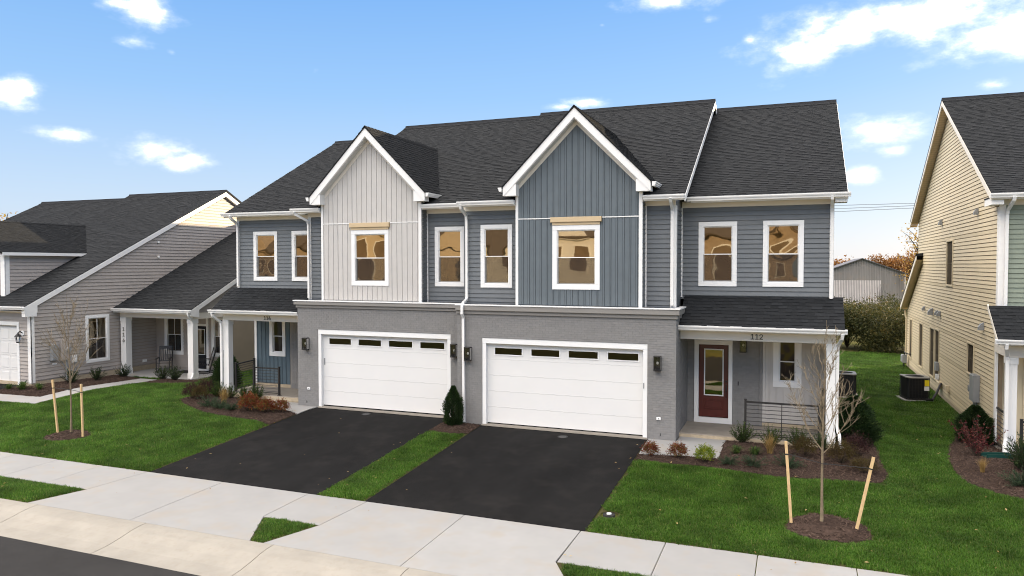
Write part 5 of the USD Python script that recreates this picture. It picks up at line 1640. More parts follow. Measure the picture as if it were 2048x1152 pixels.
# ------------------------------------------------------------------ the cream and sage house on the right
def build_right():
    h = thing('detached_house', 'cream sided two storey house with sage green front at the right edge', 'house')
    fx = FXn(XR)
    S = lambda y: -y
    zb = -.25
    sl = .532
    yf, ye, ze = 3.55, 3.12, 6.955
    yr = 11.1
    rk = lambda y: ze + sl * (y - ye)
    zr = rk(yr)
    yre = 18.9
    body = Polygon([(-yf, zb - .2), (-21.9, zb - .2), (-21.9, 2.75), (-17.0, 5.15), (-18.6, 5.15), (-18.6, rk(yr) - .2 - sl * (18.6 - yr)), (-yr, zr - .2), (-yf, rk(yf) - .2)])
    wins = [(-20.95, -20.05, .28, 2.28), (-17.80, -16.75, .24, 2.32), (-14.86, -13.76, .23, 2.34), (-13.62, -12.60, .23, 2.36), (-7.45, -6.40, 1.34, 2.42), (-11.40, -10.14, 4.16, 5.91)]
    holes = unary_union([hole(*q, tw=.06) for q in wins])
    w = wall('side_wall', h, fx, body.difference(holes), .14, 'siding_shade_gap')
    sid = Polygon([(-yf - .16, zb + .14), (-21.85, zb + .14), (-21.85, 2.60), (-17.05, 4.98), (-18.55, 4.98), (-18.55, rk(yr) - .24 - sl * (18.55 - yr)), (-yr, zr - .24), (-yf - .16, rk(yf + .16) - .24)])
    lap(w, fx, sid.difference(unary_union([full(*q) for q in wins])), .127, 'siding_cream', z0=zr - .24, proud=.013, gap=.022)
    obj('foundation', MB().fbox(fx, -21.9, -yf, zb - .3, zb + .14, -.05, .004), 'foundation_tan', h)
    for q in wins:
        window(h, fx, *q, tw=.06, m='siding_cream', screen='full', glass='garage_glass')
    # front in sage
    ff = FY(yf)
    w = wall('front_wall', h, ff, sbox(XR, 3.0, 22, 7.0), .14, 'siding_sage')
    lap(w, ff, sbox(XR + .14, 3.6, 17.5, 6.66), .138, 'siding_sage', z0=6.66)
    obj('corner_board', MB().cbox(ff, XR - .03, XR + .14, 3.4, 6.66, -.02, .03).cbox(fx, -yf - .16, -yf + .02, zb + .14, 6.62, -.02, .032), 'white_trim', h)
    obj('frieze_board', MB().cbox(ff, XR - .03, 22, 6.66, 6.87, 0, .036), 'cream_trim', h)
    # main roof
    fr, k = slope_frame(ye, ze, sl)
    L = (yr - ye) * k
    xe = XR - .30
    pg = sbox(xe, 0, 24, L)
    r = roof_slab('roof', h, fr, pg)
    shingles(r, fr, sbox(xe, 0, 18.5, L))
    fr2, k = slope_frame(2 * yr - ye, ze, sl, -1)
    obj('roof_back', MB().poly(fr2, sbox(xe, 0, 24, L), -.14, 0), 'ridge_dark', h)
    ridge_caps(r, (xe, yr, zr), (18.5, yr, zr))
    fk = FXn(xe)
    obj('rake_board', MB().poly(fk, Polygon([(-ye, ze - .015), (-yr, zr - .015), (-(2 * yr - ye), ze - .015), (-(2 * yr - ye), ze - .18), (-yr, zr - .19), (-ye - .05, ze - .18)]), -.02, .012), 'cream_trim', h)
    sfm = MB()
    for sg in (1, -1):
        n = 60
        for i in range(n):
            y0 = ye + (yr - ye) * i / n
            y1 = ye + (yr - ye) * (i + .96) / n
            if sg < 0:
                y0, y1 = 2 * yr - y0, 2 * yr - y1
            z0, z1 = zr - abs(yr - y0) * sl - .17, zr - abs(yr - y1) * sl - .17
            sfm.add([(xe + .012, y0, z0), (XR, y0, z0), (XR, y1, z1), (xe + .012, y1, z1)], [(0, 1, 2), (0, 2, 3)])
    obj('soffit', sfm, 'header_tan', h)
    gutter('gutter', h, xe - .05, 22, ye - .01, ze + .01)
    obj('fascia', MB().box(xe, 22, ye - .008, ye + .014, 6.80, 6.95), 'white_trim', h)
    obj('soffit', MB().box(xe, 22, ye + .014, yf, 6.84, 6.855), 'soffit_white', h)
    obj('eave_return', MB().box(xe, XR + .0, ye + .015, yf + .42, 6.66, 6.84), 'white_trim', h)
    obj('return_cap', MB().add([(xe - .01, ye + .1, 6.845), (XR, ye + .1, 6.845), (XR, yf + .45, 7.02), (xe - .01, yf + .45, 6.88), (xe - .01, yf + .45, 6.845), (XR, yf + .45, 6.845)], [(0, 1, 2), (0, 2, 3), (3, 2, 5), (3, 5, 4), (0, 3, 4)]), 'ridge_dark', h)
    # lower rear roof
    fr4, k4 = slope_frame(22.2, 2.83, .49, -1)
    L4 = 5.2 * k4
    rr = roof_slab('rear_roof', h, fr4, sbox(xe, 0, 22, L4))
    obj('rake_board', MB().poly(fk, Polygon([(-22.2, 2.83), (-17.0, 2.83 + 5.2 * .49), (-17.0, 2.64 + 5.2 * .49), (-22.2, 2.62)]), -.02, .012), 'cream_trim', h)
    obj('soffit', MB().add([(xe + .012, 22.1, 2.68), (XR, 22.1, 2.68), (XR, 17.0, 2.66 + 5.2 * .49), (xe + .012, 17.0, 2.66 + 5.2 * .49)], [(0, 1, 2), (0, 2, 3)]), 'header_tan', h)
    downspout(h, [(XR - .10, 22.12, 2.62), (XR - .08, 22.0, 2.35), (XR - .05, 21.93, 2.2), (XR - .05, 21.93, -.1)], m='siding_cream')
    wall('rear_wall', h, Frame((0, 21.9, 0), (-1, 0, 0), (0, 0, 1)), sbox(-23, -.4, -XR, 2.7), .12, 'siding_cream')
    wall('rear_wall', h, Frame((0, 18.6, 0), (-1, 0, 0), (0, 0, 1)), sbox(-23, 2.6, -XR, 7.0), .12, 'siding_cream')
    wall('side_wall', h, FXp(23), Polygon([(yf, -.4), (21.9, -.4), (21.9, 2.7), (18.6, 4), (18.6, 6.9), (yr, zr - .2), (yf, 6.9)]), .12, 'siding_cream')
    downspout(h, [(14.72, 3.02, 6.87), (14.72, 3.06, 6.77), (14.66, 3.42, 6.52), (14.655, 3.475, 6.38), (14.655, 3.475, 3.72)])
    # porch of the same house
    xp = 14.14
    porch_roof(h, xp, 22, 1.86, 3.0, 2.95, 3.82, single=0)
    pz = 1.86
    obj('porch_rake', MB().poly(FXn(xp), Polygon([(-1.86, 2.985), (-3.05, 3.87), (-3.05, 3.75), (-1.86, 2.86)]), -.02, .012), 'cream_trim', h)
    gutter('gutter', h, xp - .06, 22, 1.852, 3.0)
    bm = MB().cbox(FY(2.25), XR - .05, 22, 2.48, 2.80, -.24, 0, .006)
    bm.box(XR - .05, XR + .19, 2.49, 3.65, 2.48, 2.80)
    obj('porch_beam', bm, 'cream_trim', h)
    obj('porch_fascia', MB().box(xp, 22, 1.852, 1.875, 2.84, 2.97), 'white_trim', h)
    obj('soffit', MB().box(xp, 22, 1.875, 2.25, 2.84, 2.855), 'soffit_white', h)
    obj('porch_gable', MB().poly(FXn(XR - .055), Polygon([(-2.26, 2.79), (-3.5, 2.79), (-3.5, 3.65), (-2.26, 3.0)]), -.05, 0), 'header_tan', h)
    column(h, XR - .05, XR + .19, 2.27, 2.51, -.22, 2.48)
    wp = wall('porch_wall', h, FY(3.75), sbox(XR - .02, -.3, 20, 3.4), .12, 'siding_cream')
    board_batten(wp, FY(3.75), sbox(XR + .02, -.08, 17.0, 2.9), XR + .12, 'siding_cream', pitch=.2)
    obj('porch_floor', MB().box(XR - .05, 20, 2.24, 3.75, -.5, -.2), 'porch_concrete', h)
    downspout(h, [(14.33, 1.80, 2.88), (14.33, 1.84, 2.76), (14.42, 2.14, 2.54), (14.43, 2.18, 2.42), (14.43, 2.18, .30), (14.40, 2.12, .16), (14.36, 1.92, .02), (14.34, 1.88, -.08), (14.22, 1.72, -.20)])
    railing(h, 'railing', (14.52, 2.60), (14.52, 3.62), -.2, h=1.15, mid=False)
    railing(h, 'railing', (14.83, 2.36), (17.8, 2.36), -.2, h=1.0)
    # vents, meters, pipes on the side wall
    def hood(s, t, r):
        b = MB()
        a = np.linspace(0, math.pi / 2, 7)
        for sg in (0,):
            pr = [(0, 0)] + [(r * math.sin(q), r * math.cos(q)) for q in a]
            pg = Polygon([(0, -r * .55), (0, r), (r * .5, r * .75), (r * .95, r * .1), (r * .95, -r * .55)])
            f = Frame(fx.P(s - r * .45, t, .016), fx.n, fx.b)
            b.poly(f, pg, -r * .9, 0)
        obj('vent_hood', b, 'grey_metal', h)
    for s, t, r in ((-12.44, 6.64, .14), (-6.23, 6.64, .13), (-16.3, 3.0, .13), (-14.27, 2.97, .19), (-13.09, 3.0, .13), (-12.5, 3.0, .14), (-5.2, 3.05, .15)):
        hood(s, t, r)
    b = obj('meter_box', MB().cbox(fx, -6.05, -5.52, .68, 1.52, .016, .20, .014), 'grey_metal', h)
    obj('meter', MB().tube([fx.P(-6.35, 1.0, .016), fx.P(-6.35, 1.0, .17)], .11, 14), 'meter_glass', b)
    obj('conduit', MB().tube([fx.P(-5.8, .7, .08), fx.P(-5.8, -.3, .08)], .06, 8), 'grey_metal', b)
    obj('spigot', MB().tube([fx.P(-5.25, .25, .02), fx.P(-5.25, .25, .10)], .05, 8).cbox(fx, -5.36, -5.12, .14, .42, .016, .05, .01), 'copper_red', h)
    obj('disconnect_box', MB().cbox(fx, -12.92, -12.55, .72, 1.05, .016, .13, .01), 'grey_metal', h)
    obj('disconnect_box', MB().cbox(fx, -12.72, -12.5, .38, .58, .016, .12, .01), 'plug_white', h)
    obj('disconnect_box', MB().cbox(fx, -10.62, -10.4, .22, .44, .016, .12, .01), 'siding_cream', h)
    obj('line_cover', MB().cbox(fx, -12.35, -11.85, .10, .36, .016, .14, .02), 'siding_cream', h)
    g = obj('gas_meter', MB().cbox(fx, -21.5, -21.05, -.02, .38, .10, .34, .05), 'grey_metal', h)
    obj('gas_pipe', MB().tube([fx.P(-21.2, .38, .2), fx.P(-21.2, .52, .2), fx.P(-20.4, .52, .2), fx.P(-20.2, .52, .02)], .03, 7).tube([fx.P(-21.35, -.02, .2), fx.P(-21.35, -.3, .2)], .035, 7), 'pipe_black', g)
    return h


build_right()


# ------------------------------------------------------------------ houses across the street and a barn beyond the back gardens
def build_opposite():
    specs = [(-27, 11.5, 'far_tan', 'tan'), (-11, 11.0, 'far_white', 'white'), (4.5, 11.0, 'far_stone', 'brown'), (20, 11.5, 'far_tan', 'buff'), (-43, 11.5, 'far_stone', 'dark tan'), (-59.5, 11.5, 'far_tan', 'sand coloured')]
    for i, (xc, wd, m, word) in enumerate(specs):
        y0 = -35.5 - (i % 2) * .8
        h = thing('street_house', f'{word} two storey house across the street, mirrored in the window glass', 'house')
        fb = Frame((0, y0, 0), (-1, 0, 0), (0, 0, 1))     # faces the street (+y)
        x0, x1 = xc - wd / 2, xc + wd / 2
        wn = [(-xc - 4.2 + 2.3 * k, -xc - 3.1 + 2.3 * k, 4.2, 6.1) for k in range(4)]
        pg = sbox(-x1, -.8, -x0, 6.9)
        obj('wall', MB().poly(fb, pg, -11, 0), m, h)
        for q in wn:
            w = obj('window', MB().cbox(fb, q[0] - .12, q[1] + .12, q[2] - .12, q[3] + .12, 0, .04), 'white_vinyl', h)
            obj('pane', MB().fbox(fb, q[0], q[1], q[2], q[3], .04, .05), 'far_pane', w)
        obj('garage_door', MB().cbox(fb, -xc - 4.6, -xc + .3, -.5, 2.0, 0, .05), 'garage_white', h)
        obj('door', MB().cbox(fb, -xc + 2.2, -xc + 3.2, -.5, 1.7, 0, .05), 'far_stone', h)
        fr, k = slope_frame(y0 + .4, 6.8, .5, -1)
        obj('roof', MB().poly(fr, sbox(x0 - .3, 0, x1 + .3, 5.9 * k), -.15, 0), 'far_roof', h)
        fr, k = slope_frame(y0 - 11.4, 6.8, .5, 1)
        obj('roof', MB().poly(fr, sbox(x0 - .3, 0, x1 + .3, 5.9 * k), -.15, 0), 'far_roof', h)
        gz = 6.8 + 5.7 * .5
        obj('gable', MB().poly(Frame((x0 + .0, y0, 0), (0, -1, 0), (0, 0, 1)), Polygon([(0, 6.8), (11, 6.8), (5.5, 9.5)]), -wd, 0), m, h)
        # front gable over the garage
        a = -xc - 2.1
        obj('gable', MB().poly(fb, Polygon([(a - 2.3, 6.7), (a + 2.3, 6.7), (a, 9.0)]), -3, .3), m, h)


build_opposite()


def build_barn():
    h = thing('barn', 'weathered corrugated metal barn with pale panel behind the bushes', 'barn')
    y0, xm, hw = 72.0, 16.05, 4.35
    xl = xm - 6.5
    z0, ze, zt = -.6, 4.05, 5.72
    xr = 20.45
    fr = FY(y0)
    sl = (zt - ze) / (xr - xm)
    topz = lambda x: zt - sl * abs(x - xm)
    obj('wall', MB().poly(Frame((0, y0 + .1, 0), (1, 0, 0), (0, 0, 1)), Polygon([(xl, z0), (xr, z0), (xr, topz(xr)), (xm, zt), (xl, topz(xl))]), -.1, 0), 'barn_metal', h)
    p = .17
    x = xl
    while x < xr:
        a, b = x, min(x + p, xr)
        mid = (a + b) / 2
        lo = 3.25 if (a < 17.95) else z0
        for (q0, q1, m, nm) in ((lo, None, 'barn_metal', 'metal_sheet'), (z0, 3.23, 'barn_pale', 'pale_sheet')):
            if m == 'barn_pale' and a >= 17.95:
                continue
            za, zb_ = (topz(a), topz(b)) if q1 is None else (q1, q1)
            obj(nm, MB().convex(fr, [(a + .01, q0), (b - .05, q0), (b - .05, zb_), (a + .01, za)], 0, .014), m, h)
        x += p
    obj('trim', MB().convex(fr, [(xr - .05, z0), (xr + .06, z0), (xr + .06, topz(xr)), (xr - .05, topz(xr))], 0, .07), 'barn_pale', h)
    for sgn in (-1, 1):
        xe = xr + .3 if sgn > 0 else xl - .3
        half = abs(xe - xm)
        f2, k = slope_frame_x(xe, zt + .06 - half * sl, sl, -sgn)
        s = (y0 - .25, y0 + 14) if sgn > 0 else (-(y0 + 14), -(y0 - .25))
        obj('roof', MB().poly(f2, sbox(s[0], 0, s[1], half * k), -.08, 0), 'barn_roof', h)
    obj('side_wall', MB().poly(FXp(xr - .02), sbox(y0 + .1, z0, y0 + 14, ze), -.1, 0), 'barn_metal', h)
    return h


build_barn()

# ------------------------------------------------------------------ plants
def unit(v):
    return v / (np.linalg.norm(v, axis=-1, keepdims=True) + 1e-12)


def leaves(mb, c, d, n, l, w, tone):
    """diamond leaves: base c, along d, facing n"""
    c, d, n = (np.asarray(t, float) for t in (c, d, n))
    d = unit(d)
    s = unit(np.cross(d, n))
    l = np.broadcast_to(np.asarray(l, float), (len(c),))[:, None]
    w = np.broadcast_to(np.asarray(w, float), (len(c),))[:, None]
    up = unit(np.cross(s, d))
    v = np.stack([c, c + d * l * .5 + s * w * .5 + up * l * .06, c + d * l, c + d * l * .5 - s * w * .5 + up * l * .06], 1).reshape(-1, 3)
    k = np.arange(len(c))[:, None] * 4
    f = np.stack([k + [0, 1, 2], k + [0, 2, 3]], 1).reshape(-1, 3)
    mb.add(v, f, np.repeat(np.clip(tone, 0, 1), 4))


def rand_dirs(g, n, lo=-1.0, hi=1.0):
    z = g.uniform(lo, hi, n)
    a = g.uniform(0, 2 * np.pi, n)
    r = np.sqrt(1 - z * z)
    return np.c_[r * np.cos(a), r * np.sin(a), z]


def plant_mesh(kind, seed):
    g = np.random.default_rng(seed)
    lf, st = MB(), MB()
    if kind in ('yew', 'dark'):
        for i in range(64 if kind == 'yew' else 60):
            a = g.uniform(0, 2 * np.pi)
            el = math.radians(g.uniform(28, 86))
            d = np.array([math.cos(a) * math.cos(el), math.sin(a) * math.cos(el), math.sin(el)])
            L = g.uniform(.34, .56) * (1.12 if el > 1 else 1)
            p0 = np.array([g.uniform(-.06, .06), g.uniform(-.06, .06), 0])
            t = np.linspace(0, 1, 5)[:, None]
            path = p0 + d * L * t + np.array([0, 0, .10 * L]) * t ** 2
            st.tube(path, np.linspace(.005, .002, 5), 3)
            n = 26
            u = g.uniform(.22, 1.0, n)
            c = p0 + d * L * u[:, None] + np.array([0, 0, .10 * L]) * (u[:, None] ** 2)
            dd = unit(d + .75 * rand_dirs(g, n))
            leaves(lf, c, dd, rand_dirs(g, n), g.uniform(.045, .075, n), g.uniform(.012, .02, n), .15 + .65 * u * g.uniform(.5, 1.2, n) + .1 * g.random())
    elif kind in ('nandina', 'lime', 'russet', 'plum'):
        N = {'nandina': 1500, 'lime': 1400, 'russet': 2200, 'plum': 2200}[kind]
        for i in range(26):
            d = rand_dirs(g, 1, .15, 1)[0]
            t = np.linspace(0, 1, 4)[:, None]
            st.tube(np.array([0, 0, 0]) + d * .30 * t + np.array([0, 0, .08]) * t ** 2, np.linspace(.006, .003, 4), 3)
        d = rand_dirs(g, N, -.25, 1.0)
        r = .34 * g.uniform(.25, 1.0, N) ** .45 * (1 + .22 * np.sin(5 * np.arctan2(d[:, 1], d[:, 0]) + seed) + .12 * g.standard_normal(N))
        c = d * r[:, None] * [1, 1, 1.0] + [0, 0, .25]
        c[:, 2] = np.maximum(c[:, 2], .03)
        dd = unit(d + .9 * rand_dirs(g, N) + [0, 0, .1])
        sz = 1.0 if kind in ('nandina', 'lime') else .62
        tone = .5 * meshkit.noise(c * 7, seed) + .55 * g.random(N) - .05 + (.12 * (c[:, 2] < .2) if kind == 'nandina' else 0)
        leaves(lf, c, dd, d + .6 * rand_dirs(g, N), g.uniform(.055, .095, N) * sz, g.uniform(.022, .036, N) * sz, tone)
    elif kind == 'juniper':
        for i in range(60):
            a = g.uniform(0, 2 * np.pi)
            el = math.radians(g.uniform(6, 60))
            d = np.array([math.cos(a) * math.cos(el), math.sin(a) * math.cos(el), math.sin(el)])
            L = g.uniform(.22, .46)
            t = np.linspace(0, 1, 4)[:, None]
            st.tube(d * L * t, np.linspace(.005, .002, 4), 3)
            n = 30
            u = g.uniform(.2, 1.05, n)
            c = d * L * u[:, None] + rand_dirs(g, n) * .02
            c[:, 2] = np.maximum(c[:, 2], .01)
            leaves(lf, c, unit(d + .9 * rand_dirs(g, n) + [0, 0, .3]), rand_dirs(g, n), g.uniform(.03, .055, n), g.uniform(.010, .016, n), .1 + .6 * u * g.uniform(.5, 1.3, n))
    elif kind == 'cone':
        H = 1.0
        N = 10500
        z = g.uniform(0.02, 1, N) ** 1.25
        prof = np.interp(z, [0, .12, .35, .7, 1], [.24, .31, .33, .235, .03])
        a = g.uniform(0, 2 * np.pi, N)
        r = prof * (g.uniform(.35, 1, N) ** .4) * (1 + .17 * np.sin(4 * a + 9 * z) + .14 * np.sin(7 * a - 5 * z) + .10 * g.standard_normal(N))
        c = np.c_[r * np.cos(a), r * np.sin(a), z * H]
        out = np.c_[np.cos(a), np.sin(a), np.full(N, .9)]
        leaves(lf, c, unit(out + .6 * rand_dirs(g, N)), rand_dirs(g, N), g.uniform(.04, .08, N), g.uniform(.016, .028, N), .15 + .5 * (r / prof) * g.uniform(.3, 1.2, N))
        st.tube([(0, 0, -.05), (0, 0, .5), (0, 0, .95)], [.02, .014, .004], 6)
    elif kind == 'straw':
        for i in range(190):
            a = g.uniform(0, 2 * np.pi)
            sp = g.uniform(.02, .30) ** 1.0
            hgt = g.uniform(.35, .72) * (1 - .5 * sp)
            p0 = np.array([g.normal(0, .035), g.normal(0, .035), 0])
            t = np.linspace(0, 1, 5)
            x = sp * t ** 1.8
            path = p0 + np.c_[x * math.cos(a), x * math.sin(a), hgt * t - .10 * sp * t ** 3]
            side = np.array([-math.sin(a), math.cos(a), 0])
            wd = np.array([.006, .006, .005, .004, .001])[:, None] * .8
            v = np.vstack([path + side * wd, path - side * wd])
            f = []
            for k in range(4):
                f += [(k, k + 1, 5 + k + 1), (k, 5 + k + 1, 5 + k)]
            lf.add(v, f, np.repeat(np.clip(g.normal(.5, .25), 0, 1), 10))
    elif kind == 'tuft':
        for i in range(130):
            a = g.uniform(0, 2 * np.pi)
            sp = g.uniform(.05, .30)
            hgt = g.uniform(.10, .26)
            t = np.linspace(0, 1, 4)
            p0 = np.array([g.normal(0, .03), g.normal(0, .03), 0])
            path = p0 + np.c_[sp * t * math.cos(a), sp * t * math.sin(a), hgt * np.sin(t * 2.2) / .95]
            side = np.array([-math.sin(a), math.cos(a), 0])
            wd = np.array([.007, .008, .006, .001])[:, None]
            v = np.vstack([path + side * wd, path - side * wd])
            f = []
            for k in range(3):
                f += [(k, k + 1, 4 + k + 1), (k, 4 + k + 1, 4 + k)]
            lf.add(v, f, np.repeat(np.clip(g.normal(.6, .25), 0, 1), 8))
    elif kind == 'burgundy':
        for i in range(26):
            a = g.uniform(0, 2 * np.pi)
            el = math.radians(g.uniform(35, 82))
            d = np.array([math.cos(a) * math.cos(el), math.sin(a) * math.cos(el), math.sin(el)])
            L = g.uniform(.6, 1.15)
            t = np.linspace(0, 1, 6)[:, None]
            path = d * L * t + np.array([0, 0, .15]) * t ** 2
            st.tube(path, np.linspace(.008, .002, 6), 4)
            n = 34
            u = g.uniform(.28, 1.0, n)
            c = d * L * u[:, None] + np.array([0, 0, .15]) * u[:, None] ** 2
            leaves(lf, c, unit(d * .5 + rand_dirs(g, n)), rand_dirs(g, n), g.uniform(.05, .085, n), g.uniform(.028, .042, n), g.uniform(.1, 1, n))
    return lf, st


LEAFMAT = {'yew': 'leaf_yew', 'dark': 'leaf_dark', 'nandina': 'leaf_nandina', 'lime': 'leaf_lime', 'russet': 'leaf_russet', 'plum': 'leaf_plum', 'juniper': 'leaf_juniper', 'cone': 'leaf_dark', 'straw': 'straw', 'tuft': 'leaf_yew', 'burgundy': 'leaf_burgundy'}
PLANT_SRC = {}


def plant(kind, variant, name, label, x, y, scale=1.0, rot=0.0, cat='shrub', group=None):
    z = bed_z(x, y) - .01
    key = (kind, variant)
    if key in PLANT_SRC:
        return copy_of(PLANT_SRC[key], name, label, cat, (x, y, z), rot, group, scale)
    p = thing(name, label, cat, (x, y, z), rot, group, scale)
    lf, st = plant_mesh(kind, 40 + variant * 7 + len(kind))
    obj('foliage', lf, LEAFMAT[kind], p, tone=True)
    obj('stems', st, 'bark_dark', p)
    PLANT_SRC[key] = p
    return p


def build_plants():
    N = 'shrub'
    G2, G4, G6 = 'shrubs in the bed of number 112', 'shrubs in the bed of number 114', 'shrubs in front of number 116'
    P = plant
    P('nandina', 0, N, 'small reddish round shrub beside the right driveway corner', 5.56, -1.50, .60, 10, group=G2)
    P('nandina', 1, N, 'small reddish round shrub between driveway corner shrub and the lime green one', 6.28, -1.50, .64, 80, group=G2)
    P('lime', 0, N, 'bright lime green small shrub at the edge of the front path', 6.99, -1.64, .68, 0, group=G2)
    P('yew', 0, N, 'spiky green yew shrub at the left post of the right porch railing', 7.78, .34, .92, 0, group=G2)
    P('yew', 1, N, 'spiky green yew shrub under the middle of the right porch railing', 8.53, .18, .88, 40, group=G2)
    P('yew', 0, N, 'spiky green yew shrub behind the bare sapling under the right porch railing', 9.24, .28, .90, 130, group=G2)
    P('yew', 1, N, 'spiky green yew shrub at the foot of the right porch column', 9.86, .26, .74, 200, group=G2)
    P('cone', 0, N, 'tall dark cone shaped shrub at the right corner of the porch', 10.66, 1.55, (1.75, 1.75, 1.28), 0, group=G2)
    P('plum', 0, N, 'dark plum coloured shrub below the tall cone shaped shrub', 10.62, -.10, (1.0, 1.0, .95), 0, group=G2)
    P('russet', 0, N, 'brownish green shrub right of the bare sapling in the bed', 10.25, -.80, .95, 0, group=G2)
    P('russet', 1, N, 'brownish green shrub just left of the bare sapling in the bed', 9.38, -.50, .85, 50, group=G2)
    P('russet', 0, N, 'low brownish shrub in the right end of the mulch bed', 10.72, -1.30, (.9, .9, .55), 200, group=G2)
    P('juniper', 0, N, 'grey green spreading juniper nearest the front path', 7.60, -1.70, .72, 0, group=G2)
    P('juniper', 1, N, 'grey green spreading juniper in the middle of the front bed edge', 8.18, -1.66, .85, 60, group=G2)
    P('juniper', 0, N, 'grey green spreading juniper left of the leaning wooden stake', 9.0, -1.52, .95, 150, group=G2)
    P('straw', 0, 'ornamental_grass', 'dry straw coloured grass in the bed in front of the right railing', 8.53, -.52, .85, 0, 'grass clump')
    P('tuft', 0, 'ornamental_grass', 'low green grass tuft in the bed near the right front path', 7.70, -.80, .85, 0, 'grass clump')
    P('tuft', 1, 'ornamental_grass', 'low green grass tuft between the juniper and the dry grass clump', 8.16, -.78, .9, 0, 'grass clump')
    # left bed
    P('plum', 0, N, 'dark reddish brown shrub at the left end of the left bed', -11.80, .02, (.95, .95, 1.0), 30, group=G4)
    P('plum', 0, N, 'dark plum shrub rising behind the reddish brown one in the left bed', -11.55, .45, (.85, .85, 1.15), 100, group=G4)
    P('russet', 1, N, 'russet shrub in front at the left end of the left bed', -11.40, -.02, (.85, .85, .85), 0, group=G4)
    P('yew', 0, N, 'yellow green shrub left of the left porch column', -11.15, .62, (.88, .88, .92), 60, group=G4)
    P('yew', 1, N, 'green shrub at the foot of the left porch column', -10.50, .55, .84, 10, group=G4)
    P('yew', 0, N, 'light green yew in front of the left porch railing corner', -9.95, .66, .88, 90, group=G4)
    P('yew', 1, N, 'green yew in front of the right end of the left porch railing', -9.42, .72, .90, 180, group=G4)
    P('straw', 1, 'ornamental_grass', 'dry straw coloured grass clump in the bed of number 114', -9.98, -.30, .98, 0, 'grass clump')
    P('juniper', 1, N, 'grey green juniper left of the dry grass clump in the left bed', -10.25, -.72, 1.05, 20, group=G4)
    P('juniper', 0, N, 'low grey green juniper below the dry grass clump', -9.62, -.88, .95, 100, group=G4)
    P('juniper', 1, N, 'grey green juniper touching the red shrubs of the left bed', -9.05, -.95, .9, 210, group=G4)
    P('nandina', 0, N, 'largest red and green shrub at the front of the left bed', -8.32, -.92, .98, 200, group=G4)
    P('nandina', 1, N, 'red shrub in the middle of the three red ones by the left path', -7.64, -.88, .80, 20, group=G4)
    P('nandina', 0, N, 'red shrub nearest the left driveway', -7.15, -.68, .70, 120, group=G4)
    P('cone', 0, N, 'dark upright conifer behind the left porch column', -12.55, 2.6, (1.5, 1.5, 1.5), 40, group=G4)
    P('cone', 0, 'evergreen', 'dark green cone shaped evergreen between the two driveways', -.82, -.36, (.84, .84, 1.18), 75, cat='evergreen')
    # number 116
    P('dark', 0, N, 'small dark shrub under the side window of number 116', -19.25, 2.1, .95, 0, group=G6)
    P('dark', 1, N, 'small dark shrub at the foot of the left column of number 116', -19.2, 3.45, 1.0, 0, group=G6)
    P('dark', 0, N, 'left one of two small dark shrubs in front of the rocking chair porch', -17.0, 3.55, .98, 100, group=G6)
    P('dark', 1, N, 'right one of two small dark shrubs in front of the rocking chair porch', -16.22, 3.5, 1.05, 60, group=G6)
    P('dark', 0, N, 'dark shrub behind the bare sapling below the meter boxes', -19.35, 1.0, 1.0, 200, group=G6)
    P('tuft', 0, 'ornamental_grass', 'yellow green grass tuft at the garage corner of number 116', -19.9, -.75, 1.3, 0, 'grass clump')
    P('tuft', 1, 'ornamental_grass', 'grass tuft at the far left end of the mulch bed of number 116', -20.55, -.85, .9, 0, 'grass clump')
    P('tuft', 0, 'ornamental_grass', 'grass tuft in the mulch right of the garage corner of number 116', -19.2, -.55, 1.0, 90, 'grass clump')
    # right house
    GR = 'shrubs beside the cream house'
    P('cone', 0, N, 'dark rounded evergreen against the cream house wall below the meter', 14.02, 3.7, (1.35, 1.35, 1.05), 130, group=GR)
    P('burgundy', 0, N, 'loose burgundy leaved shrub left of the white downspout', 13.55, 1.15, .88, 0, group=GR)
    P('dark', 1, N, 'dark green shrub at the right edge of the photo by the porch', 14.3, -.05, 1.2, 10, group=GR)
    P('dark', 0, N, 'dark green shrub in front of the column of the cream house', 14.6, 1.0, 1.1, 60, group=GR)
    P('juniper', 0, N, 'low rounded green shrub at the lower right edge of the photo', 14.0, -1.30, 1.15, 0, group=GR)
    P('straw', 1, 'ornamental_grass', 'withered grass clump in the mulch of the cream house', 13.35, -.55, .6, 0, 'grass clump')


build_plants()


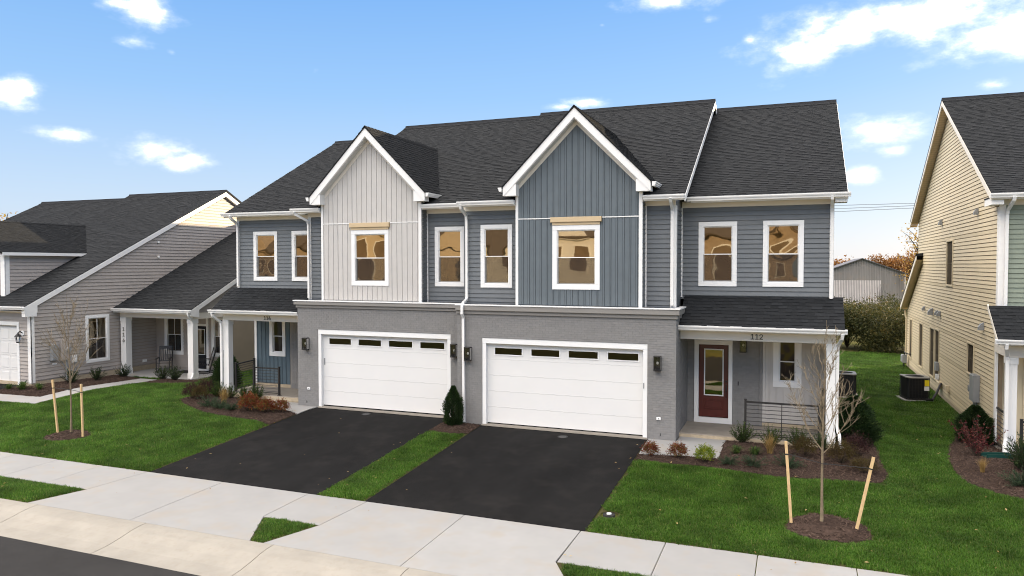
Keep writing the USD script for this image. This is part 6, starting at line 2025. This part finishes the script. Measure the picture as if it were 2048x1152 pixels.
# ------------------------------------------------------------------ young bare trees with stakes
def sapling(label, x, y, H, fork, spread, seed, group=None, lean=0.0):
    g = np.random.default_rng(seed)
    z0 = bed_z(x, y)
    p = thing('young_tree', label, 'tree', (x, y, z0), 0, group)
    t = np.linspace(0, 1, 9)
    lead = np.c_[lean * t + .03 * np.sin(3 * t + seed), .02 * np.sin(5 * t), H * t]
    tr = MB().tube(lead, np.interp(t, [0, .05, .35, .6, 1], [.038, .028, .022, .011, .0035]), 8)
    obj('trunk', tr, 'bark_young', p)

    def at(z):
        return np.array([np.interp(z, lead[:, 2], lead[:, 0]), np.interp(z, lead[:, 2], lead[:, 1]), z])

    nl = 17
    for i in range(nl):
        b = MB()
        f = i / (nl - 1)
        zb = fork + (H * .80 - fork) * f ** 1.2
        a = i * 2.4 + g.uniform(-.35, .35)
        L = spread * (1.15 - .62 * f) * g.uniform(.8, 1.15)
        el = math.radians(np.interp(f, [0, .5, 1], [44, 56, 66]) + g.uniform(-8, 8))
        d = np.array([math.cos(a) * math.cos(el), math.sin(a) * math.cos(el), math.sin(el)])
        n = 7
        u = np.linspace(0, 1, n)[:, None]
        wob = np.cumsum(g.normal(0, .018, (n, 3)), 0) * (u > 0)
        path = at(zb) + d * L * u + np.array([0, 0, .32 * L]) * u ** 2.0 - d * L * .06 * u ** 2 + wob
        r0 = .0115 * (1 - .45 * f)
        b.tube(path, np.linspace(r0, .0032, n), 5)
        for k in range(int(13 - 4 * f)):
            q = g.uniform(.2, .95)
            c = np.array([np.interp(q, u[:, 0], path[:, m]) for m in range(3)])
            dd = unit(d + np.array([0, 0, .5]) + 1.0 * rand_dirs(g, 1)[0])
            dd[2] = abs(dd[2]) * .8 + .15
            l2 = L * g.uniform(.18, .45) * (1.15 - q * .6)
            uu = np.linspace(0, 1, 4)[:, None]
            p2 = c + dd * l2 * uu + np.array([0, 0, .22 * l2]) * uu ** 2 + np.cumsum(g.normal(0, .008, (4, 3)), 0)
            b.tube(p2, np.linspace(.0052, .0027, 4), 4)
            for m in range(g.integers(2, 5)):
                q2 = g.uniform(.3, .95)
                c2 = np.array([np.interp(q2, uu[:, 0], p2[:, j]) for j in range(3)])
                d3 = unit(dd + .9 * rand_dirs(g, 1)[0] + [0, 0, .4])
                b.tube([c2, c2 + d3 * l2 * g.uniform(.3, .6)], [.0034, .0022], 3)
        obj('branch', b, 'twig', p)
    return p


def stake(label, base, topv, group):
    base, topv = np.array(base, float), np.array(topv, float)
    p = thing('tree_stake', label, 'stake', base, 0, group)
    d = topv - base
    L = np.linalg.norm(d)
    d = d / L
    a = unit(np.cross(d, [0, 1.0, 0]))
    fr = Frame(-.12 * d, a, d)
    b = MB().cbox(fr, -.028, .028, 0, L + .12, -.024, .024, .004)
    obj('post', b, 'stake_wood', p)
    s = L * .85
    obj('strap', MB().fbox(fr, -.032, .032, s + .1, s + .125, -.028, .030), 'strap_black', p)
    return base + d * s


def build_trees():
    sapling('bare young tree in the mulch ring of the right front lawn', 9.70, -4.95, 4.1, 1.38, 1.02, 4, 'young bare street trees')
    a = stake('left leaning wooden stake beside the right young tree', (9.10, -5.0, -.33), (8.98, -4.98, 1.36), 'wooden tree stakes')
    b = stake('right leaning wooden stake beside the right young tree', (10.30, -5.02, -.33), (10.60, -4.96, 1.18), 'wooden tree stakes')
    tr = np.array([9.72, -4.95, .96])
    w = MB().tube([a, tr + [-.045, 0, 0]], .007, 4).tube([tr + [.045, 0, 0], b], .007, 4)
    ring = [tr + np.array([.045 * math.cos(t), .045 * math.sin(t), 0]) for t in np.linspace(0, 2 * math.pi, 13)]
    obj('tree_tie', w.tube(ring, .009, 4), 'strap_black', label='thin dark tie from both stakes to the right young tree', cat='tie')
    sapling('bare young tree in the mulch ring of the left front lawn', -11.92, -4.78, 4.3, 1.55, 1.25, 8, 'young bare street trees')
    a = stake('left leaning wooden stake beside the left young tree', (-12.40, -4.84, -.32), (-12.62, -4.82, 1.38), 'wooden tree stakes')
    b = stake('right upright wooden stake beside the left young tree', (-11.28, -4.86, -.32), (-11.34, -4.84, 1.32), 'wooden tree stakes')
    tr = np.array([-11.92, -4.78, 1.10])
    w = MB().tube([a, tr + [-.045, 0, 0]], .008, 4).tube([tr + [.045, 0, 0], b], .008, 4)
    ring = [tr + np.array([.048 * math.cos(t), .048 * math.sin(t), 0]) for t in np.linspace(0, 2 * math.pi, 13)]
    obj('tree_tie', w.tube(ring, .010, 4), 'strap_black', label='thin dark tie from both stakes to the left young tree', cat='tie')


build_trees()


# ------------------------------------------------------------------ rough shrubs and trees beyond the back gardens
def big_shrub(seed, H, R, n, m, lsize, name, label, loc, group=None, twigs=30, src=None, rot=0, scale=1.0, cat='shrub'):
    if src:
        return copy_of(src, name, label, cat, loc, rot, group, scale)
    g = np.random.default_rng(seed)
    p = thing(name, label, cat, loc, rot, group, scale)
    lf, st = MB(), MB()
    lobes = [(g.uniform(-.75, .75) * R, g.uniform(-.6, .6) * R, H * g.uniform(.12, .74), g.uniform(.30, .52) * R) for _ in range(15)]
    c = []
    for k in range(n):
        lx, ly, lz, lr = lobes[g.integers(len(lobes))]
        d = rand_dirs(g, 1, -.7, 1)[0]
        c.append((lx, ly, lz) + d * lr * g.uniform(.3, 1.0) ** .5 * (1 + .25 * g.standard_normal()))
    c = np.array(c)
    c[:, 2] = np.abs(c[:, 2])
    c = c[c[:, 2] < H * 1.12]
    d = rand_dirs(g, len(c))
    tone = .65 * meshkit.fbm(c * 1.3, 3, seed) + .5 * g.random(len(c)) - .15 + .10 * (c[:, 2] / H)
    leaves(lf, c, d, rand_dirs(g, len(c)), lsize * g.uniform(.6, 1.4, len(c)), lsize * .5 * g.uniform(.6, 1.3, len(c)), tone)
    for k in range(twigs):
        a = g.uniform(0, 2 * np.pi)
        el = math.radians(g.uniform(45, 88))
        L = H * g.uniform(.6, 1.15)
        dd = np.array([math.cos(a) * math.cos(el), math.sin(a) * math.cos(el), math.sin(el)])
        t = np.linspace(0, 1, 4)[:, None]
        st.tube(dd * L * t + np.cumsum(g.normal(0, .03 * H / 3, (4, 3)), 0) * (t > 0), np.linspace(.02, .004, 4), 3)
    obj('foliage', lf, m, p, tone=True)
    obj('stems', st, 'bark_dark', p)
    return p


def far_tree(seed, H, R, m, name, label, loc, group=None, n=2600, lsize=.3, bare=0.0, src=None, rot=0, scale=1.0):
    if src:
        return copy_of(src, name, label, 'tree', loc, rot, group, scale)
    g = np.random.default_rng(seed)
    p = thing(name, label, 'tree', loc, rot, group, scale)
    tr, cr = MB(), MB()
    t = np.linspace(0, 1, 6)
    tr.tube(np.c_[.25 * np.sin(2 * t + seed), .2 * np.cos(3 * t), H * .85 * t - .3], np.linspace(.035 * H, .006 * H, 6), 7)
    tips = []
    for k in range(34):
        z = H * g.uniform(.25, .8)
        a = g.uniform(0, 2 * np.pi)
        el = math.radians(g.uniform(15, 65))
        L = R * g.uniform(.6, 1.15) * (1.25 - z / H)
        d = np.array([math.cos(a) * math.cos(el), math.sin(a) * math.cos(el), math.sin(el)])
        tt = np.linspace(0, 1, 5)[:, None]
        q = np.array([0, 0, z]) + d * L * tt + np.array([0, 0, .25 * L]) * tt ** 2 + np.cumsum(g.normal(0, .04 * R, (5, 3)), 0) * (tt > 0)
        tr.tube(q, np.linspace(.011 * H, .0025 * H, 5), 4)
        tips += [q[2], q[3], q[4]]
        for j in range(4):
            d2 = unit(d + rand_dirs(g, 1)[0])
            s = q[g.integers(1, 5)]
            e = s + d2 * L * g.uniform(.2, .4)
            tr.tube([s, e], [.004 * H, .0015 * H], 3)
            tips.append(e)
    tips = np.array(tips)
    c = tips[g.integers(len(tips), size=n)] + g.normal(0, .10 * R, (n, 3))
    tone = .6 * meshkit.fbm(c * .7, 3, seed) + .5 * g.random(n) - .08
    leaves(cr, c, rand_dirs(g, n), rand_dirs(g, n), lsize * g.uniform(.6, 1.4, n), lsize * .6 * g.uniform(.6, 1.3, n), tone)
    obj('trunk', tr, 'bark_dark', p)
    obj('crown', cr, m, p, tone=True)
    return p


def build_background():
    gr = 'overgrown shrubs behind the back lawn'
    a = big_shrub(21, 3.0, 2.6, 11000, 'leaf_olive', .15, 'wild_shrub', 'overgrown olive shrub behind the back lawn, nearest to number 112', (12.2, 31.0, -.38), gr)
    b = big_shrub(22, 2.7, 2.5, 11000, 'leaf_olive', .14, 'wild_shrub', 'overgrown dark green shrub in the middle behind the back lawn', (14.2, 29.8, -.36), gr)
    big_shrub(0, 0, 0, 0, '', 0, 'wild_shrub', 'overgrown shrub behind the back lawn close to the cream house corner', (16.4, 29.2, -.36), gr, src=a, rot=130, scale=.9)
    big_shrub(0, 0, 0, 0, '', 0, 'wild_shrub', 'overgrown shrub hidden half behind the porch roof of number 112', (10.2, 30.5, -.36), gr, src=b, rot=200, scale=1.05)
    c = big_shrub(23, 3.7, 1.9, 4200, 'leaf_olive', .16, 'wild_shrub', 'tallest thin twiggy bush standing in front of the barn', (14.6, 36.5, -.45), gr, twigs=70)
    big_shrub(0, 0, 0, 0, '', 0, 'wild_shrub', 'loose twiggy bush in front of the right end of the barn', (18.6, 38.0, -.45), gr, src=c, rot=90, scale=.9)
    big_shrub(0, 0, 0, 0, '', 0, 'wild_shrub', 'olive shrub beyond the front row, below the barn pale panel', (12.6, 39.0, -.45), gr, src=a, rot=40, scale=.95)
    big_shrub(0, 0, 0, 0, '', 0, 'wild_shrub', 'dark low shrub by the rear corner of the cream house', (18.4, 31.5, -.4), gr, src=b, rot=20, scale=.95)
    ag = 'autumn trees on the skyline'
    srcs = [far_tree(31 + i, 6.3 + .6 * i, 4.2, 'leaf_autumn', 'autumn_tree', l, (x, y, -.6), ag, n=3200, lsize=.42)
            for i, (l, x, y) in enumerate([('rust coloured tree on the skyline just right of the corner of number 112', 27.5, 168), ('rust coloured tree on the skyline over the left slope of the barn roof', 34.0, 160), ('brown autumn tree on the skyline right of the barn ridge', 43.0, 172)])]
    g = np.random.default_rng(5)
    words = ['second skyline tree left of the barn ridge', 'skyline tree over the right slope of the barn', 'skyline tree touching the cream house', 'skyline tree behind the golden tree', 'farthest small skyline tree', 'skyline tree peeping between barn and cream house']
    for i, (x, y) in enumerate([(31, 175), (38.5, 165), (48, 165), (53, 172), (36, 180), (46, 180)]):
        far_tree(0, 0, 0, '', 'autumn_tree', 'autumn coloured ' + words[i], (x, y, -.6), ag, src=srcs[i % 3], rot=g.uniform(0, 360), scale=g.uniform(.8, 1.05))
    # the wood that closes the horizon elsewhere, one mass
    proto = '/World/distant_wood'
    pi = UsdGeom.PointInstancer.Define(stage, proto)
    tag(proto, 'distant rust brown wood along the horizon behind the houses', 'wood', kind='stuff')
    pr = UsdGeom.Xform.Define(stage, proto + '/tree')
    cr = MB()
    n = 900
    gg = np.random.default_rng(77)
    d = rand_dirs(gg, n, -.5, 1)
    cc = d * np.array([4.0, 4.0, 4.2]) * gg.uniform(.4, 1, (n, 1)) ** .5 * (1 + .2 * gg.standard_normal((n, 1))) + [0, 0, 4.6]
    leaves(cr, cc, rand_dirs(gg, n), rand_dirs(gg, n), .8 * gg.uniform(.6, 1.4, n), .5 * gg.uniform(.6, 1.4, n), .5 * meshkit.fbm(cc * .5, 2, 3) + .5 * gg.random(n))
    obj('crown', cr, 'leaf_autumn', proto + '/tree', tone=True)
    pi.CreatePrototypesRel().SetTargets([Sdf.Path(proto + '/tree')])
    pos, sc, rot = [], [], []
    for x in np.arange(-420, 330, 6.0):
        for row in range(2):
            y = 205 + 22 * row + gg.uniform(-8, 8) + .0005 * x * x
            pos.append((x + gg.uniform(-3, 3), y, -1.0))
            s = gg.uniform(.75, 1.25)
            sc.append((s * 1.1, s * 1.1, s * .82))
            aq = gg.uniform(0, 2 * math.pi)
            rot.append(Gf.Quath(float(math.cos(aq / 2)), 0, 0, float(math.sin(aq / 2))))
    pi.CreatePositionsAttr([Gf.Vec3f(*map(float, q)) for q in pos])
    pi.CreateScalesAttr([Gf.Vec3f(*map(float, q)) for q in sc])
    pi.CreateOrientationsAttr(rot)
    pi.CreateProtoIndicesAttr([0] * len(pos))
    far_tree(51, 10.2, 3.6, 'leaf_gold', 'golden_tree', 'thin golden leaved tree rising beside the cream house above the barn', (22.6, 70.0, -.6), n=1500, lsize=.26)
    far_tree(52, 12.0, 4.0, 'leaf_gold', 'golden_tree', 'thin golden leaved tree behind the dormer roof of number 116', (-68.5, 32.0, -.4), n=900, lsize=.3)
    for k, (dz, dy) in enumerate([(0, 0), (.30, .5), (.62, 1.0)]):
        xs = np.linspace(-30, 120, 31)
        zz = 10.45 + dz + (xs - 16) * (.045 - .012 * k) + .00035 * (xs - 45) ** 2 - .3
        obj('overhead_wire', MB().tube(np.c_[xs, np.full(31, 60.0 + dy), zz], .022, 4), 'wire_dark', label=['lowest', 'middle', 'topmost'][k] + ' of the overhead wires between number 112 and the cream house', cat='wire', group='overhead wires')


build_background()


# ------------------------------------------------------------------ air conditioners and small things
def air_conditioner(label, x, y, rot, sticker=False, group='air conditioner units'):
    z = float(gh(x, y))
    p = thing('air_conditioner', label, 'air conditioner', (x, y, z), rot, group)
    w, hgt = .42, .93
    obj('pad', MB().box(-w - .09, w + .09, -w - .09, w + .09, -.02, .06), 'concrete_walk', p, tone=True)
    rr = .10
    core = sbox(-w + .03, -w + .03, w - .03, w - .03).buffer(0)
    fr = Frame((0, 0, 0), (1, 0, 0), (0, 1, 0))
    sh = lambda r: sbox(-w + r, -w + r, w - r, w - r).buffer(r, quad_segs=4)
    obj('coil', MB().poly(fr, sbox(-w + rr + .02, -w + rr + .02, w - rr - .02, w - rr - .02).buffer(rr - .02, quad_segs=4), .10, hgt - .05), 'ac_dark', p)
    obj('base_rail', MB().poly(fr, sh(rr), .06, .12), 'black_metal', p)
    obj('top_rail', MB().poly(fr, sh(rr).buffer(.006), hgt - .06, hgt - .035), 'black_metal', p)
    ring = sh(rr).buffer(.012)
    b = MB().poly(fr, ring.difference(Point(0, 0).buffer(.33, quad_segs=12)), hgt - .034, hgt)
    obj('top_panel', b, 'ac_cap', p)
    b = MB()
    for k in range(8):
        r = .05 + .04 * k
        ring = [(r * math.cos(t), r * math.sin(t), hgt + .004 - .02 * (r / .33) ** 2) for t in np.linspace(0, 2 * math.pi, 21)]
        b.tube(ring, .004, 3)
    for k in range(4):
        t = k * math.pi / 4
        b.tube([(.34 * math.cos(t), .34 * math.sin(t), hgt - .012), (-.34 * math.cos(t), -.34 * math.sin(t), hgt - .012)], .006, 3)
    obj('fan_grille', b, 'black_metal', p)
    obj('fan_well', MB().poly(fr, Point(0, 0).buffer(.325, quad_segs=10), hgt - .3, hgt - .29), 'black_metal', p)
    # upright louvre bars on all sides
    for sd in range(4):
        a = sd * math.pi / 2
        ca, sa = math.cos(a), math.sin(a)
        f = Frame((w * sa, -w * ca, 0), (ca, sa, 0), (0, 0, 1))
        for k in range(7):
            s = -w + .10 + k * (2 * w - .2) / 6
            obj('louvre', MB().fbox(f, s - .008, s + .008, .12, hgt - .06, -.012, .006), 'black_metal', p)
    bl = MB()
    for sd in range(4):
        a = sd * math.pi / 2
        ca, sa = math.cos(a), math.sin(a)
        f = Frame((w * sa, -w * ca, 0), (ca, sa, 0), (0, 0, 1))
        for k in range(26):
            z0 = .14 + k * .029
            bl.fbox(f, -w + .09, w - .09, z0, z0 + .007, -.014, -.002)
    obj('fins', bl, 'ac_dark', p, kind='stuff')
    if sticker:
        f = Frame((0, -w - .001, 0), (1, 0, 0), (0, 0, 1))
        obj('sticker', MB().fbox(f, w - .21, w - .05, .60, .83, .006, .010), 'sticker_yellow', p)
        obj('sticker', MB().fbox(f, w - .23, w - .05, .42, .585, .006, .010), 'sticker_white', p)
    return p


def build_small():
    air_conditioner('black air conditioner unit half hidden behind the right porch column of number 112', 10.86, 9.95, 0)
    air_conditioner('black air conditioner unit with yellow sticker beside the cream house', 13.42, 11.0, 12, sticker=True)
    z = float(gh(13.8, 10.6))
    b = MB().tube([(13.75, 10.55, z + .10), (13.95, 10.45, z + .12), (14.15, 10.9, z + .30), (14.38, 11.6, z + .52), (14.5, 12.0, z + .55)], .045, 8)
    obj('refrigerant_line', b, 'pipe_black', label='black insulated pipe from the stickered air conditioner to the cream wall', cat='pipe')
    # cleanout cap in the lawn
    p = thing('cleanout_cap', 'round dark utility cap with white centre in the front lawn by the driveway', 'utility cap', (5.46, -5.68, float(gh(5.46, -5.68)) - .005))
    t = np.linspace(0, 2 * math.pi, 25)
    obj('collar', MB().poly(Frame((0, 0, 0), (1, 0, 0), (0, 1, 0)), Point(0, 0).buffer(.13), -.05, .012), 'joint_dark', p)
    obj('cap', MB().poly(Frame((0, 0, 0), (1, 0, 0), (0, 1, 0)), Point(0, 0).buffer(.052), .0, .035), 'plug_white', p)
    for lab, x, y in (('round iron cover flush in the right driveway by the garage', 2.80, -.50), ('round iron cover flush in the left driveway by the garage', -4.30, .10)):
        z = float(gh(x, y))
        p = thing('valve_cover', lab, 'cover', (x, y, z - .004), 0, 'round covers in the driveways')
        fr = Frame((0, 0, 0), (1, 0, -0.0), (0, 1, .06))
        obj('ring', MB().poly(fr, Point(0, 0).buffer(.15).difference(Point(0, 0).buffer(.118)), -.03, .006), 'pipe_black', p)
        obj('lid', MB().poly(fr, Point(0, 0).buffer(.112), -.03, .004), 'black_metal', p)
    p = thing('splash_block', 'green plastic splash block under the white downspout of the cream house', 'splash block', (14.05, 1.25, bed_z(14.05, 1.25)), -70)
    b = MB().box(-.15, .15, -.35, .35, 0, .03).box(-.15, -.12, -.35, .35, .03, .10).box(.12, .15, -.35, .35, .03, .10).box(-.12, .12, .32, .35, .03, .10)
    obj('tray', b, 'splash_green', p)
    obj('door_mat', MB().box(-18.35, -17.35, 5.45, 6.1, -.098, -.08), 'pipe_black', label='black door mat on the porch of number 116', cat='door mat')


def rocking_chair(label, x, y, z, rot):
    p = thing('rocking_chair', label, 'rocking chair', (x, y, z), rot, 'rocking chairs on the porch of number 116')
    m = 'black_metal'
    for sx in (-.29, .29):                                   # faces -y
        t = np.linspace(-.5, .46, 9)
        obj('rocker', MB().tube(np.c_[np.full(9, sx), t, .02 + .28 * t ** 2 * .8], .024, 5), m, p)
        obj('leg', MB().fbox(Frame((sx, -.24, 0), (1, 0, 0), (0, 0, 1)), -.022, .022, .04, .64, -.022, .022), m, p)
        obj('leg', MB().fbox(Frame((sx, .26, 0), (1, 0, 0), (0, .28, .96)), -.022, .022, .05, 1.22, -.022, .022), m, p)
        obj('armrest', MB().box(sx - .05, sx + .05, -.34, .36, .64, .665), m, p)
    for k in range(6):
        obj('seat_slat', MB().box(-.28, .28, -.25 + k * .09, -.18 + k * .09, .43 - .012 * k, .45 - .012 * k), m, p)
    fb = Frame((0, .255, .42), (1, 0, 0), (0, .28, .96))
    for k in range(7):
        s = -.24 + k * .08
        obj('back_slat', MB().fbox(fb, s - .022, s + .022, .06, .72, -.01, .012), m, p)
    obj('top_rail', MB().fbox(fb, -.27, .27, .66, .80, -.016, .016), m, p)
    obj('top_rail', MB().fbox(fb, -.27, .27, .05, .10, -.016, .016), m, p)
    obj('stretcher', MB().tube([(-.28, -.24, .2), (.28, -.24, .2)], .016, 6), m, p)
    return p


build_small()
rocking_chair('black wooden rocking chair facing the street left of the door of number 116', -18.95, 5.45, -.10, 36)
rocking_chair('black wooden rocking chair seen from the side right of the door of number 116', -16.85, 5.75, -.10, -46)


# ------------------------------------------------------------------ grass blades and mulch chips
def in_view(x, y, margin=1.16):
    fw = np.array([-math.sin(YAW), math.cos(YAW)])
    rt = np.array([math.cos(YAW), math.sin(YAW)])
    dx, dy = x - CAM[0], y - CAM[1]
    d = dx * fw[0] + dy * fw[1]
    s = (dx * rt[0] + dy * rt[1]) / np.maximum(d, .1)
    return (d > 3) & (np.abs(s) < .70 * margin), d


def clump(seed, n, R, h, curl=.5):
    g = np.random.default_rng(seed)
    b = MB()
    a = g.uniform(0, 2 * np.pi, n)
    r = R * np.sqrt(g.random(n))
    base = np.c_[r * np.cos(a), r * np.sin(a), np.full(n, -.01)]
    dirn = g.uniform(0, 2 * np.pi, n)
    lean = g.uniform(.15, .75, n)
    L = h * g.uniform(.6, 1.25, n)
    o = np.c_[np.cos(dirn), np.sin(dirn), np.zeros(n)]
    s = np.c_[-np.sin(dirn), np.cos(dirn), np.zeros(n)]
    w = g.uniform(.0032, .0052, n)[:, None]
    mid = base + o * (L * lean * .35)[:, None] + np.array([0, 0, 1]) * (L * .62)[:, None]
    tip = base + o * (L * lean)[:, None] + np.array([0, 0, 1]) * (L * (1 - .35 * lean))[:, None]
    v = np.stack([base - s * w, base + s * w, mid + s * w * .8, mid - s * w * .8, tip], 1).reshape(-1, 3)
    k = np.arange(n)[:, None] * 5
    f = np.stack([k + [0, 1, 2], k + [0, 2, 3], k + [3, 2, 4]], 1).reshape(-1, 3)
    tone = np.clip(g.normal(.48, .27, n), 0, .95)
    tone[g.random(n) < .04] = 1.0
    return b.add(v, f, np.repeat(tone, 5))


def scatter(path, label, cat, protos, m, pts, scales, seed, tilt=None):
    pi = UsdGeom.PointInstancer.Define(stage, path)
    tag(path, label, cat, kind='stuff')
    targets = []
    for i, b in enumerate(protos):
        UsdGeom.Xform.Define(stage, f'{path}/piece_{i}')
        obj('blades', b, m, f'{path}/piece_{i}', tone=True)
        targets.append(Sdf.Path(f'{path}/piece_{i}'))
    pi.CreatePrototypesRel().SetTargets(targets)
    g = np.random.default_rng(seed)
    n = len(pts)
    pi.CreatePositionsAttr(Vt.Vec3fArray.FromNumpy(np.ascontiguousarray(pts, np.float32)))
    pi.CreateScalesAttr(Vt.Vec3fArray.FromNumpy(np.ascontiguousarray(scales, np.float32)))
    a = g.uniform(0, 2 * np.pi, n)
    if tilt is None:
        q = [Gf.Quath(float(math.cos(t / 2)), 0, 0, float(math.sin(t / 2))) for t in a]
    else:
        ax = rand_dirs(g, n)
        b2 = g.normal(0, tilt, n)
        q = []
        for t, x, bb in zip(a, ax, b2):
            r1 = Gf.Rotation(Gf.Vec3d(0, 0, 1), math.degrees(t))
            r2 = Gf.Rotation(Gf.Vec3d(float(x[0]), float(x[1]), 0.001), math.degrees(bb))
            qq = (r1 * r2).GetQuat()
            q.append(Gf.Quath(float(qq.GetReal()), *[float(k) for k in qq.GetImaginary()]))
    pi.CreateOrientationsAttr(Vt.QuathArray(q))
    pi.CreateProtoIndicesAttr(Vt.IntArray.FromNumpy(g.integers(0, len(protos), n).astype(np.int32)))


def build_lawn():
    import shapely
    g = np.random.default_rng(99)
    P, S = [], []
    lawn = LAWN.difference(unary_union([b.buffer(.02) for b in BEDS])).intersection(sbox(-30, -10, 25, 28.0)).buffer(-.13).buffer(.13)
    edge = lawn.boundary
    inner = lawn.buffer(-.035)
    for lo, hi, step, sc in ((3, 21, .078, 1.0), (21, 30, .10, 1.15), (30, 42, .15, 1.5), (42, 60, .22, 2.0)):
        x0, y0, x1, y1 = lawn.bounds
        xs, ys = np.arange(x0, x1, step), np.arange(y0, y1, step)
        X, Y = np.meshgrid(xs, ys)
        X = (X + g.uniform(-.5, .5, X.shape) * step).ravel()
        Y = (Y + g.uniform(-.5, .5, Y.shape) * step).ravel()
        ok, d = in_view(X, Y)
        k = ok & (d >= lo) & (d < hi)
        X, Y = X[k], Y[k]
        k = shapely.contains_xy(inner, X, Y)
        X, Y = X[k], Y[k]
        de = shapely.distance(shapely.points(X, Y), edge)
        Z = gh(X, Y) - .008
        patch = meshkit.fbm(np.c_[X * .9, Y * .9, 0 * X], 3, 5)
        fine = meshkit.noise(np.c_[X * 3.1, Y * 3.1, 0 * X], 8)
        hs = (.58 + .72 * patch) * (.74 + .52 * fine) * np.clip(.45 + de * 3.0, .45, 1.05)
        keep = g.random(len(X)) < np.clip(.55 + de * 6, 0, 1)
        w = np.minimum(sc, .55 + de * 8)
        P.append(np.c_[X, Y, Z][keep])
        S.append(np.c_[w, w, hs * sc ** .5][keep])
    pts, sc = np.vstack(P), np.vstack(S)
    scatter('/World/grass', 'short green turf of the lawns', 'grass', [clump(200 + i, 44, .085, .078, .5) for i in range(6)], 'grass_blade', pts, sc, 3)


def build_chips():
    import shapely
    g = np.random.default_rng(55)
    P, S = [], []
    for pg, bp in zip(BEDS, BUMPS):
        x0, y0, x1, y1 = pg.bounds
        n = int((x1 - x0) * (y1 - y0) * 420)
        X, Y = g.uniform(x0, x1, n), g.uniform(y0, y1, n)
        ok, d = in_view(X, Y)
        k = shapely.contains_xy(pg.buffer(.05), X, Y) & ok & (d < 34)
        X, Y = X[k], Y[k]
        de = shapely.distance(shapely.points(X, Y), pg.exterior)
        inn = shapely.contains_xy(pg, X, Y)
        Z = gh(X, Y) + .006 + np.where(inn, bp * np.minimum(de / .35, 1) * 1.0, 0) + .006
        P.append(np.c_[X, Y, Z])
        s = g.uniform(.5, 1.5, len(X))
        S.append(np.c_[s * g.uniform(.6, 1.6, len(X)), s, s])
    protos = []
    for i in range(4):
        b = MB().box(-.026, .026, -.007, .007, -.004, .004, tone=[.1, .4, .6, .95][i])
        protos.append(b)
    scatter('/World/mulch_chips', 'loose bark chips on the mulch beds', 'mulch', protos, 'mulch_chip', np.vstack(P), np.vstack(S), 4, tilt=.45)


def build_litter():
    import shapely
    g = np.random.default_rng(321)
    X, Y = g.uniform(-14, 16, 900), g.uniform(-11.5, 6, 900)
    ok, d = in_view(X, Y)
    k = ok & ~shapely.contains_xy(HOUSES.buffer(.1), X, Y) & (g.random(900) < np.where(shapely.contains_xy(LAWN.buffer(.3), X, Y), .5, .14))
    X, Y = X[k], Y[k]
    on_grass = shapely.contains_xy(LAWN, X, Y)
    Z = gh(X, Y) + np.where(on_grass, .05, .022)
    protos = []
    for i in range(3):
        b = MB()
        leaves(b, np.zeros((1, 3)), np.array([[1.0, 0, .1]]), np.array([[0, 0, 1.0]]), .055 + .012 * i, .034, np.array([.2 + .35 * i]))
        protos.append(b)
    sc = g.uniform(.7, 1.3, len(X))
    scatter('/World/fallen_leaves', 'few dry fallen leaves on grass and paving', 'leaves', protos, 'straw', np.c_[X, Y, Z], np.c_[sc, sc, sc], 6, tilt=.25)


build_lawn()
build_chips()
build_litter()
